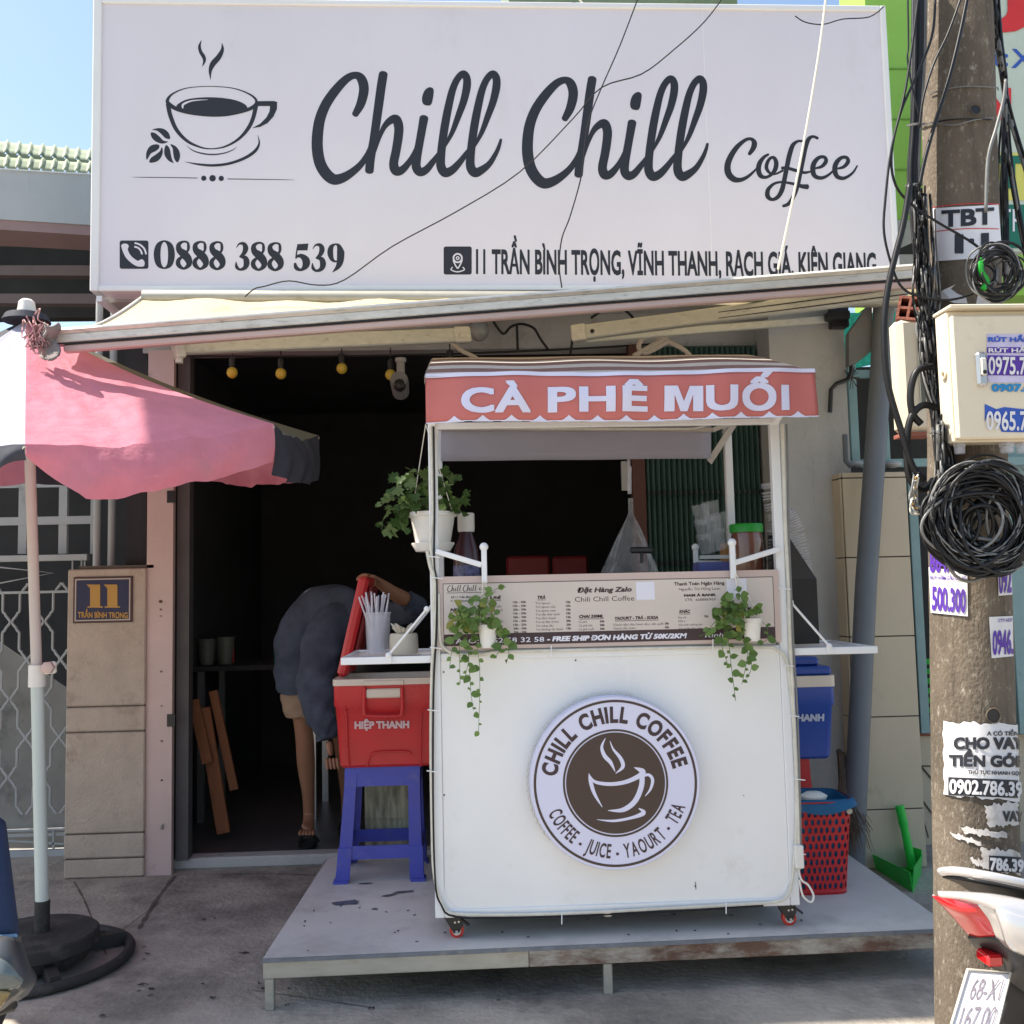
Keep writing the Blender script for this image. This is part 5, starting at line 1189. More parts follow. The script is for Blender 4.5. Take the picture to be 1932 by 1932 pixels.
for pl in ([(643, 1328), (653, 1342), (655, 1400), (658, 1446)], [(806, 1330), (796, 1345), (794, 1400), (794, 1446)], [(693, 1446), (697, 1430), (708, 1420), (765, 1418), (776, 1424)]):
    q = [at(x, y, YK+.010-.008*(1-(y-1300)/150.)) for x, y in crom(pl, 4)]; b.tube(q, .0035, 6)
b.build('moulded_rib', 'red', t, smooth=True)
b = MB(); zof = lambda p_: Vector((p_.x, YK+kb*(zk1-p_.z)/(zk1-zk0)*1.0-.0035-.0, p_.z))
txt(b, 'HIỆP THANH', at(668.5, 1376, YK), at(772, 1374.5, YK), at(668.5, 1361.5, YK), off=.055, res=3, bend=zof)
b.build('lettering', mat('pale_pink_print', (.60, .42, .44), .5), t)
# the lifted lid
lo_, hi_ = at(646, 1268, 4.55), at(686, 1092, 4.55)
t = thing('cooler_lid', 'red cooler lid held up on edge above the open cooler', 'lid', lo_)
dl = (hi_-lo_); Ll = dl.length; dl.normalize(); nl = Vector((0, 1, 0)).cross(dl).normalized()
M = Matrix((dl, Vector((0, 1, 0)), dl.cross(Vector((0, 1, 0))))).transposed().to_4x4(); M.translation = lo_
b = MB(); b.box((-.02, -.02, -.026), (Ll+.01, .34, .022), M, .014); b.build('shell', 'red', t)
b = MB(); b.box((.03, .02, -.048) if M.col[2].x < 0 else (.03, .02, .022), (Ll-.03, .30, -.0262) if M.col[2].x < 0 else (Ll-.03, .30, .045), M, .008); b.build('lid_lining', 'redd', t)
# stool
def stool(nm, lab, xa, xb, ta, tb, yf, yb2, ztop_, m, z0=PT, group=None):
    t = thing(nm, lab, 'stool', ((xa+xb)/2, (yf+yb2)/2, z0)); h = ztop_-z0
    ctr = Vector(((xa+xb)/2, (yf+yb2)/2, 0))
    def corner(sx, sy, z): 
        k = (z-z0)/h; hx0, hx1 = (xb-xa)/2, (tb-ta)/2; hy0, hy1 = (yb2-yf)/2, (yb2-yf)/2*(tb-ta)/(xb-xa)
        return Vector((ctr.x*(1-k)+(ta+tb)/2*k+sx*(hx0+(hx1-hx0)*k), ctr.y+sy*(hy0+(hy1-hy0)*k), z))
    b = MB(); c4 = [corner(sx, sy, ztop_-.03) for sx, sy in ((-1, -1), (1, -1), (1, 1), (-1, 1))]; c5 = [corner(sx, sy, ztop_)*1 for sx, sy in ((-1, -1), (1, -1), (1, 1), (-1, 1))]
    b.add(c4+c5, [(3, 2, 1, 0), (4, 5, 6, 7), (0, 1, 5, 4), (1, 2, 6, 5), (2, 3, 7, 6), (3, 0, 4, 7)]); b.build('seat', m, t)
    for sx in (-1, 1):
        for sy in (-1, 1):
            b = MB(); wl = .062
            def lp(z, out, w_=wl):
                c = corner(sx, sy, z); c += Vector((sx*out, sy*out, 0)); return [c, c+Vector((-sx*w_, 0, 0)), c+Vector((-sx*w_, -sy*.012, 0)), c+Vector((-sx*.012, -sy*.012, 0)), c+Vector((-sx*.012, -sy*w_, 0)), c+Vector((0, -sy*w_, 0))]
            zs_ = [(z0, .008, .066), (z0+.012, .008, .066), (z0+.013, .0, .062), (z0+h*.30, 0, .06), (z0+h*.31, -.005, .056), (z0+h*.80, -.004, .052), (ztop_-.029, -.001, .055)]
            vs = []; fs = []
            for z, o, w_ in zs_: vs += lp(z, o, w_)
            for r_ in range(len(zs_)-1):
                for k in range(6): fs.append([r_*6+k, r_*6+(k+1) % 6, (r_+1)*6+(k+1) % 6, (r_+1)*6+k])
            fs += [list(range(6)), list(range((len(zs_)-1)*6, len(zs_)*6))]
            b.add(vs, fs); b.build('leg', m, t)
    for (s1, s2) in (((-1, -1), (1, -1)), ((1, -1), (1, 1)), ((1, 1), (-1, 1)), ((-1, 1), (-1, -1))):
        for za, zb2 in ((z0+h*.20, z0+h*.315), (z0+h*.83, ztop_-.0295)):
            b = MB(); p0, p1, p2, p3 = corner(*s1, za), corner(*s2, za), corner(*s2, zb2), corner(*s1, zb2)
            inn = (ctr+Vector((0, 0, za))-(p0+p1)/2).normalized(); inn.z = 0; inn *= .010
            q = [(p0.lerp(p1, .12)), (p0.lerp(p1, .88)), (p3.lerp(p2, .88)), (p3.lerp(p2, .12))]
            q = [v+inn*.6 for v in q]; b.poly(q, 1, inn); b.build('side_bar', m, t)
    return t
xa, xb = onz(634, 1664, PT).x, onz(800, 1661, PT).x
stool('blue_stool', 'blue plastic stool under the red cooler box', xa, xb, at(655, 1452, 4.56).x, at(794, 1452, 4.56).x, 4.46, 4.80, zk0-.001, 'blue')
b = MB(); xa_, xb_ = at(688, 1500, 4.85).x, at(770, 1500, 4.85).x; b.box((xa_, 4.85, PT+.19), (xb_, 4.86, at(700, 1455, 4.85).z)); b.box((xa_, 4.86, PT), (xb_, 5.05, PT+.42))
tag(b.build('patterned_tin', mat('yellow_grey_print', (.32, .31, .22), .5, var=.75, scale=9, stretch=(2.5, 1, .5))), 'tin box with yellow and grey pattern seen through the blue stool', 'tin')

# blue cooler on red stool, right side
YB2 = 4.40
bx = at(1579, 1350, YB2).x; zb0, zb1, zb2_ = at(1540, 1434, YB2).z, at(1540, 1296, YB2).z, at(1540, 1275, YB2).z
t = cooler('blue_cooler', 'deep blue cooler box with a closed lid standing on the red stool', bx-.62, bx, YB2, YB2+.36, zb0, zb1, zb2_, 'blue2', None, True)
b = MB(); zl0, zl1 = zb2_+.001, at(1540, 1258, YB2).z; b.box((bx-.62+.004, YB2+.004, zl0), (bx-.012, YB2+.35, zl1), bev=.010)
b.box((bx-.6, YB2+.05, zl1-.002), (bx-.05, YB2+.32, at(1500, 1239, YB2+.1).z), bev=.012); b.build('lid', 'blue2', t)
b = MB(); zof2 = lambda p_: Vector((p_.x, YB2+kb*(zb1-p_.z)/(zb1-zb0)-.0035, p_.z))
txt(b, 'HIỆP THANH', at(1451, 1362.5, YB2), at(1556, 1361, YB2), at(1451, 1348.5, YB2), off=.055, res=3, bend=zof2)
b.build('lettering', mat('pale_blue_print', (.42, .46, .58), .5), t)
stool('red_stool', 'red plastic stool half hidden behind the basket, under the blue cooler', bx-.50, bx-.075, bx-.46, bx-.115, YB2+.03, YB2+.36, zb0-.001, 'red')

# red laundry-style basket used as bin
p0 = Vector((onz(1545, 1690, PT).x+.02, 4.17, PT)); ztb = at(1550, 1508, 4.1).z
t = thing('waste_basket', 'red perforated basket lined with a blue bag, beside the cart', 'basket', p0)
rt_, rb_ = .150, .118; hbk = ztb-PT
# perforated wall: each cell is a frame round an oval hole
def bas(u, v, o=0.):
    a = 2*math.pi*u; r_ = rb_+(rt_-rb_)*v+o; p_ = 5.0
    c, s = math.cos(a), math.sin(a); k = (abs(c)**p_+abs(s)**p_)**(-1/p_)
    return p0+Vector((r_*c*k*.95, r_*s*k*.80, hbk*v))
b = MB(); NU, NV = 36, 10
for j in range(NV):
    for i in range(NU):
        v0, v1 = .05+.86*j/NV, .05+.86*(j+1)/NV; sh = .5 if j % 2 else 0
        u0, u1 = (i+sh)/NU, (i+1+sh)/NU; oc = []; of = []
        cor = [(u0, v0), (u1, v0), (u1, v1), (u0, v1)]
        ring_ = [(u0+(u1-u0)*(.5+.30*math.cos(a)), v0+(v1-v0)*(.5+.40*math.sin(a))) for a in [math.pi*2*k/8-math.pi*.75+math.pi/4*0 for k in range(8)]]
        edge = [(u0, v0), ((u0+u1)/2, v0), (u1, v0), (u1, (v0+v1)/2), (u1, v1), ((u0+u1)/2, v1), (u0, v1), (u0, (v0+v1)/2)]
        vs = [bas(*e) for e in edge]+[bas(*r_) for r_ in ring_]
        b.add(vs, [[k, (k+1) % 8, 8+(k+1) % 8, 8+k] for k in range(8)])
wl_ = b.build('wall', 'red', t, kind=None, solid=.003)
b = MB(); b.grid(lambda u, v: bas(u, v*.05), 36, 1); b.grid(lambda u, v: bas(u, .90+v*.10, .002), 36, 1); b.grid(lambda u, v: bas(u, .99+v*.012, .012), 36, 1); b.build('rim', 'red', t, smooth=True, solid=.005)
b = MB(); b.poly([bas(k/20, .01) for k in range(20)]); b.build('bottom', 'red', t)
b = MB(); b.grid(lambda u, v: bas(u, .06+v*.96, -.012+.004*math.sin(u*40+v*9)), 40, 6); b.grid(lambda u, v: bas(u, 1.02+.025*math.sin(v*3.1)-v*.10*(1+.5*math.sin(u*19)), .0+v*(.030+.012*math.sin(u*25))), 60, 6); b.build('bag', 'bag', t, smooth='all')
b = MB(); b.lathe([(.012, -.006), (.012, .006)], at(1602, 1530, 4.05), 12, Matrix.Rotation(R(90), 3, 'X')); b.build('knob', 'potc', t, smooth=True)
b = MB(); q = at(1546, 1512, 4.03); b.lathe([(.05, 0), (.058, .02), (.03, .035)], (q.x, 4.1, q.z-.01), 18, sy=.7); tag(b.build('foam_lid', 'potw', smooth=True), 'white foam lid lying in the red waste basket', 'lid')
# broom
t = thing('straw_broom', 'old straw broom leaning upside against the grey pier behind the basket', 'broom', at(1620, 1600, 4.75))
for i in range(150):
    u = rnd.gauss(0, 1); top = at(1588+rnd.uniform(-6, 6), 1418+rnd.uniform(0, 14), 4.85+rnd.uniform(-.02, .02)); mid = at(1596+u*6+rnd.uniform(-3, 3), 1500, 4.80+rnd.uniform(-.03, .03))
    bt = at(1618+u*14, 1585+rnd.uniform(-40, 28), 4.70+rnd.uniform(-.05, .06)); bt.z = max(bt.z, .01)
    b = MB(); b.tube([top, mid, bt], [.0028, .0026, .001], 4)
    if i < 3: b.build('bristle', 'broom', t)
    else:
        if i == 3: acc = MB()
        o = len(acc.v); acc.v += b.v; acc.f += [[o+k for k in f] for f in b.f]; acc.mi += b.mi
acc.build('bristles', 'broom', t, kind='stuff')
b = MB(); b.tube([at(1582, 1415, 4.88), at(1589, 1430, 4.85), at(1597, 1500, 4.8), at(1604, 1545, 4.78)], [.013, .024, .034, .036], 12); b.build('binding', mat('broom_binding', (.10, .08, .065), .9, var=.35, scale=24, stretch=(1, 1, 3)), t, smooth=True)
# dustpan
p = onz(1690, 1650, 0); t = thing('dustpan', 'bright green plastic dustpan with an upright handle on the yard floor', 'dustpan', (p.x, p.y, 0))
A_, B_, C__, D__ = onz(1640, 1632, 0), onz(1722, 1684, 0), onz(1738, 1648, 0), onz(1650, 1612, 0)
hh = .095
b = MB(); b.poly([A_, B_, C__, D__], .003, (0, 0, 1)); b.build('pan', 'lime', t)
for q0, q1 in ((A_, B_), (B_, C__), (C__, D__)):
    b = MB(); o = ((q1-q0).cross(Vector((0, 0, 1)))).normalized()*.012
    h0 = .05 if q0 is A_ else hh
    b.poly([q0, q1, q1+o+Vector((0, 0, hh)), q0+o+Vector((0, 0, h0+.02))], .003, -o.normalized()); b.build('pan_wall', 'lime', t)
hb_ = C__.lerp(D__, .12)+Vector((-.02, -.02, .02)); ht = at(1697, 1520, hb_.y+.03)
b = MB(); b.tube([hb_, hb_.lerp(ht, .6), hb_.lerp(ht, .7)], [.024, .019, .022], 12); b.build('handle', 'lime', t, smooth=True)
b = MB(); prof = []; dd = (ht-hb_)
pts = [hb_+dd*(.70+.03*k/1) for k in range(11)]; b.tube(pts, [.024 if k % 2 else .021 for k in range(11)], 12); b.build('grip', 'lime', t, smooth=True)
b = MB()
for i in range(40): q = A_.lerp(B_, rnd.random()).lerp(D__.lerp(C__, rnd.random()), rnd.uniform(.3, .9)); b.ball(q+Vector((0, 0, .005)), rnd.uniform(.003, .008), 5, .5)
b.build('swept_dirt', 'soil', t, kind='stuff')
# ------------------------------------------------------------------ gate pillar with the house number
YP = 5.34
xa, xb = at(123, 1400, YP).x, at(278, 1400, YP).x; zt = at(200, 1072, YP).z
G = thing('gate_pillar', 'stained beige gate pillar with a blue number plate', 'pillar', ((xa+xb)/2, YP, 0))
js = [at(200, y, YP).z for y in (1333, 1381, 1573, 1620)]
zz = [0]+js[::-1]+[zt]
for i in range(5):
    b = MB(); b.box((xa+rnd.uniform(-.002, .002), YP, zz[i]+.004), (xb-.014, YP+.36, zz[i+1]-.004), bev=.006); b.build('block', 'pillar', G)
b = MB(); b.box((xa+.006, YP+.006, 0), (xb-.018, YP+.35, zt-.01)); b.build('core', 'joint', G)
b = MB(); b.box((xa+.05, YP+.02, zt-.003), (xb+.02, YP+.37, zt+.014)); b.build('cap_stone', 'joint', G)
b = MB(); b.box((xb-.0135, YP+.03, 0), (xb+.025, YP+.30, zt-.01)); b.build('side_strip', 'greywall', G)
pl = [at(x, y, YP-.006) for x, y in ((138, 1176), (250, 1177), (250, 1091), (138, 1089))]
t = thing('number_plate', 'dark blue enamel house plate with a gold number and street name', 'plate', (pl[0]+pl[1])/2)
def fp(x, y, l=0.): return at(x, y, YP-.012-l)
b = MB(); b.box((pl[0].x, YP-.011, pl[0].z), (pl[1].x, YP-.001, pl[3].z), bev=.002); b.build('plate', mat('plate_rim', (.07, .03, .035), .5, dirt=(.2, .12, .08), damt=.2), t)
x0, x1, z0, z1 = pl[0].x+.010, pl[1].x-.010, pl[0].z+.010, pl[3].z-.010
b = MB(); b.box((x0, YP-.0125, z0), (x1, YP-.0111, z1)); b.build('blue_field', 'plateblue', t)
b = MB()
for lo, hi in (((x0, z0), (x1, z0+.007)), ((x0, z1-.007), (x1, z1)), ((x0, z0+.0071), (x0+.007, z1-.0071)), ((x1-.007, z0+.0071), (x1, z1-.0071))): b.box((lo[0], YP-.0139, lo[1]), (hi[0], YP-.0126, hi[1]))
b.build('border_line', mat('cream_line', (.45, .38, .32), .5), t)
b = MB()
for xd in (162, 194.5):
    for q in (((xd+8, 1145), (xd+27, 1145), (xd+27, 1104), (xd+8, 1104)), ((xd+3, 1146.5), (xd+32, 1146.5), (xd+32, 1144), (xd+3, 1144)), ((xd+2, 1104.5), (xd+26, 1104.5), (xd+26, 1102.8), (xd+2, 1102.8)), ((xd+8, 1104), (xd+8, 1110), (xd+3, 1104.6))):
        b.add([fp(x, y, .0025+rnd.random()*.0003) for x, y in q], [list(range(len(q)))])
txtbox(b, 'TRẦN BÌNH TRỌNG', 147, 1165.5, 241, 1166.5, YP-.0155, 11, off=.03); b.build('lettering', 'gold', t)

# ------------------------------------------------------------------ iron gate of the neighbour
YG = 5.86
T = thing('iron_gate', 'grey wrought iron gate with wavy bars left of the number pillar', 'gate', (at(20, 1600, YG).x, YG, 0))
def gb(name, p, q, w, k='gategrey'): b = MB(); b.beam(p, q, w, w*.8, bev=.002 if w > .02 else 0); return b.build(name, k, T)
L0 = at(-160, 1200, YG).x; R0 = at(165, 1200, YG).x
for y, w_ in ((1053, .045), (1117, .018), (1609, .05), (1575, .016), (1560*1.0+5, .014)):
    z = at(80, y, YG).z; gb('rail', (L0, YG, z), (R0, YG, z), w_)
for x in (82, 99, 105): b = MB(); a, c = at(x+55 if x == 82 else x+55, 1056, YG), at(x+55, 1117, YG); b.tube([a, Vector((a.x, YG, c.z))], .005, 6); b.build('bar', 'gategrey', T)
b = MB(); b.tube([at(-40, 1066, YG-.02), at(100, 1081, YG-.02), at(-40, 1108, YG-.02)], .006, 6); b.build('brace', 'gategrey', T)
# ogee lattice: upright strands that bend alternately to their left and right neighbours
gx0, gp = at(34.6, 1300, YG).x, at(66.3, 1300, YG).x-at(34.6, 1300, YG).x
gz0 = at(40, 1101, YG).z; gl = (gz0-at(40, 1541, YG).z)/6.
prof_ = [(0, 1.0), (.06, .86), (.12, .60), (.17, .40), (.22, .30), (.26, .06), (.30, 0), (.70, 0), (.74, .06), (.78, .30), (.83, .40), (.88, .60), (.94, .86)]
for i in range(-7, 6):
    x = gx0+i*gp
    if x > R0: continue
    pts = []
    for k in range(6):
        for tt, of in prof_:
            side = 1 if ((i+(k if tt < .5 else k+1)) % 2 == 0) else -1
            pts.append(Vector((x+side*of*(gp/2-.004), YG-.004*(i % 2), gz0-(k+tt)*gl)))
    b = MB(); b.tube(pts, .0078, 6, False); b.build('wavy_bar', 'gategrey', T, smooth=True)
b = MB(); p = [at(0, 1212, YG+.08), at(130, 1300, YG+.08), at(160, 1320, YG+.08), at(160, 1600, YG+.08), at(-170, 1600, YG+.08), at(-170, 1130, YG+.08)]; b.poly(p, .004); b.build('back_sheet', 'sheet', T)
gb('bar', at(101, 1566, YG-.01), at(101, 1602, YG-.01), .012); gb('bar', at(0, 1585, YG-.01), at(120, 1592, YG-.01), .012)
# grid window above
W = thing('grid_window', 'grey square grid grille above the iron gate', 'grille', (at(60, 990, 5.98).x, 5.98, at(60, 1040, 5.98).z))
for x in (44, 120, 180, -32): a, c = at(x, 1045, 5.98), at(x-2, 900, 5.98); b = MB(); b.box((a.x-.024, 5.96, a.z), (a.x+.024, 5.99, c.z+.5)); b.build('bar', 'gategrey', W)
for y in (913, 983): z = at(80, y, 5.98).z; b = MB(); b.box((at(-120, 1000, 5.98).x, 5.955, z-.024), (at(180, 1000, 5.98).x, 5.9595, z+.024)); b.build('bar', 'gategrey', W)
# posts between the gate and the doorway
for nm, x, r, lab, cat in (('drain_pipe', 182, .020, 'grey round pipe at the right edge of the grid grille', 'pipe'), ('drain_pipe', 210, .021, 'second grey round pipe, standing behind the top of the number pillar', 'pipe')):
    a, c = at(x, 1070, 5.72), at(x, 900, 5.72); b = MB(); b.tube([Vector((a.x, 5.72, 0)), Vector((a.x, 5.72, 3.2))], r, 14); tag(b.build(nm, 'gategrey', smooth=True), lab, cat)
a = at(253, 1000, 5.72); b = MB(); b.box((a.x-.035, 5.70, 0), (a.x+.035, 5.73, 3.2)); tag(b.build('flat_post', 'gategrey'), 'flat grey steel post between the round pipes and the pink steel door post', 'post')
# ------------------------------------------------------------------ neighbour on the left
NB = thing('neighbour_house', 'dark open carport building with brown beams and a green sheet roof on the left', 'building', (-5, 6.2, 0))
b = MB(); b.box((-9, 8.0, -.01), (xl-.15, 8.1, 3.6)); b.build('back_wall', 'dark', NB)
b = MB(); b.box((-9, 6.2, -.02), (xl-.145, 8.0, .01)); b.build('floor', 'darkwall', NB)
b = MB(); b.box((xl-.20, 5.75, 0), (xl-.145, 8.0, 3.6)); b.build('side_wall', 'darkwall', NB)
def strip(name, ya0, ya1, yb0, yb1, Ya, Yb, m, th=.06, x0=-260, x1=215):
    def ex(y0, yb): s = (yb-y0)/171.; return (y0+s*x0, y0+s*x1)
    ta, tb = ex(ya0, yb0); ba, bb2 = ex(ya1, yb1); s = (Yb-Ya)/171.; Y0, Y1 = Ya+s*x0, Ya+s*x1
    b = MB(); b.poly([at(x0, ba, Y0), at(x1, bb2, Y1), at(x1, tb, Y1), at(x0, ta, Y0)], th); return b.build(name, m, NB)
strip('fascia', 319.5, 413.5, 329.5, 424.5, 5.9, 6.25, 'fascia', .05)
strip('fascia_edge', 317, 319.6, 327, 329.6, 5.89, 6.24, 'white', .08)
strip('soffit', 413.5, 433, 424.5, 444, 5.91, 6.26, 'mauve', .3)
for ya, yb in ((439.5, 457.5), (500.6, 519), (554, 572)): strip('beam', ya, yb, ya+3 if ya < 450 else ya, yb+1, 6.5, 6.5, 'louvre', .08)
b = MB(); b.poly([(-9, 4.3, 3.3), (-2.32, 4.3, 3.3), (-3.15, 5.95, 3.3), (-9, 5.95, 3.3)], .04, (0, 0, 1)); b.build('added_shade_roof', 'roofg', NB)  # unseen roof added left of the view to shade the yard by the gate
for x_ in (-4.2, -8.8): b = MB(); b.box((x_, 4.35, 0), (x_+.07, 4.42, 3.299)); b.build('shade_roof_post', 'galv', NB)  # made-up posts under the added shade roof
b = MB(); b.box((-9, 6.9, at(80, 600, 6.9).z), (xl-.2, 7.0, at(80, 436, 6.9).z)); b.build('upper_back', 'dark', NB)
# corrugated sheets: two rows
def corr(v0l, v1l, v0r, v1r, Ya, Yb, Yt, name):
    b = MB()
    def fn(u, v):
        x = -260+475*u; s = (x/171.); yt = v0l+(v0r-v0l)*s; yb = v1l+(v1r-v1l)*s; Y = Ya+(Yb-Ya)*s
        ph = (x/22.3) % 1; w = max(0, math.cos((ph-.5)*2*math.pi))**3*.016
        a, c = at(x, yb, Y), at(x+4, yt, Y+Yt); p = a.lerp(c, v); p.z += w; p.y -= w*.6; return p
    b.grid(fn, 21*12, 3); b.build(name, 'roofg', NB, smooth='all', solid=.006)
corr(268, 290, 285, 305, 6.3, 6.65, .5, 'roof_sheet'); corr(297, 318, 309, 328, 6.0, 6.35, .15, 'roof_sheet')
strip('ridge_strip', 290, 299, 303, 311, 6.25, 6.6, 'roofg', .05)

# ------------------------------------------------------------------ parasol
AP = at(50, 603, 4.30); RU = 1.22
NPAN = 8; T = thing('parasol', 'faded market parasol with pink, white and navy panels on a chipped white pole', 'parasol', (-1.92, 4.42, 0))
cA = at(47, 838, 3.18); cB = at(517, 800, 3.86); cC = at(602, 822, 4.66)
rim = []
ctr = Vector((AP.x+.01, 4.30, 2.12)); base_a = math.atan2(cA.y-ctr.y, cA.x-ctr.x)
for k in range(8):
    a = base_a+k*math.pi/4; rim.append(ctr+Vector((RU*math.cos(a), RU*math.sin(a), .155*math.sin(a)*RU)))
rim[0] = cA; rim[1] = cB; rim[2] = cC
rim[7] = at(-335, 800, 3.42)
cols = ['pinkcloth', 'greycloth', 'pinkcloth', 'navycloth', 'pinkcloth', 'whitecloth', 'navycloth', 'whitecloth']
def crease(u, v, s): return .010*math.sin(u*13+v*7+s)+.006*math.sin(u*31-v*11+s*2)+.004*math.sin(u*57+v*23)
for k in range(8):
    a, c = rim[k], rim[(k+1) % 8]; nrm = (a-AP).cross(c-AP).normalized()
    if nrm.z < 0: nrm = -nrm
    def pan(u, v, k=k, a=a, c=c, nrm=nrm):
        e = a.lerp(c, u); p = AP.lerp(e, v)
        s = math.sin(math.pi*u)
        p = p+nrm*(-.055*s*v*(1-.3*v)+ (crease(u, v, k)*v*.7*s)) ; p.z += -.04*math.sin(math.pi*v)
        return p
    P_ = MB(); P_.grid(lambda u, v: pan(u, .03+v*.97), 36, 30); po = P_.build('panel', cols[k], T, smooth='all')
    dv = (.158, .20, .20, .2, .2, .2, .2, .2)[k]
    def val(u, v, k=k, a=a, c=c, dv=dv):
        p = pan(u, 1.0); out = ((a+c)/2-ctr); out.z = 0; out.normalize()
        s = math.sin(math.pi*u)
        d_ = dv*(.80+.5*s if k == 0 else .92+.12*s) if k in (0,) else dv*(1-(.75*math.exp(-((u-1)*4)**2) if k == 7 else 0))
        if k == 0: d_ = dv*(.22+1.0*min(1, u*5)*(1-.28*u)) 
        return p+Vector((0, 0, -d_*v))+out*(.05*math.sin(v*2.6)*s+.014*math.sin(u*26+v*3+k)*v)
    b = MB(); b.grid(val, 40, 8); b.build('valance', 'navycloth' if k in (7, 1) else cols[k], T, smooth='all')
for k in range(8):
    b = MB(); b.tube([AP+Vector((0, 0, -.07)), AP.lerp(rim[k], .5)+Vector((0, 0, -.075)), rim[k]+Vector((0, 0, -.015))], .008, 6); b.build('rib', 'alu', T, smooth=True)
    b = MB(); b.tube([Vector((ctr.x, ctr.y, ctr.z+.02)), AP.lerp(rim[k], .5)+Vector((0, 0, -.075))], .006, 6); b.build('strut', 'alu', T, smooth=True)
pb = onz(79, 1757, .13); pb.z = .12; pm, pt = at(70, 1275, pb.y+.07), at(57, 880, 4.22)
b = MB(); b.tube([pm+Vector((0, 0, -.02)), pt, AP+Vector((0, 0, -.02))], .0215, 20); b.build('upper_pole', mat('stained_white_pole', (.58, .52, .48), .45, var=.06, dirt=(.12, .10, .08), damt=.10, dscale=22, stretch=(1, 1, .3)), T, smooth=True)
b = MB(); b.tube([pb+Vector((0, 0, .10)), pm], .0255, 20); b.build('lower_pole', 'polepaint', T, smooth=True)
b = MB(); b.tube([pb, pb+Vector((0, 0, .13))], .029, 18); b.build('socket', 'rubber', T, smooth=True)
b = MB(); b.lathe([(.034, -.045), (.034, .045)], pm+Vector((0, 0, 0)), 18); b.beam(pm+Vector((.03, -.01, .03)), pm+Vector((.085, -.02, .035)), .02, .05, bev=.006); b.build('collar', 'potw', T, smooth=True)
b = MB(); b.lathe([(.016, -.02), (.026, -.014), (.026, .014), (.016, .02)], pm+Vector((.06, -.035, .035)), 6, Matrix.Rotation(R(90), 3, 'X')); b.build('knob', 'pinkish', T, smooth=True)
b = MB(); b.lathe([(.10, -.01), (.085, .02), (.04, .035)], AP+Vector((0, 0, .0)), 20); b.build('top_vent', 'navycloth', T, smooth=True)
b = MB(); b.lathe([(.04, 0), (.032, .045), (.02, .055)], AP+Vector((0, 0, .035)), 16); b.build('finial', 'potw', T, smooth=True)
cb = Vector((pb.x-.02, pb.y-.02, 0))
b = MB(); b.lathe([(.235, .075), (.24, .08), (.24, .125), (.232, .132)], cb, 48); b.build('base_weight', 'rubber', T, smooth=True)
b = MB(); b.lathe([(.20, .03), (.215, .074)], cb, 40); b.build('base_weight', 'rubber', T, smooth=True)
b = MB(); rc = Vector((cb.x+.0, pb.y-.0, .022)); b.tube([rc+Vector((.35*math.cos(2*math.pi*k/48), .36*math.sin(2*math.pi*k/48), 0)) for k in range(49)], .021, 10, False); b.build('base_ring', 'rubber', T, smooth=True)
for k in range(4): a = R(20+90*k-75); b = MB(); b.beam(rc+Vector((.1*math.cos(a), .1*math.sin(a), .02)), rc+Vector((.34*math.cos(a), .35*math.sin(a), .01)), .04, .05); b.build('base_arm', 'rubber', T)

# ------------------------------------------------------------------ right of the doorway
YT2 = 5.03
xa, xb = at(1609, 1300, YT2).x, at(1731, 1300, YT2).x; zt = at(1650, 890, YT2).z
G = thing('tiled_pillar', 'beige tiled wall end behind the leaning grey pipe', 'pillar', ((xa+xb)/2, YT2, 0))
b = MB(); b.box((xa+.004, YT2+.012, 0), (xb-.004, YT2+.6, zt-.004)); b.build('core', 'joint', G)
zz = [0]+[at(1650, y, YT2).z for y in (1528, 1353, 1201, 1051, 901)]+[zt]
for i in range(6):
    b = MB(); b.box((xa, YT2, zz[i]+.003), (xb, YT2+.0115, zz[i+1]-.003), bev=.002); b.build('tile', 'tile', G)
    b = MB(); b.box((xa-.0115, YT2+.012, zz[i]+.003), (xa-.0005, YT2+.3, zz[i+1]-.003), bev=.002); b.build('tile', 'tile', G)
# low wall further right with cracks
b = MB(); xw = at(1736, 1500, 5.45).x; zw = at(1750, 1388, 5.45).z; b.box((xb+.001, 5.45, 0), (3.6, 5.6, zw)); WL = b.build('low_wall', 'tile'); tag(WL, 'cracked beige tiled low wall seen between the tiled pillar and the utility pole', 'wall')
ORG[WL.name] = WL.location.copy()
b = MB(); b.box((xb-.0, 5.43, zw+.001), (3.6, 5.62, zw+.03)); b.build('coping', 'brick', WL)
for pl_, w_ in (([(1738, 1446), (1750, 1460), (1768, 1482)], .008), ([(1742, 1512), (1755, 1530), (1770, 1546)], .007), ([(1742, 1545), (1752, 1580)], .004), ([(1740, 1445), (1770, 1446)], .006)):
    q = [at(x, y, 5.447) for x, y in crom(pl_, 4)]; b = MB(); b.tube(q, w_*.7, 5); b.build('crack', 'joint', WL)
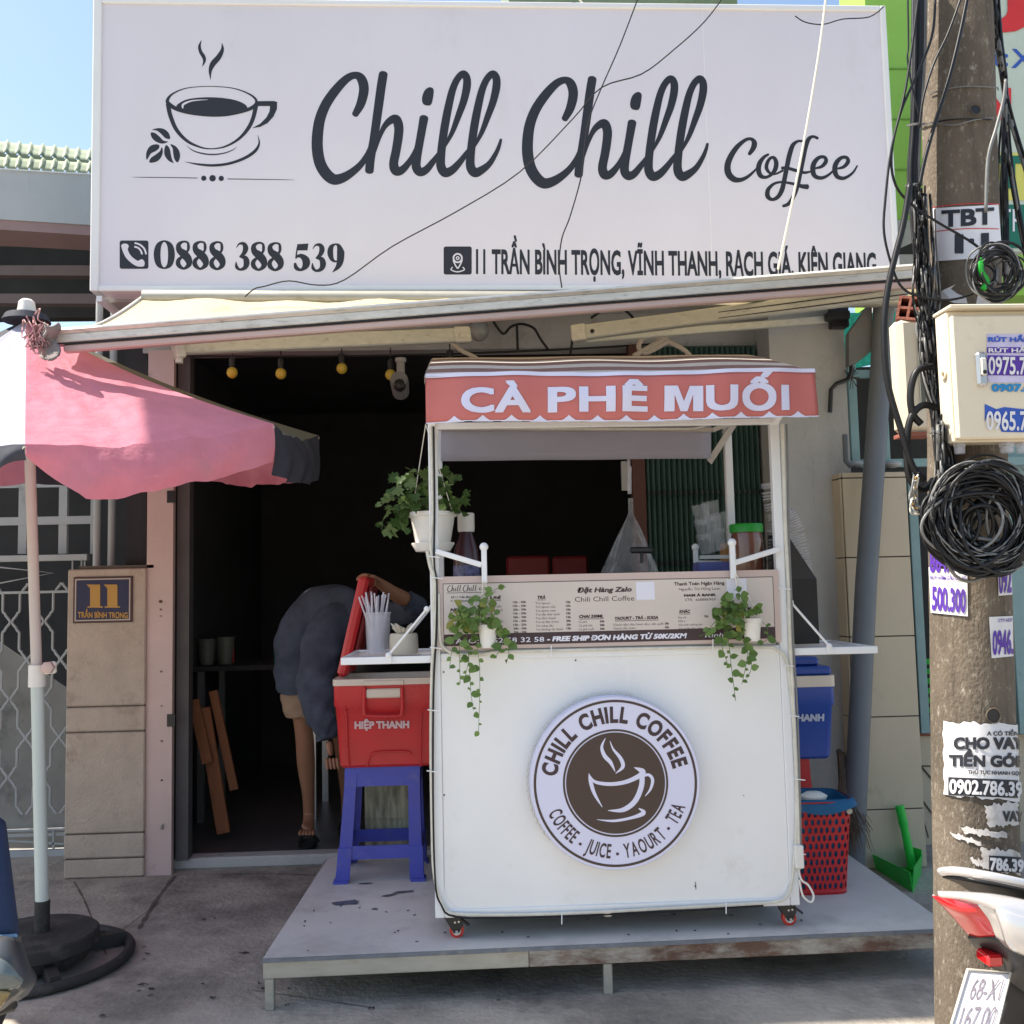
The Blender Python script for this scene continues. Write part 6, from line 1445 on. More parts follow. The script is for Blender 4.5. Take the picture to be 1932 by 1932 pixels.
# pale blue fence
FN = thing('blue_fence', 'pale blue steel fence behind the leaning pipe and the utility pole', 'fence', (2.8, 5.3, 1.9))
def fb(x, ya, yb, w_, Y=5.25): a, c = at(x, yb, Y), at(x, ya, Y); b = MB(); b.box((a.x-w_/2, Y, a.z), (a.x+w_/2, Y+.04, c.z), bev=.003); b.build('post', 'teal', FN)
fb(1616, 670, 878, .048); fb(1672, 640, 876, .055); fb(1747, 890, 1384, .052, 5.4)
fb(1905, 1100, 1385, .06, 5.4); fb(1958, 600, 1385, .20, 5.38)
for y in (706, 875): a, c = at(1600, y, 5.30), at(1960, y, 5.30); b = MB(); b.box((a.x, 5.295, a.z-.022), (3.4, 5.325, a.z+.022)); b.build('rail', 'teal', FN)
for x in (1600, 1671): b = MB(); q = at(x+14, 876, 5.22); b.ball(q, .045, 12, .45); b.build('foot_plate', 'gategrey', FN, smooth=True)
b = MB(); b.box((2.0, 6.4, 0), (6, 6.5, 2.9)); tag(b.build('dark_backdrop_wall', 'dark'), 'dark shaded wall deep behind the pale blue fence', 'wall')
for i, (x, y, w_, h_, k, lab) in enumerate(((1757, 1290, .05, .35, 'lime', 'bright green crates glimpsed behind the blue fence left of the utility pole'), (1927, 1300, .12, .25, 'lime', 'bright green crates glimpsed right of the utility pole'))):
    q = at(x, y, 5.9); t = thing('green_crate', lab, 'crate', (q.x, 5.9, q.z-h_/2))
    for k_ in range(6): b = MB(); b.box((q.x-w_*2, 5.9, q.z-h_/2+k_*h_/6), (q.x+w_*2, 5.92, q.z-h_/2+(k_+.55)*h_/6)); b.build('slat', 'lime', t)
b = MB(); b.grid(lambda u, v: at(1586+150*u, 590+110*v-30*u*v, 5.75), 8, 8); tag(b.build('green_net', 'net'), 'torn scraps of bright green netting behind the grey awning end plate', 'net')
b = MB(); b.poly([at(x, y, 4.95) for x, y in ((1602, 690), (1602, 628), (1640, 574), (1645, 574), (1647, 660), (1618, 684))], .05); tag(b.build('end_plate', mat('dark_grey_plate', (.14, .14, .14), .7), None), 'dark grey end plate hanging under the right end of the awning', 'plate')
b = MB(); b.tube([at(1652, 575, 4.95), at(1656, 655, 4.95)], .006, 6); b.box(tuple(at(1644, 578, 4.97)), tuple(at(1660, 568, 4.94))); tag(b.build('hanging_rod', 'white'), 'thin white rod hanging beside the top of the leaning pipe', 'rod')
b = MB(); b.tube([Vector(at(1612, 1560, 4.78)), at(1634, 1100, 4.86), at(1662, 700, 4.92), at(1668, 560, 4.94)], [.053]*4, 24)
q = at(1612, 1560, 4.78); b.tube([q, Vector((q.x-.02, q.y, 0))], .053, 24); tag(b.build('leaning_pipe', 'pipe', smooth=True), 'long dark grey plastic pipe leaning in front of the beige tiles', 'pipe')
b = MB(); b.tube([at(1594, 820, 5.1), at(1596, 870, 5.1), at(1606, 880, 5.1)], .014, 10); tag(b.build('short_pipe_bend', 'pipe', smooth=True), 'short grey pipe bend at the top left of the beige tiles', 'pipe')
t = thing('dry_twig', 'tuft of dry grass tied to the pale blue fence post', 'plant', at(1606, 712, 5.15))
for i in range(16):
    a = rnd.uniform(0, 6.28); b = MB(); b.tube([at(1606, 712, 5.15), at(1606+16*math.cos(a), 712+22*math.sin(a), 5.12)], .002, 4); b.build('blade', 'broom', t)
# cream meter box and hollow brick
mz0, mz1 = at(1705, 815, 3.6).z, at(1705, 606, 3.6).z
ma, mc, me = at(1680, 700, 3.6).x, at(1699, 700, 3.6).x, at(1732, 700, 3.6).x
t = thing('meter_box', 'cream rounded meter box hidden behind the black cables left of the pole', 'box', ((ma+me)/2, 3.7, mz0))
b = MB(); b.box((mc, 3.60, mz0), (me+.05, 3.70, mz1+.015), bev=.02); b.build('housing', 'boxcream', t)
b = MB(); b.box((me+.002, 3.59, mz0+.1), (me+.05, 3.599, mz1-.03)); b.build('dark_window', 'greycloth', t)
b = MB(); b.box((mc, 3.6, mz0-.015), (me+.05, 3.69, mz0-.001)); b.build('base_strip', 'brick', t)
bz = mz1+.016; p0, p1 = at(1688, 585, 3.62), at(1727, 560, 3.62)
t = thing('hollow_brick', 'red hollow brick standing on top of the cream meter box', 'brick', ((p0.x+p1.x)/2, 3.68, bz))
hb2 = .095; x0, x1 = p0.x, p1.x
MR = Matrix.Translation((x0, 3.62, bz)) @ Matrix.Rotation(R(-14), 4, 'Y').inverted() @ Matrix.Rotation(R(-25), 4, 'Z')
for i in range(3): b = MB(); b.box((0, 0, i*.042), (.085, .17, i*.042+.010), MR); b.build('web', 'brick', t)
for i in range(3): b = MB(); b.box((i*.0375, 0, .0101), (i*.0375+.010, .17, .0419), MR); b.box((i*.0375, 0, .0521), (i*.0375+.010, .17, .0839), MR); b.build('web', 'brick', t)

# ------------------------------------------------------------------ green building and tall sign on the right
GB = thing('green_building', 'lime green painted building rising behind the right end of the sign', 'building', (3, 5.7, 0))
xg = at(1632, 5, 5.8).x; b = MB(); b.box((xg, 5.8, 3.2), (4.2, 6.2, 8)); b.build('wall', 'pgreen', GB)
b = MB(); xg2 = at(1391, 2, 7.5).x; xg1 = at(960, 2, 7.5).x; b.box((xg1, 7.5, 3), (xg2, 9, 8)); b.build('rear_wall', 'roofg', GB)
for i in range(4):
    z = at(1700, 130+95*i, 5.8).z; b = MB(); b.box((xg-.002, 5.794, z-.004), (4.2, 5.799, z+.004)); b.build('groove', mat('green_groove', (.18, .36, .07), .8), GB)
b = MB(); b.box((xg-.002, 5.79, 3.0), (at(1735, 450, 5.79).x, 6.0, at(1700, 415, 5.79).z)); b.build('grey_base', 'greywall', GB)
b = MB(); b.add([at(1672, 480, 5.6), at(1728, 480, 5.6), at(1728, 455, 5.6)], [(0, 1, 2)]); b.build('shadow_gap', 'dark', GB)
YS2 = 5.0
b = MB(); p0, p1 = at(1845, 475, YS2), at(2100, -60, YS2); b.box((p0.x, YS2, p0.z), (p1.x, YS2+.05, p1.z)); SG = b.build('shop_banner', 'signpale', label='pale green shop banner with red, blue and green letters behind the utility pole', cat='banner')
ORG[SG.name] = SG.location.copy()
YQ = YS2-.003
b = MB(); txtbox(b, 'UI', 1778, 62, 2010, 62, YQ-.002, 95, off=.05); txtbox(b, 'N', 1850, 232, 1908, 236, YQ-.002, 70, off=.05); b.build('lettering', 'signred', SG)
b = MB(); txtbox(b, 'Xe:', 1908, 128, 1990, 130, YQ, 36, off=.01); txtbox(b, 'Tiết:', 1800, 125, 1902, 125, YQ, 34, off=.02); b.build('lettering', 'bluep', SG)
b = MB(); b.add([at(x, y, YQ) for x, y in ((1850, 378), (2040, 378), (2040, 288), (1850, 288))], [(0, 1, 2, 3)]); b.build('yellow_band', 'yellow', SG)
b = MB(); b.add([at(x, y, YQ-.001) for x, y in ((1850, 468), (2040, 468), (2040, 386), (1850, 386))], [(0, 1, 2, 3)]); txtbox(b, 'TU', 1880, 355, 1990, 357, YQ-.004, 62, off=.05); b.build('green_band', 'dgreen', SG)
b = MB(); txtbox(b, 'TRẦN', 1885, 436, 1985, 438, YQ-.006, 42, off=.0); b.build('lettering', 'ltext', SG)

# ------------------------------------------------------------------ utility pole
PA, PB = at(1848, 1900, 3.13), at(1804, 0, 3.22)
PD = (PB-PA)/(PB.z-PA.z); RA, RB = .130, .116
def paxis(z): return PA+PD*(z-PA.z)
def prad(z): return RA+(RB-RA)*(z-PA.z)/(PB.z-PA.z)
PO = thing('utility_pole', 'thick weathered concrete utility pole plastered with stickers', 'pole', paxis(0))
b = MB(); zs_ = [-.3+.1*i for i in range(83)]
n = 40
vs = []
for z in zs_:
    c = paxis(z); r = prad(z)
    for k in range(n):
        a = 2*math.pi*k/n; rr = r*(1+.006*math.sin(7*a+z*9)+.004*math.sin(z*31+a*3)+rnd.uniform(-.006, .006))
        vs.append(Vector((c.x+rr*math.cos(a), c.y+rr*math.sin(a), z)))
b.add(vs, [[i*n+k, i*n+(k+1) % n, (i+1)*n+(k+1) % n, (i+1)*n+k] for i in range(len(zs_)-1) for k in range(n)]); b.build('shaft', 'poleconc', PO, smooth='all')
def pole_pt(px, py, off=.003):
    r = ray(px, py); o = Vector((0, 0, EYE)); 
    def dist(t): q = o+r*t; c = paxis(q.z); return math.hypot(q.x-c.x, q.y-c.y)-prad(q.z)*1.012-off, q
    best = min((dist(2.7+.01*i)[0], 2.7+.01*i) for i in range(80))
    if best[0] > 0:
        q = o+r*best[1]; c = paxis(q.z); v = Vector((q.x-c.x, q.y-c.y, 0)).normalized(); rr = prad(q.z)+off
        return Vector((c.x, c.y, q.z))+v*rr
    lo, hi = best[1]-.4, best[1]
    for _ in range(24):
        m_ = (lo+hi)/2
        if dist(m_)[0] > 0: lo = m_
        else: hi = m_
    return o+r*hi
def pnear(px, py, off=.003): return pole_pt(px, py, off)
def sticker(name, corners, m, lab=None, torn=0., off=.003):
    (x0, y0), (x1, y1), (x2, y2), (x3, y3) = corners     # tl, tr, br, bl in picture measure
    def fn(u, v):
        xt, yt = x0+(x1-x0)*u, y0+(y1-y0)*u; xq, yq = x3+(x2-x3)*u, y3+(y2-y3)*u
        e = torn*(math.sin(u*17+y0)+.6*math.sin(u*41)+.5*math.sin(u*90)) 
        x, y = xt+(xq-xt)*v, yt+(yq-yt)*v
        if v == 0: y += e
        if v == 1: y += e*.8
        if u in (0, 1): x += torn*.7*math.sin(v*23+x0)
        return pole_pt(x, y, off)
    b = MB(); b.grid(fn, 22, 12, flip=True); return b.build(name, m, PO, smooth='all', label=lab)
def ptxt(mb, s, x0, y0, x1, y1, h, off=.02, lift=.0055, **k):
    txt(mb, s, Vector((x0, y0, 0)), Vector((x1, y1, 0)), Vector((x0, y0-h, 0)), off=off, bend=lambda p: pole_pt(p.x, p.y, lift), **k)
s1 = sticker('number_label', [(1757, 393), (1884, 386), (1891, 484), (1764, 493)], mat('plate_white', (.74, .73, .76), .4, var=.02), 'white label with large black letters and a red line')
b = MB()
b.build  # keep builder
for y0, y1 in ((391, 384.5), (437, 431)):
    b.grid(lambda u, v: pole_pt(1757+128*u, y0+(y1-y0)*u+v*1.6-7*math.sin(math.pi*u)*(.5 if y0 > 400 else .6), .0045), 20, 1, flip=True)
b.build('red_line', 'signred', s1)
b = MB(); ptxt(b, 'TBT', 1776, 429, 1876, 423, 32, off=.035); ptxt(b, '1', 1801, 478, 1818, 478, 36, off=.05); ptxt(b, '1', 1851, 474, 1866, 473, 34, off=.05); b.build('lettering', 'print', s1)
b = MB(); ptxt(b, '.', 1828, 458, 1838, 458, 30, off=.05); b.build('lettering', 'print', s1)
# phone stickers
s2 = sticker('phone_sticker', [(1752, 1070), (1825, 1080), (1826, 1163), (1756, 1156)], 'paper', 'white sticker with tall violet digits, left edge of the pole')
b = MB(); ptxt(b, '500.300', 1758, 1151, 1822, 1157, 45, off=.03); ptxt(b, '864.640', 1754, 1080, 1822, 1080, 40, off=.03); ptxt(b, 'RÚT HẦM CẦU GIÁ RẺ', 1755, 1093, 1823, 1095, 7, off=.02); b.build('lettering', 'violet', s2)
s3 = sticker('phone_sticker', [(1865, 1122), (1912, 1116), (1913, 1238), (1870, 1243)][:0] or [(1866, 1164), (1911, 1162), (1912, 1238), (1871, 1242)], 'paper', 'white sticker with tall violet digits on the right of the pole')
b = MB(); ptxt(b, '0946.', 1873, 1236, 1912, 1234, 46, off=.03); ptxt(b, 'CTY HÚT', 1884, 1174, 1911, 1173, 6, off=.02); b.build('lettering', 'violet', s3)
s4 = sticker('phone_sticker', [(1882, 1062), (1908, 1060), (1910, 1122), (1884, 1124)], 'paper', 'small white sticker with violet digits under the cable coil')
b = MB(); ptxt(b, '092', 1885, 1120, 1909, 1118, 48, off=.03); b.build('lettering', 'violet', s4)
s5 = sticker('loan_poster', [(1779, 1362), (1921, 1366), (1925, 1512), (1781, 1500)], 'paper', 'torn white poster with bold black capitals and a phone number', torn=2.2)
b = MB(); ptxt(b, 'CHO VAY', 1799, 1414, 1934, 1414, 23, off=.05); ptxt(b, 'TIỀN GÓP', 1790, 1446, 1934, 1448, 22, off=.05); ptxt(b, 'THỦ TỤC NHANH GỌN', 1826, 1460, 1930, 1463, 7, off=.03); ptxt(b, 'A CÓ TIỀN', 1862, 1388, 1922, 1388, 8, off=.03); b.build('lettering', 'print', s5)
b = MB(); b.grid(lambda u, v: pole_pt(1789+132*u, 1466+34*v+6*u, .0050), 22, 5, flip=True); b.build('dark_band', 'print', s5)
b = MB(); ptxt(b, '0902.786.39', 1791, 1497, 1930, 1503, 27, off=.03, lift=.0075); b.build('lettering', 'paper', s5)
for c_ in ([(1858, 1520), (1921, 1512), (1922, 1556), (1864, 1560)], [(1792, 1570), (1850, 1588), (1852, 1596), (1800, 1580)], [(1850, 1600), (1925, 1606), (1926, 1650), (1856, 1640)], [(1812, 1560), (1900, 1572), (1900, 1582), (1820, 1572)], [(1830, 1618), (1868, 1628), (1866, 1640), (1836, 1630)]):
    sx_ = sticker('torn_paper', c_, 'paper2', torn=2.5)
b = MB(); ptxt(b, 'VAY', 1892, 1550, 1932, 1550, 20, off=.05); b.grid(lambda u, v: pole_pt(1866+60*u, 1614+30*v+3*u, .0050), 14, 4, flip=True); b.build('torn_print', 'print', sx_)
b = MB(); ptxt(b, '786.39', 1868, 1642, 1932, 1646, 24, off=.04, lift=.0075); b.build('torn_print', 'paper', sx_)
for x, y, r in ((1840, 207, .016), (1874, 1350, .020)):
    b = MB(); q = pole_pt(x, y, .002); c = paxis(q.z); dv_ = Vector((q.x-c.x, q.y-c.y, 0)).normalized(); rot = Vector((0, 0, 1)).rotation_difference(dv_).to_matrix(); b.lathe([(r, 0), (r*.9, .001)], q, 16, rot); b.build('bolt_hole', 'black', PO)
    b = MB(); b.lathe([(r*1.0, 0), (r*1.25, .003), (r*1.2, .005), (r*1.0, .003)], q, 16, rot, capb=False, capt=False); b.build('hole_rim', 'poleconc', PO)
for pl_, k_ in (([(1755, 178), (1770, 172), (1820, 163), (1900, 166)], 'cableg'), ([(1735, 240), (1760, 232), (1800, 236), (1840, 226), (1875, 222)], 'cableg'), ([(1738, 236), (1790, 226), (1850, 224), (1870, 226)], 'cable')):
    b = MB(); b.tube([pole_pt(x, y, .006) for x, y in crom(pl_, 4)], .0025, 5); b.build('tie_wire', k_, PO, smooth=True)
# electric cabinet
YX = 2.83
ex0, ex1 = at(1803, 700, YX).x, at(1803, 700, YX).x+.46; ez0, ez1 = at(1830, 832, YX).z, at(1830, 583, YX).z
E_ = thing('electric_cabinet', 'cream steel electric cabinet with blue and violet stickers strapped to the utility pole', 'cabinet', ((ex0+ex1)/2, YX+.1, ez0))
b = MB(); b.box((ex0-.008, YX+.022, ez0), (ex1, YX+.095, ez1), bev=.004); b.build('housing', 'boxcream', E_)
b = MB(); b.box((ex0-.004, YX, ez0+.006), (ex1, YX+.0215, ez1-.018), bev=.006); b.build('door', 'boxcream', E_)
b = MB(); b.box((ex0-.012, YX-.012, ez1+.0005), (ex1+.01, YX+.10, ez1+.012), bev=.003); b.build('rain_hood', 'boxcream', E_)
b = MB(); p = at(1851, 697, YX-.004); b.box((p.x-.017, YX-.016, p.z-.052), (p.x+.017, YX-.0005, p.z+.052), bev=.012); hd = b.build('handle', 'silver', E_)
b = MB(); b.box((p.x-.009, YX-.024, p.z-.022), (p.x+.009, YX-.0165, p.z+.032), bev=.006); b.build('lever', 'alu', hd); b = MB(); b.lathe([(.006, -.003), (.006, 0)], (p.x, YX-.026, p.z-.012), 12, Matrix.Rotation(R(90), 3, 'X')); b.build('keyhole', 'black', hd)
b = MB(); b.tube([(ex0-.012, YX+.05+.012*math.cos(a), at(1790, 745*.94+0, YX).z+.012*math.sin(a)) for a in [2*math.pi*k/14 for k in range(15)]], .004, 6, False); b.build('lock_eye', 'boxcream', E_, smooth=True)
def fx(x, y, l=0.): return at(x, y, YX-.0012-l)
def dec(name, q, k, l=0.): b = MB(); b.add([fx(x, y, l) for x, y in q], [list(range(len(q)))]); return b.build(name, k, E_)
dec('sticker_paper', [(1864, 719), (1950, 719), (1950, 634), (1864, 634)][:0] or [(1862, 709), (1868, 722), (1960, 722), (1960, 630), (1862, 630)], mat('lilac_paper', (.52, .48, .66), .6, var=.12, scale=20, dirt=(.6, .56, .5), damt=.2, dscale=20))
b = MB(); txtbox(b, 'RÚT HẦM CẦU', 1864, 645, 1990, 645, YX-.004, 9, off=.05); b.build('sticker_print', 'bluep', E_)
b = MB(); b.add([fx(x, y, .001) for x, y in ((1862, 666), (1960, 666), (1960, 655), (1862, 655))], [(0, 1, 2, 3)]); b.add([fx(x, y, .001) for x, y in ((1863, 708), (1960, 709), (1960, 672), (1863, 670))], [(0, 1, 2, 3)]); b.build('sticker_print', 'violet', E_)
b = MB(); txtbox(b, 'RÚT HẦM', 1865, 665, 1950, 665, YX-.005, 8, off=.03); txtbox(b, '0975.726', 1865, 706, 1962, 707, YX-.005, 33, off=.02); b.build('sticker_print', 'paper', E_)
b = MB(); txtbox(b, '0907.44', 1871, 739, 1960, 739, YX-.0035, 15, off=.05); b.build('sticker_print', 'cyanp', E_)
dec('sticker_paper', [(1858, 796), (1862, 786), (1880, 790), (1890, 815), (1960, 816), (1960, 775), (1895, 768), (1880, 772), (1858, 762)], 'bluep', .0004)
b = MB(); txtbox(b, '0965.726', 1861, 812, 1966, 812, YX-.0045, 36, off=.02); b.build('sticker_print', 'lilac_paper' if 'lilac_paper' in K else 'paper', E_)
dec('sticker_scrap', [(1840, 683), (1846, 687), (1850, 676), (1844, 678)], 'bluep'); dec('sticker_scrap', [(1857, 686), (1864, 687), (1864, 679), (1857, 677)], 'bluep')
for x in (1810, 1899, 1930):
    p = at(x, 838, YX+.05); b = MB(); r = .017 if x < 1850 else .022
    b.lathe([(r, -.012), (r*1.1, -.010), (r*1.1, 0)], (p.x, YX+.05, ez0-.0005), 6); b.lathe([(r*.75, -.032), (r*.9, -.028), (r*.9, -.0125)], (p.x, YX+.05, ez0), 12); b.build('cable_gland', 'frost', E_, smooth=True)
for z_ in (ez0+.06, ez1-.10): b = MB(); b.box((ex0+.03, YX+.096, z_), (ex0+.24, YX+.17, z_+.03)); b.build('bracket', 'galv', E_)
# papers behind, upper right
b = MB(); b.add([pole_pt(x, y, .01) for x, y in ((1768, 560), (1800, 572), (1868, 574), (1870, 530), (1850, 515), (1778, 548))], [list(range(6))]); b.build('tin_plate', 'plate_white' if 'plate_white' in K else 'paper', PO)

# ------------------------------------------------------------------ cables
def cable(parent, pts, r, k='cable', n=6, nm='cable'):
    b = MB(); b.tube(pts, r, n); return b.build(nm, k, parent, smooth='all')
t = thing('cable_bundle', 'thick bundle of black cables running down the left side of the utility pole', 'cables', at(1735, 300, 3.05))
for i in range(46):
    j = rnd.gauss(0, 1)
    pts = [(1737+j*6, -60), (1735+j*6, 100), (1729+j*4, 236), (1725+j*5, 330), (1733+j*5, 440), (1744+j*7+4, 540), (1750+rnd.gauss(0, 1)*8, 620), (1757+j*7, 700), (1766+j*4, 780), (1776+j*5, 860), (1776+rnd.gauss(0, 1)*5, 940)]
    Y = 3.08+rnd.uniform(-.05, .07); k = 'cableg' if rnd.random() < .22 else 'cable'
    cable(t, [at(x, y, Y-.0*y) for x, y in crom(pts[:(11 if i % 3 else 8)], 4)], rnd.choice((.0035, .0045, .0055, .007)), k)
for i in range(46):
    x0 = 1742+rnd.gauss(0, 9); e = rnd.gauss(0, 1)
    g_ = rnd.gauss(0, 9); n_ = lambda: rnd.gauss(0, 2.5)
    pts = [(x0-4, 380+rnd.uniform(-30, 40)), (x0+n_(), 470), (x0+4+g_*.5+n_(), 560), (1756+g_*1.2+n_(), 640), (1763+g_+n_(), 720), (1775+e*6, 800), (1782+e*7, 870), (1785+e*10, 935+rnd.uniform(-10, 20))]
    cable(t, [at(x, y, 3.06+rnd.uniform(-.07, .03)) for x, y in crom(pts, 4)], rnd.choice((.0022, .003, .004)), 'cableg' if rnd.random() < .4 else 'cable', 5)
for y, x in ((236, 1728), (815, 1770), (940, 1776), (350, 1724)):
    b = MB(); b.tube([at(x-16, y+1, 3.02), at(x, y-2, 3.0), at(x+16, y-3, 3.02)], .004, 5); b.build('tie', 'cableg', t)
single = [([(1717, 346), (1705, 420), (1690, 480), (1676, 540), (1668, 616), (1674, 718), (1701, 815), (1722, 880), (1745, 905)], .010, 'thick single black cable curving far left of the utility pole'),
          ([(1765, -30), (1760, 60), (1735, 130), (1700, 210), (1682, 290), (1690, 350), (1725, 390), (1770, 420), (1830, 455), (1868, 485)], .0042, 'thin black cable bowing left from the pole top and back to the upper coil'),
          ([(1830, -30), (1812, 60), (1790, 150), (1765, 230), (1745, 300), (1735, 350)], .0065, 'dark cable slanting across the pole from its top right to the bundle'),
          ([(1822, -30), (1790, 60), (1762, 120), (1742, 185), (1735, 240)], .004, 'thin cable slanting across the upper pole above the thicker slanting one'),
          ([(1735, -30), (1722, 80), (1706, 180), (1682, 280), (1670, 380), (1668, 440), (1682, 500), (1700, 540), (1730, 558), (1790, 566), (1850, 548), (1880, 520)], .004, 'thin wire loop hanging left of the cable bundle in front of the sign edge'),
          ([(1712, -30), (1714, 80), (1712, 110), (1720, 160), (1735, 220)], .003, 'thin wire in front of the lime green wall'),
          ([(1860, 400), (1864, 300), (1880, 240), (1893, 190), (1898, 150)], .0055, 'grey cable rising from the white pole label to the right hand bundle')]
for i, (pl_, r, lab) in enumerate(single):
    b = MB(); b.tube([at(x, y, 2.96+.02*(i % 3)) for x, y in crom(pl_, 5)], r, 7); tag(b.build('cable', 'cable' if i < 6 else 'cableg', smooth='all'), lab, 'cable')
t = thing('cable_bundle', 'bundle of black cables right of the utility pole in front of the pale green banner', 'cables', at(1895, 200, 3.3))
for i in range(20):
    j = rnd.gauss(0, 1); low = rnd.choice(([(1905, 300), (1925, 420), (1945, 520)], [(1896, 300), (1898, 420), (1900, 560)], [(1890, 300), (1888, 420), (1892, 520)], [(1915, 250), (1940, 330), (1970, 420)], [(1885, 280), (1884, 400), (1882, 500)]))
    pts = [(1874+j*5, -60), (1882+j*5, 60), (1893+j*4, 140), (1897+j*2.5, 178)]+[(x+j*3, y) for x, y in low]
    cable(t, [at(x, y, 3.3+rnd.uniform(-.03, .03)) for x, y in crom(pts, 4)], rnd.choice((.004, .005, .007)), rnd.choice(('cable', 'cable', 'cable', 'cableg')))
def coil(nm, lab, cx, cy, rx_, ry_, Y, N_, spread, dense_bottom, rr=(.0035, .0065)):
    t = thing(nm, lab, 'coil', at(cx, cy, Y))
    for i in range(N_):
        jx, jy = rnd.gauss(0, spread), rnd.gauss(0, spread); a, c = rx_*rnd.uniform(.62, 1.14), ry_*rnd.uniform(.55, 1.12)
        if i % 5 == 0: a *= rnd.uniform(.45, .8); c *= rnd.uniform(.45, .8); jx *= 2.5; jy *= 2
        if dense_bottom: jy = abs(jy)*.9-(c-ry_)*.2+rnd.uniform(0, 10); 
        ph = rnd.uniform(0, 6.28); tilt = rnd.uniform(-.5, .5); yy = rnd.uniform(-.06, .05)
        pts = []
        for k in range(33):
            th = 2*math.pi*k/32; x = a*math.cos(th)*(1+.03*math.sin(3*th+ph)); y = c*math.sin(th)*(1+.04*math.sin(2*th+ph))
            X = cx+jx+x*math.cos(tilt)-y*math.sin(tilt); Yp_ = cy+jy+x*math.sin(tilt)+y*math.cos(tilt)
            pts.append(at(X, Yp_, Y+yy+.015*math.sin(th*2+ph)))
        b = MB(); b.tube(pts, rnd.uniform(*rr), 6, False); b.build('strand', 'cableg' if rnd.random() < .14 else 'cable', t, smooth='all')
    return t
coil('cable_coil', 'smaller upper coil of black cable just above the electric cabinet', 1878, 514, 45, 52, 2.93, 22, 6, False, (.002, .005))
cz = coil('cable_coil', 'huge tangled lower coil of black cable under the electric cabinet', 1853, 968, 96, 100, 2.90, 74, 11, True, (.0025, .0068))
for i in range(12):
    rr_ = rnd.uniform(.95, 1.25); a0 = rnd.uniform(0, 6.28); sp_ = rnd.uniform(2.5, 5); ox, oy = rnd.gauss(0, 14), rnd.gauss(-4, 14)
    pts = [(1853+ox+92*rr_*math.cos(a0+sp_*k/16)*(1-.25*k/16), 965+oy+95*rr_*math.sin(a0+sp_*k/16)*(1-.2*k/16)) for k in range(17)]
    cable(cz, [at(x, y, 2.84+rnd.uniform(-.01, .01)) for x, y in crom(pts, 3)], rnd.uniform(.0015, .003), rnd.choice(('cable', 'cableg', 'cableg')), 5, nm='strand')
for i in range(16):   # cables feeding the lower coil
    x0 = 1776+rnd.gauss(0, 5); pts = [(x0, 800+rnd.uniform(-20, 20)), (x0+rnd.gauss(2, 4), 880), (x0+rnd.gauss(10, 8), 950), (x0+rnd.uniform(20, 70), 1010), (x0+rnd.uniform(70, 150), 1050+rnd.uniform(-30, 20))]
    cable(cz, [at(x, y, 2.90+rnd.uniform(-.04, .04)) for x, y in crom(pts, 5)], rnd.uniform(.003, .006), rnd.choice(('cable', 'cable', 'cableg')), nm='strand')
for pl_, lab, r, k in (([(1760, 690), (1730, 700), (1718, 740), (1722, 780), (1738, 800)], 'fat black cable loop above the two side loops, left of the pole', .011, 'cable'), ([(1770, 770), (1740, 765), (1718, 790), (1711, 840), (1716, 900), (1740, 925), (1762, 905)], 'fat black cable loop hanging at mid height left of the pole', .011, 'cable')):
    b = MB(); b.tube([at(x, y, 3.0) for x, y in crom(pl_, 6)], r, 9); tag(b.build('cable_loop', k, smooth='all'), lab, 'cable')
t = thing('white_wires', 'bunch of loose white and yellow wire ends left of the lower coil', 'wires', at(1735, 940, 2.95))
for i in range(9):
    pts = [(1725+rnd.uniform(-3, 8), 900+rnd.uniform(-10, 10)), (1722+rnd.gauss(0, 4), 940), (1735+rnd.gauss(0, 6), 965+rnd.gauss(0, 8)), (1765, 955+rnd.gauss(0, 5)), (1778, 945)]
    cable(t, [at(x, y, 2.95+rnd.uniform(-.02, .02)) for x, y in crom(pts, 5)], .0032, rnd.choice(('ropew', 'cableg', 'ropew', 'gold')), nm='wire')
b = MB(); b.tube([at(x, y, 2.88) for x, y in crom([(1853, 488), (1850, 510), (1862, 530), (1855, 545)], 4)], .009, 7); tag(b.build('green_tag', 'limelid', smooth=True), 'scrap of green plastic tape knotted in the upper cable coil', 'tape')

# ------------------------------------------------------------------ motorbike tail, bottom right
YMB = 2.52
MT = thing('motorbike', 'silver motorbike tail with a red tail light and white number plate at the lower right', 'motorbike', (at(1990, 1900, YMB).x, YMB+.1, 0))
def sheetm(name, rows, m, solid=.01, n=8, closed=False, parent=MT, smooth='all'):
    """rows of (px, py, Y) control points skinned into one curved shell"""
    rr = [[at(*q) for q in crom(r_, n)] for r_ in rows]; cols_ = [crom([tuple(rr[j][i]) for j in range(len(rr))], 4) for i in range(len(rr[0]))]
    b = MB(); nv = len(cols_[0]); nu = len(cols_)
    b.add([Vector(cols_[i][j]) for j in range(nv) for i in range(nu)], [[j*nu+i, j*nu+i+1, (j+1)*nu+i+1, (j+1)*nu+i] for j in range(nv-1) for i in range(nu-1)])
    return b.build(name, m, parent, smooth=smooth, solid=solid)
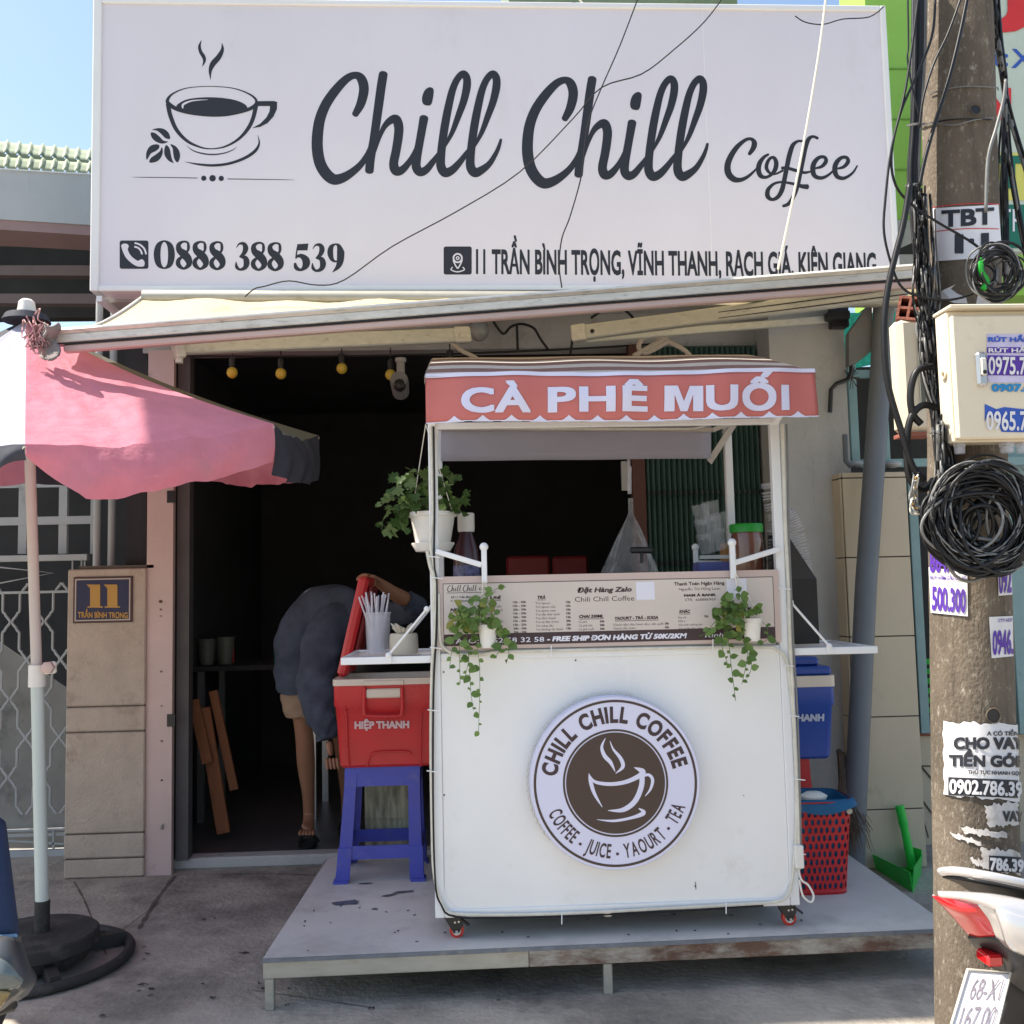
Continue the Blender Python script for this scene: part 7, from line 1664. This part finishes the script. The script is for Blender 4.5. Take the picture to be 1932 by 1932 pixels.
# grab rail
b = MB(); b.tube([at(x, y, Y) for x, y, Y in crom([(1772, 1645, 2.60), (1800, 1643, 2.55), (1850, 1650, 2.50), (1910, 1662, 2.48), (1980, 1680, 2.50), (2080, 1720, 2.55)], 6)], [.004]+[.0115]*30, 12); b.build('grab_rail', 'chrome', MT, smooth='all')
sheetm('seat_base', [[(1778, 1652, 2.60), (1840, 1660, 2.53), (1930, 1676, 2.5), (2080, 1710, 2.5)], [(1810, 1665, 2.64), (1860, 1680, 2.56), (1940, 1700, 2.52), (2080, 1740, 2.5)], [(1840, 1685, 2.66), (1880, 1698, 2.58), (1950, 1720, 2.54), (2080, 1760, 2.52)]], 'black')
sheetm('tail_cowl', [[(1770, 1683, 2.58), (1830, 1685, 2.50), (1910, 1695, 2.45), (2080, 1735, 2.42)], [(1772, 1690, 2.565), (1830, 1693, 2.475), (1900, 1706, 2.42), (2080, 1755, 2.38)], [(1776, 1694, 2.57), (1845, 1705, 2.47), (1905, 1725, 2.41), (2080, 1780, 2.36)]], 'chrome', .008)
sheetm('side_fairing', [[(1845, 1705, 2.465), (1870, 1710, 2.44), (1910, 1722, 2.405), (2080, 1775, 2.355)], [(1868, 1735, 2.46), (1885, 1738, 2.43), (1915, 1755, 2.395), (2080, 1805, 2.35)], [(1880, 1765, 2.47), (1895, 1772, 2.44), (1925, 1790, 2.40), (2080, 1840, 2.36)], [(1885, 1772, 2.50), (1900, 1785, 2.46), (1930, 1800, 2.42), (2080, 1860, 2.38)]], 'chrome', .008)
sheetm('tail_light', [[(1761, 1690, 2.585), (1800, 1694, 2.53), (1845, 1697, 2.48)], [(1778, 1705, 2.565), (1815, 1715, 2.50), (1866, 1712, 2.462)], [(1800, 1728, 2.56), (1835, 1735, 2.50), (1877, 1738, 2.468)], [(1830, 1762, 2.56), (1850, 1765, 2.52), (1879, 1764, 2.48)]], 'redlens', .012)
b = MB(); b.tube([at(x, y, Y) for x, y, Y in ((1760, 1688, 2.585), (1795, 1722, 2.565), (1831, 1764, 2.56))], .003, 6); b.build('light_rim', 'alu', MT)
sheetm('under_tail', [[(1828, 1763, 2.56), (1880, 1766, 2.48), (1960, 1800, 2.42), (2080, 1850, 2.4)], [(1838, 1778, 2.58), (1885, 1785, 2.50), (1950, 1825, 2.44), (2080, 1890, 2.4)], [(1860, 1792, 2.60), (1895, 1805, 2.53), (1930, 1850, 2.50), (2080, 1930, 2.45)], [(1862, 1822, 2.62), (1900, 1828, 2.55), (1925, 1860, 2.52), (2080, 1960, 2.5)]], 'black', .02)
b = MB(); p, q = at(1858, 1822, 2.515), at(1888, 1798, 2.515); b.box((p.x, 2.50, p.z), (q.x, 2.56, q.z), bev=.006); b.build('reflector', 'redlens', MT)
pq = [at(1826, 1826+6, 2.50), at(1904, 1838, 2.50), at(1876, 1950, 2.40), at(1790, 1952, 2.40)]
b = MB(); b.poly([pq[3], pq[2], pq[1], pq[0]], .004, (0, .9, -.3)); NPL = b.build('number_plate', 'plate_white' if 'plate_white' in K else 'paper', MT)
def fpl(u, v, l=.0025):
    t_ = pq[0].lerp(pq[1], u); bt = pq[3].lerp(pq[2], u); n_ = (pq[1]-pq[0]).cross(pq[3]-pq[0]).normalized(); n_ = n_ if n_.y < 0 else -n_
    return t_.lerp(bt, v)+n_*l
b = MB(); txt(b, '68-X1', fpl(.20, .46), fpl(.90, .46), fpl(.20, .12), off=.0); txt(b, '167.00', fpl(.14, .92), fpl(.92, .92), fpl(.14, .58), off=.0); b.build('lettering', mat('faded_plate_print', (.22, .19, .22), .5, var=.3, scale=60), NPL)
b = MB(); b.tube([fpl(-.02, -.02), fpl(1.02, -.02), fpl(1.02, 1.02), fpl(-.02, 1.02), fpl(-.02, -.02)], .0035, 6); b.build('plate_frame', 'alu', NPL)
b = MB(); q = Matrix.Rotation(R(90), 3, 'X'); wc = Vector((at(2190, 1900, 2.6).x, 2.62, .28)); b.tube([wc+Vector((.24*math.cos(a), 0, .24*math.sin(a))) for a in [2*math.pi*k/40 for k in range(41)]], .045, 14, False); wh = b.build('rear_wheel', 'rubber', MT, smooth='all')
b = MB(); b.lathe([(.2, -.02), (.2, .02)], wc, 30, q, capb=False, capt=False)
for k in range(5): a = 2*math.pi*k/5; b.beam(wc, wc+Vector((.2*math.cos(a), 0, .2*math.sin(a))), .02, .03, (0, 1, 0))
b.build('rim', 'silver', wh)
sheetm('rear_fender', [[(1905, 1840, 2.55), (1935, 1850, 2.56), (2010, 1870, 2.6)], [(1900, 1880, 2.55), (1932, 1900, 2.56), (2010, 1930, 2.6)], [(1885, 1930, 2.56), (1925, 1950, 2.58), (2010, 1990, 2.62)]], 'black', .012)
b = MB(); s0 = at(2000, 1690, 2.62); b.box((s0.x, 2.50, s0.z-.06), (s0.x+.62, 2.74, s0.z+.01), bev=.03); b.build('seat', 'black', MT)
b = MB(); b.tube([(s0.x+.3, 2.62, s0.z-.15), (s0.x+.8, 2.62, s0.z-.3), (s0.x+1.15, 2.62, s0.z-.1)], [.10, .09, .08], 12); b.tube([(s0.x+1.15, 2.62, s0.z), (s0.x+1.3, 2.62, .3)], .03, 10); b.build('body_frame', 'chrome', MT, smooth=True)
b = MB(); wc2 = Vector((wc.x+1.15, 2.62, .28)); b.tube([wc2+Vector((.24*math.cos(a), 0, .24*math.sin(a))) for a in [2*math.pi*k/40 for k in range(41)]], .04, 12, False); b.build('front_wheel', 'rubber', MT, smooth='all')

# ------------------------------------------------------------------ covered scooter, bottom left
YSC = 3.05
ST = thing('scooter', 'dark scooter corner under a dark blue cloth cover at the lower left', 'scooter', (at(-20, 1900, YSC).x, YSC, 0))
sheetm('cloth_cover', [[(-90, 1500, 3.1), (-40, 1520, 3.05), (2, 1545, 3.1), (10, 1555, 3.25)], [(-100, 1640, 3.0), (-40, 1650, 2.98), (14, 1655, 3.05), (22, 1655, 3.22)], [(-110, 1755, 2.95), (-40, 1768, 2.93), (26, 1765, 3.02), (35, 1760, 3.2)]], 'jean', .006, parent=ST)
b = MB(); b.tube([at(-100, 1762, 2.94), at(-20, 1770, 2.92), at(30, 1766, 3.0)], .007, 6); b.build('cover_hem', mat('light_blue_hem', (.15, .28, .42), .7), ST)
sheetm('tail_panel', [[(-100, 1760, 2.98), (0, 1768, 2.95), (30, 1772, 3.0), (36, 1768, 3.12)], [(-100, 1815, 2.93), (0, 1815, 2.90), (46, 1822, 2.98), (52, 1820, 3.12)], [(-100, 1860, 2.93), (5, 1875, 2.90), (52, 1858, 2.98), (66, 1846, 3.12)], [(-100, 1960, 2.95), (-20, 1915, 2.93), (20, 1893, 3.0), (50, 1875, 3.12)]], mat('scooter_grey', (.06, .065, .07), .35, var=.1, coat=.3), .012, parent=ST)
sheetm('side_light', [[(-80, 1812, 2.905), (-10, 1806, 2.885), (20, 1822, 2.885), (44, 1850, 2.905)], [(-80, 1830, 2.885), (-10, 1835, 2.865), (15, 1845, 2.87), (40, 1856, 2.895)], [(-80, 1850, 2.89), (-10, 1862, 2.87), (8, 1866, 2.875), (34, 1862, 2.9)]], mat('smoked_lens', (.10, .12, .12), .1, coat=.8), .008, parent=ST)
sheetm('amber_light', [[(-80, 1868, 2.89), (-5, 1868, 2.87), (20, 1872, 2.88)], [(-80, 1895, 2.89), (-10, 1895, 2.87), (5, 1893, 2.885)], [(-80, 1920, 2.9), (-20, 1915, 2.88), (-8, 1908, 2.89)]], 'lensamber', .008, parent=ST)
b = MB(); wc = Vector((at(-60, 1900, 3.3).x, 3.35, .24)); b.tube([wc+Vector((0, .2*math.cos(a), .2*math.sin(a))) for a in [2*math.pi*k/36 for k in range(37)]], .04, 12, False); b.build('wheel', 'rubber', ST, smooth='all')
b = MB(); b.beam(at(-100, 1930, 2.96), at(30, 1888, 3.0), .03, .05, bev=.008); b.build('lower_guard', 'black', ST)

# ------------------------------------------------------------------ unseen sheet added above the frame to shade cart roof and platform
t = thing('added_shade_sheet', 'dark green shade cloth strung over the pavement above the cart', 'tarp', (-2, 2, 6))
b = MB(); b.poly([(x, y, 6) for x, y in ((-3.6, 3.53), (-.9, 3.53), (-.9, 4.07), (-3.6, 4.07))], .01, (0, 0, 1)); b.build('cloth', 'tarp', t)
for p_, q_ in (((-.9, 3.53, 6.0), (paxis(6.1).x, paxis(6.1).y, 6.1)), ((-3.6, 4.07, 6), (-4.6, 6.2, 6.2)), ((-.9, 4.07, 6), (1, 5.5, 4.5)), ((-3.6, 3.53, 6), (-7, -5, 6.2))):
    b = MB(); b.tube([p_, q_], .006, 5); b.build('cord', 'ropew', t)  # made-up cords holding the added sheet
# small dry scraps on the yard floor
t = thing('yard_litter', 'dark dry scraps and leaves lying on the concrete yard left of the platform', 'litter', onz(300, 1850, 0))
for (x, y) in [(272, 1812), (278, 1802), (270, 1860), (262, 1872), (285, 1868), (500, 1805), (508, 1812), (490, 1858), (498, 1868), (545, 1868), (460, 1800), (385, 1736), (405, 1735), (600, 1700), (306, 1750), (700, 1905), (940, 1890)]+[(rnd.uniform(90, 600), rnd.uniform(1680, 1925)) for _ in range(9)]:
    p = onz(x, y, 0); b = MB(); a = rnd.uniform(0, 6.3); s_ = rnd.uniform(.006, .02)
    q_ = [(p.x+s_*rr_*math.cos(a+k_), p.y+.5*s_*rr_*math.sin(a+k_), .002+rnd.uniform(0, .007)) for k_, rr_ in ((0, 1.2), (.8, .5), (1.7, .7), (2.6, .4), (3.3, 1.1), (4.2, .5), (5.2, .7))]; b.poly(q_, .002, (0, 0, 1)); b.build('scrap', 'rubber', t)
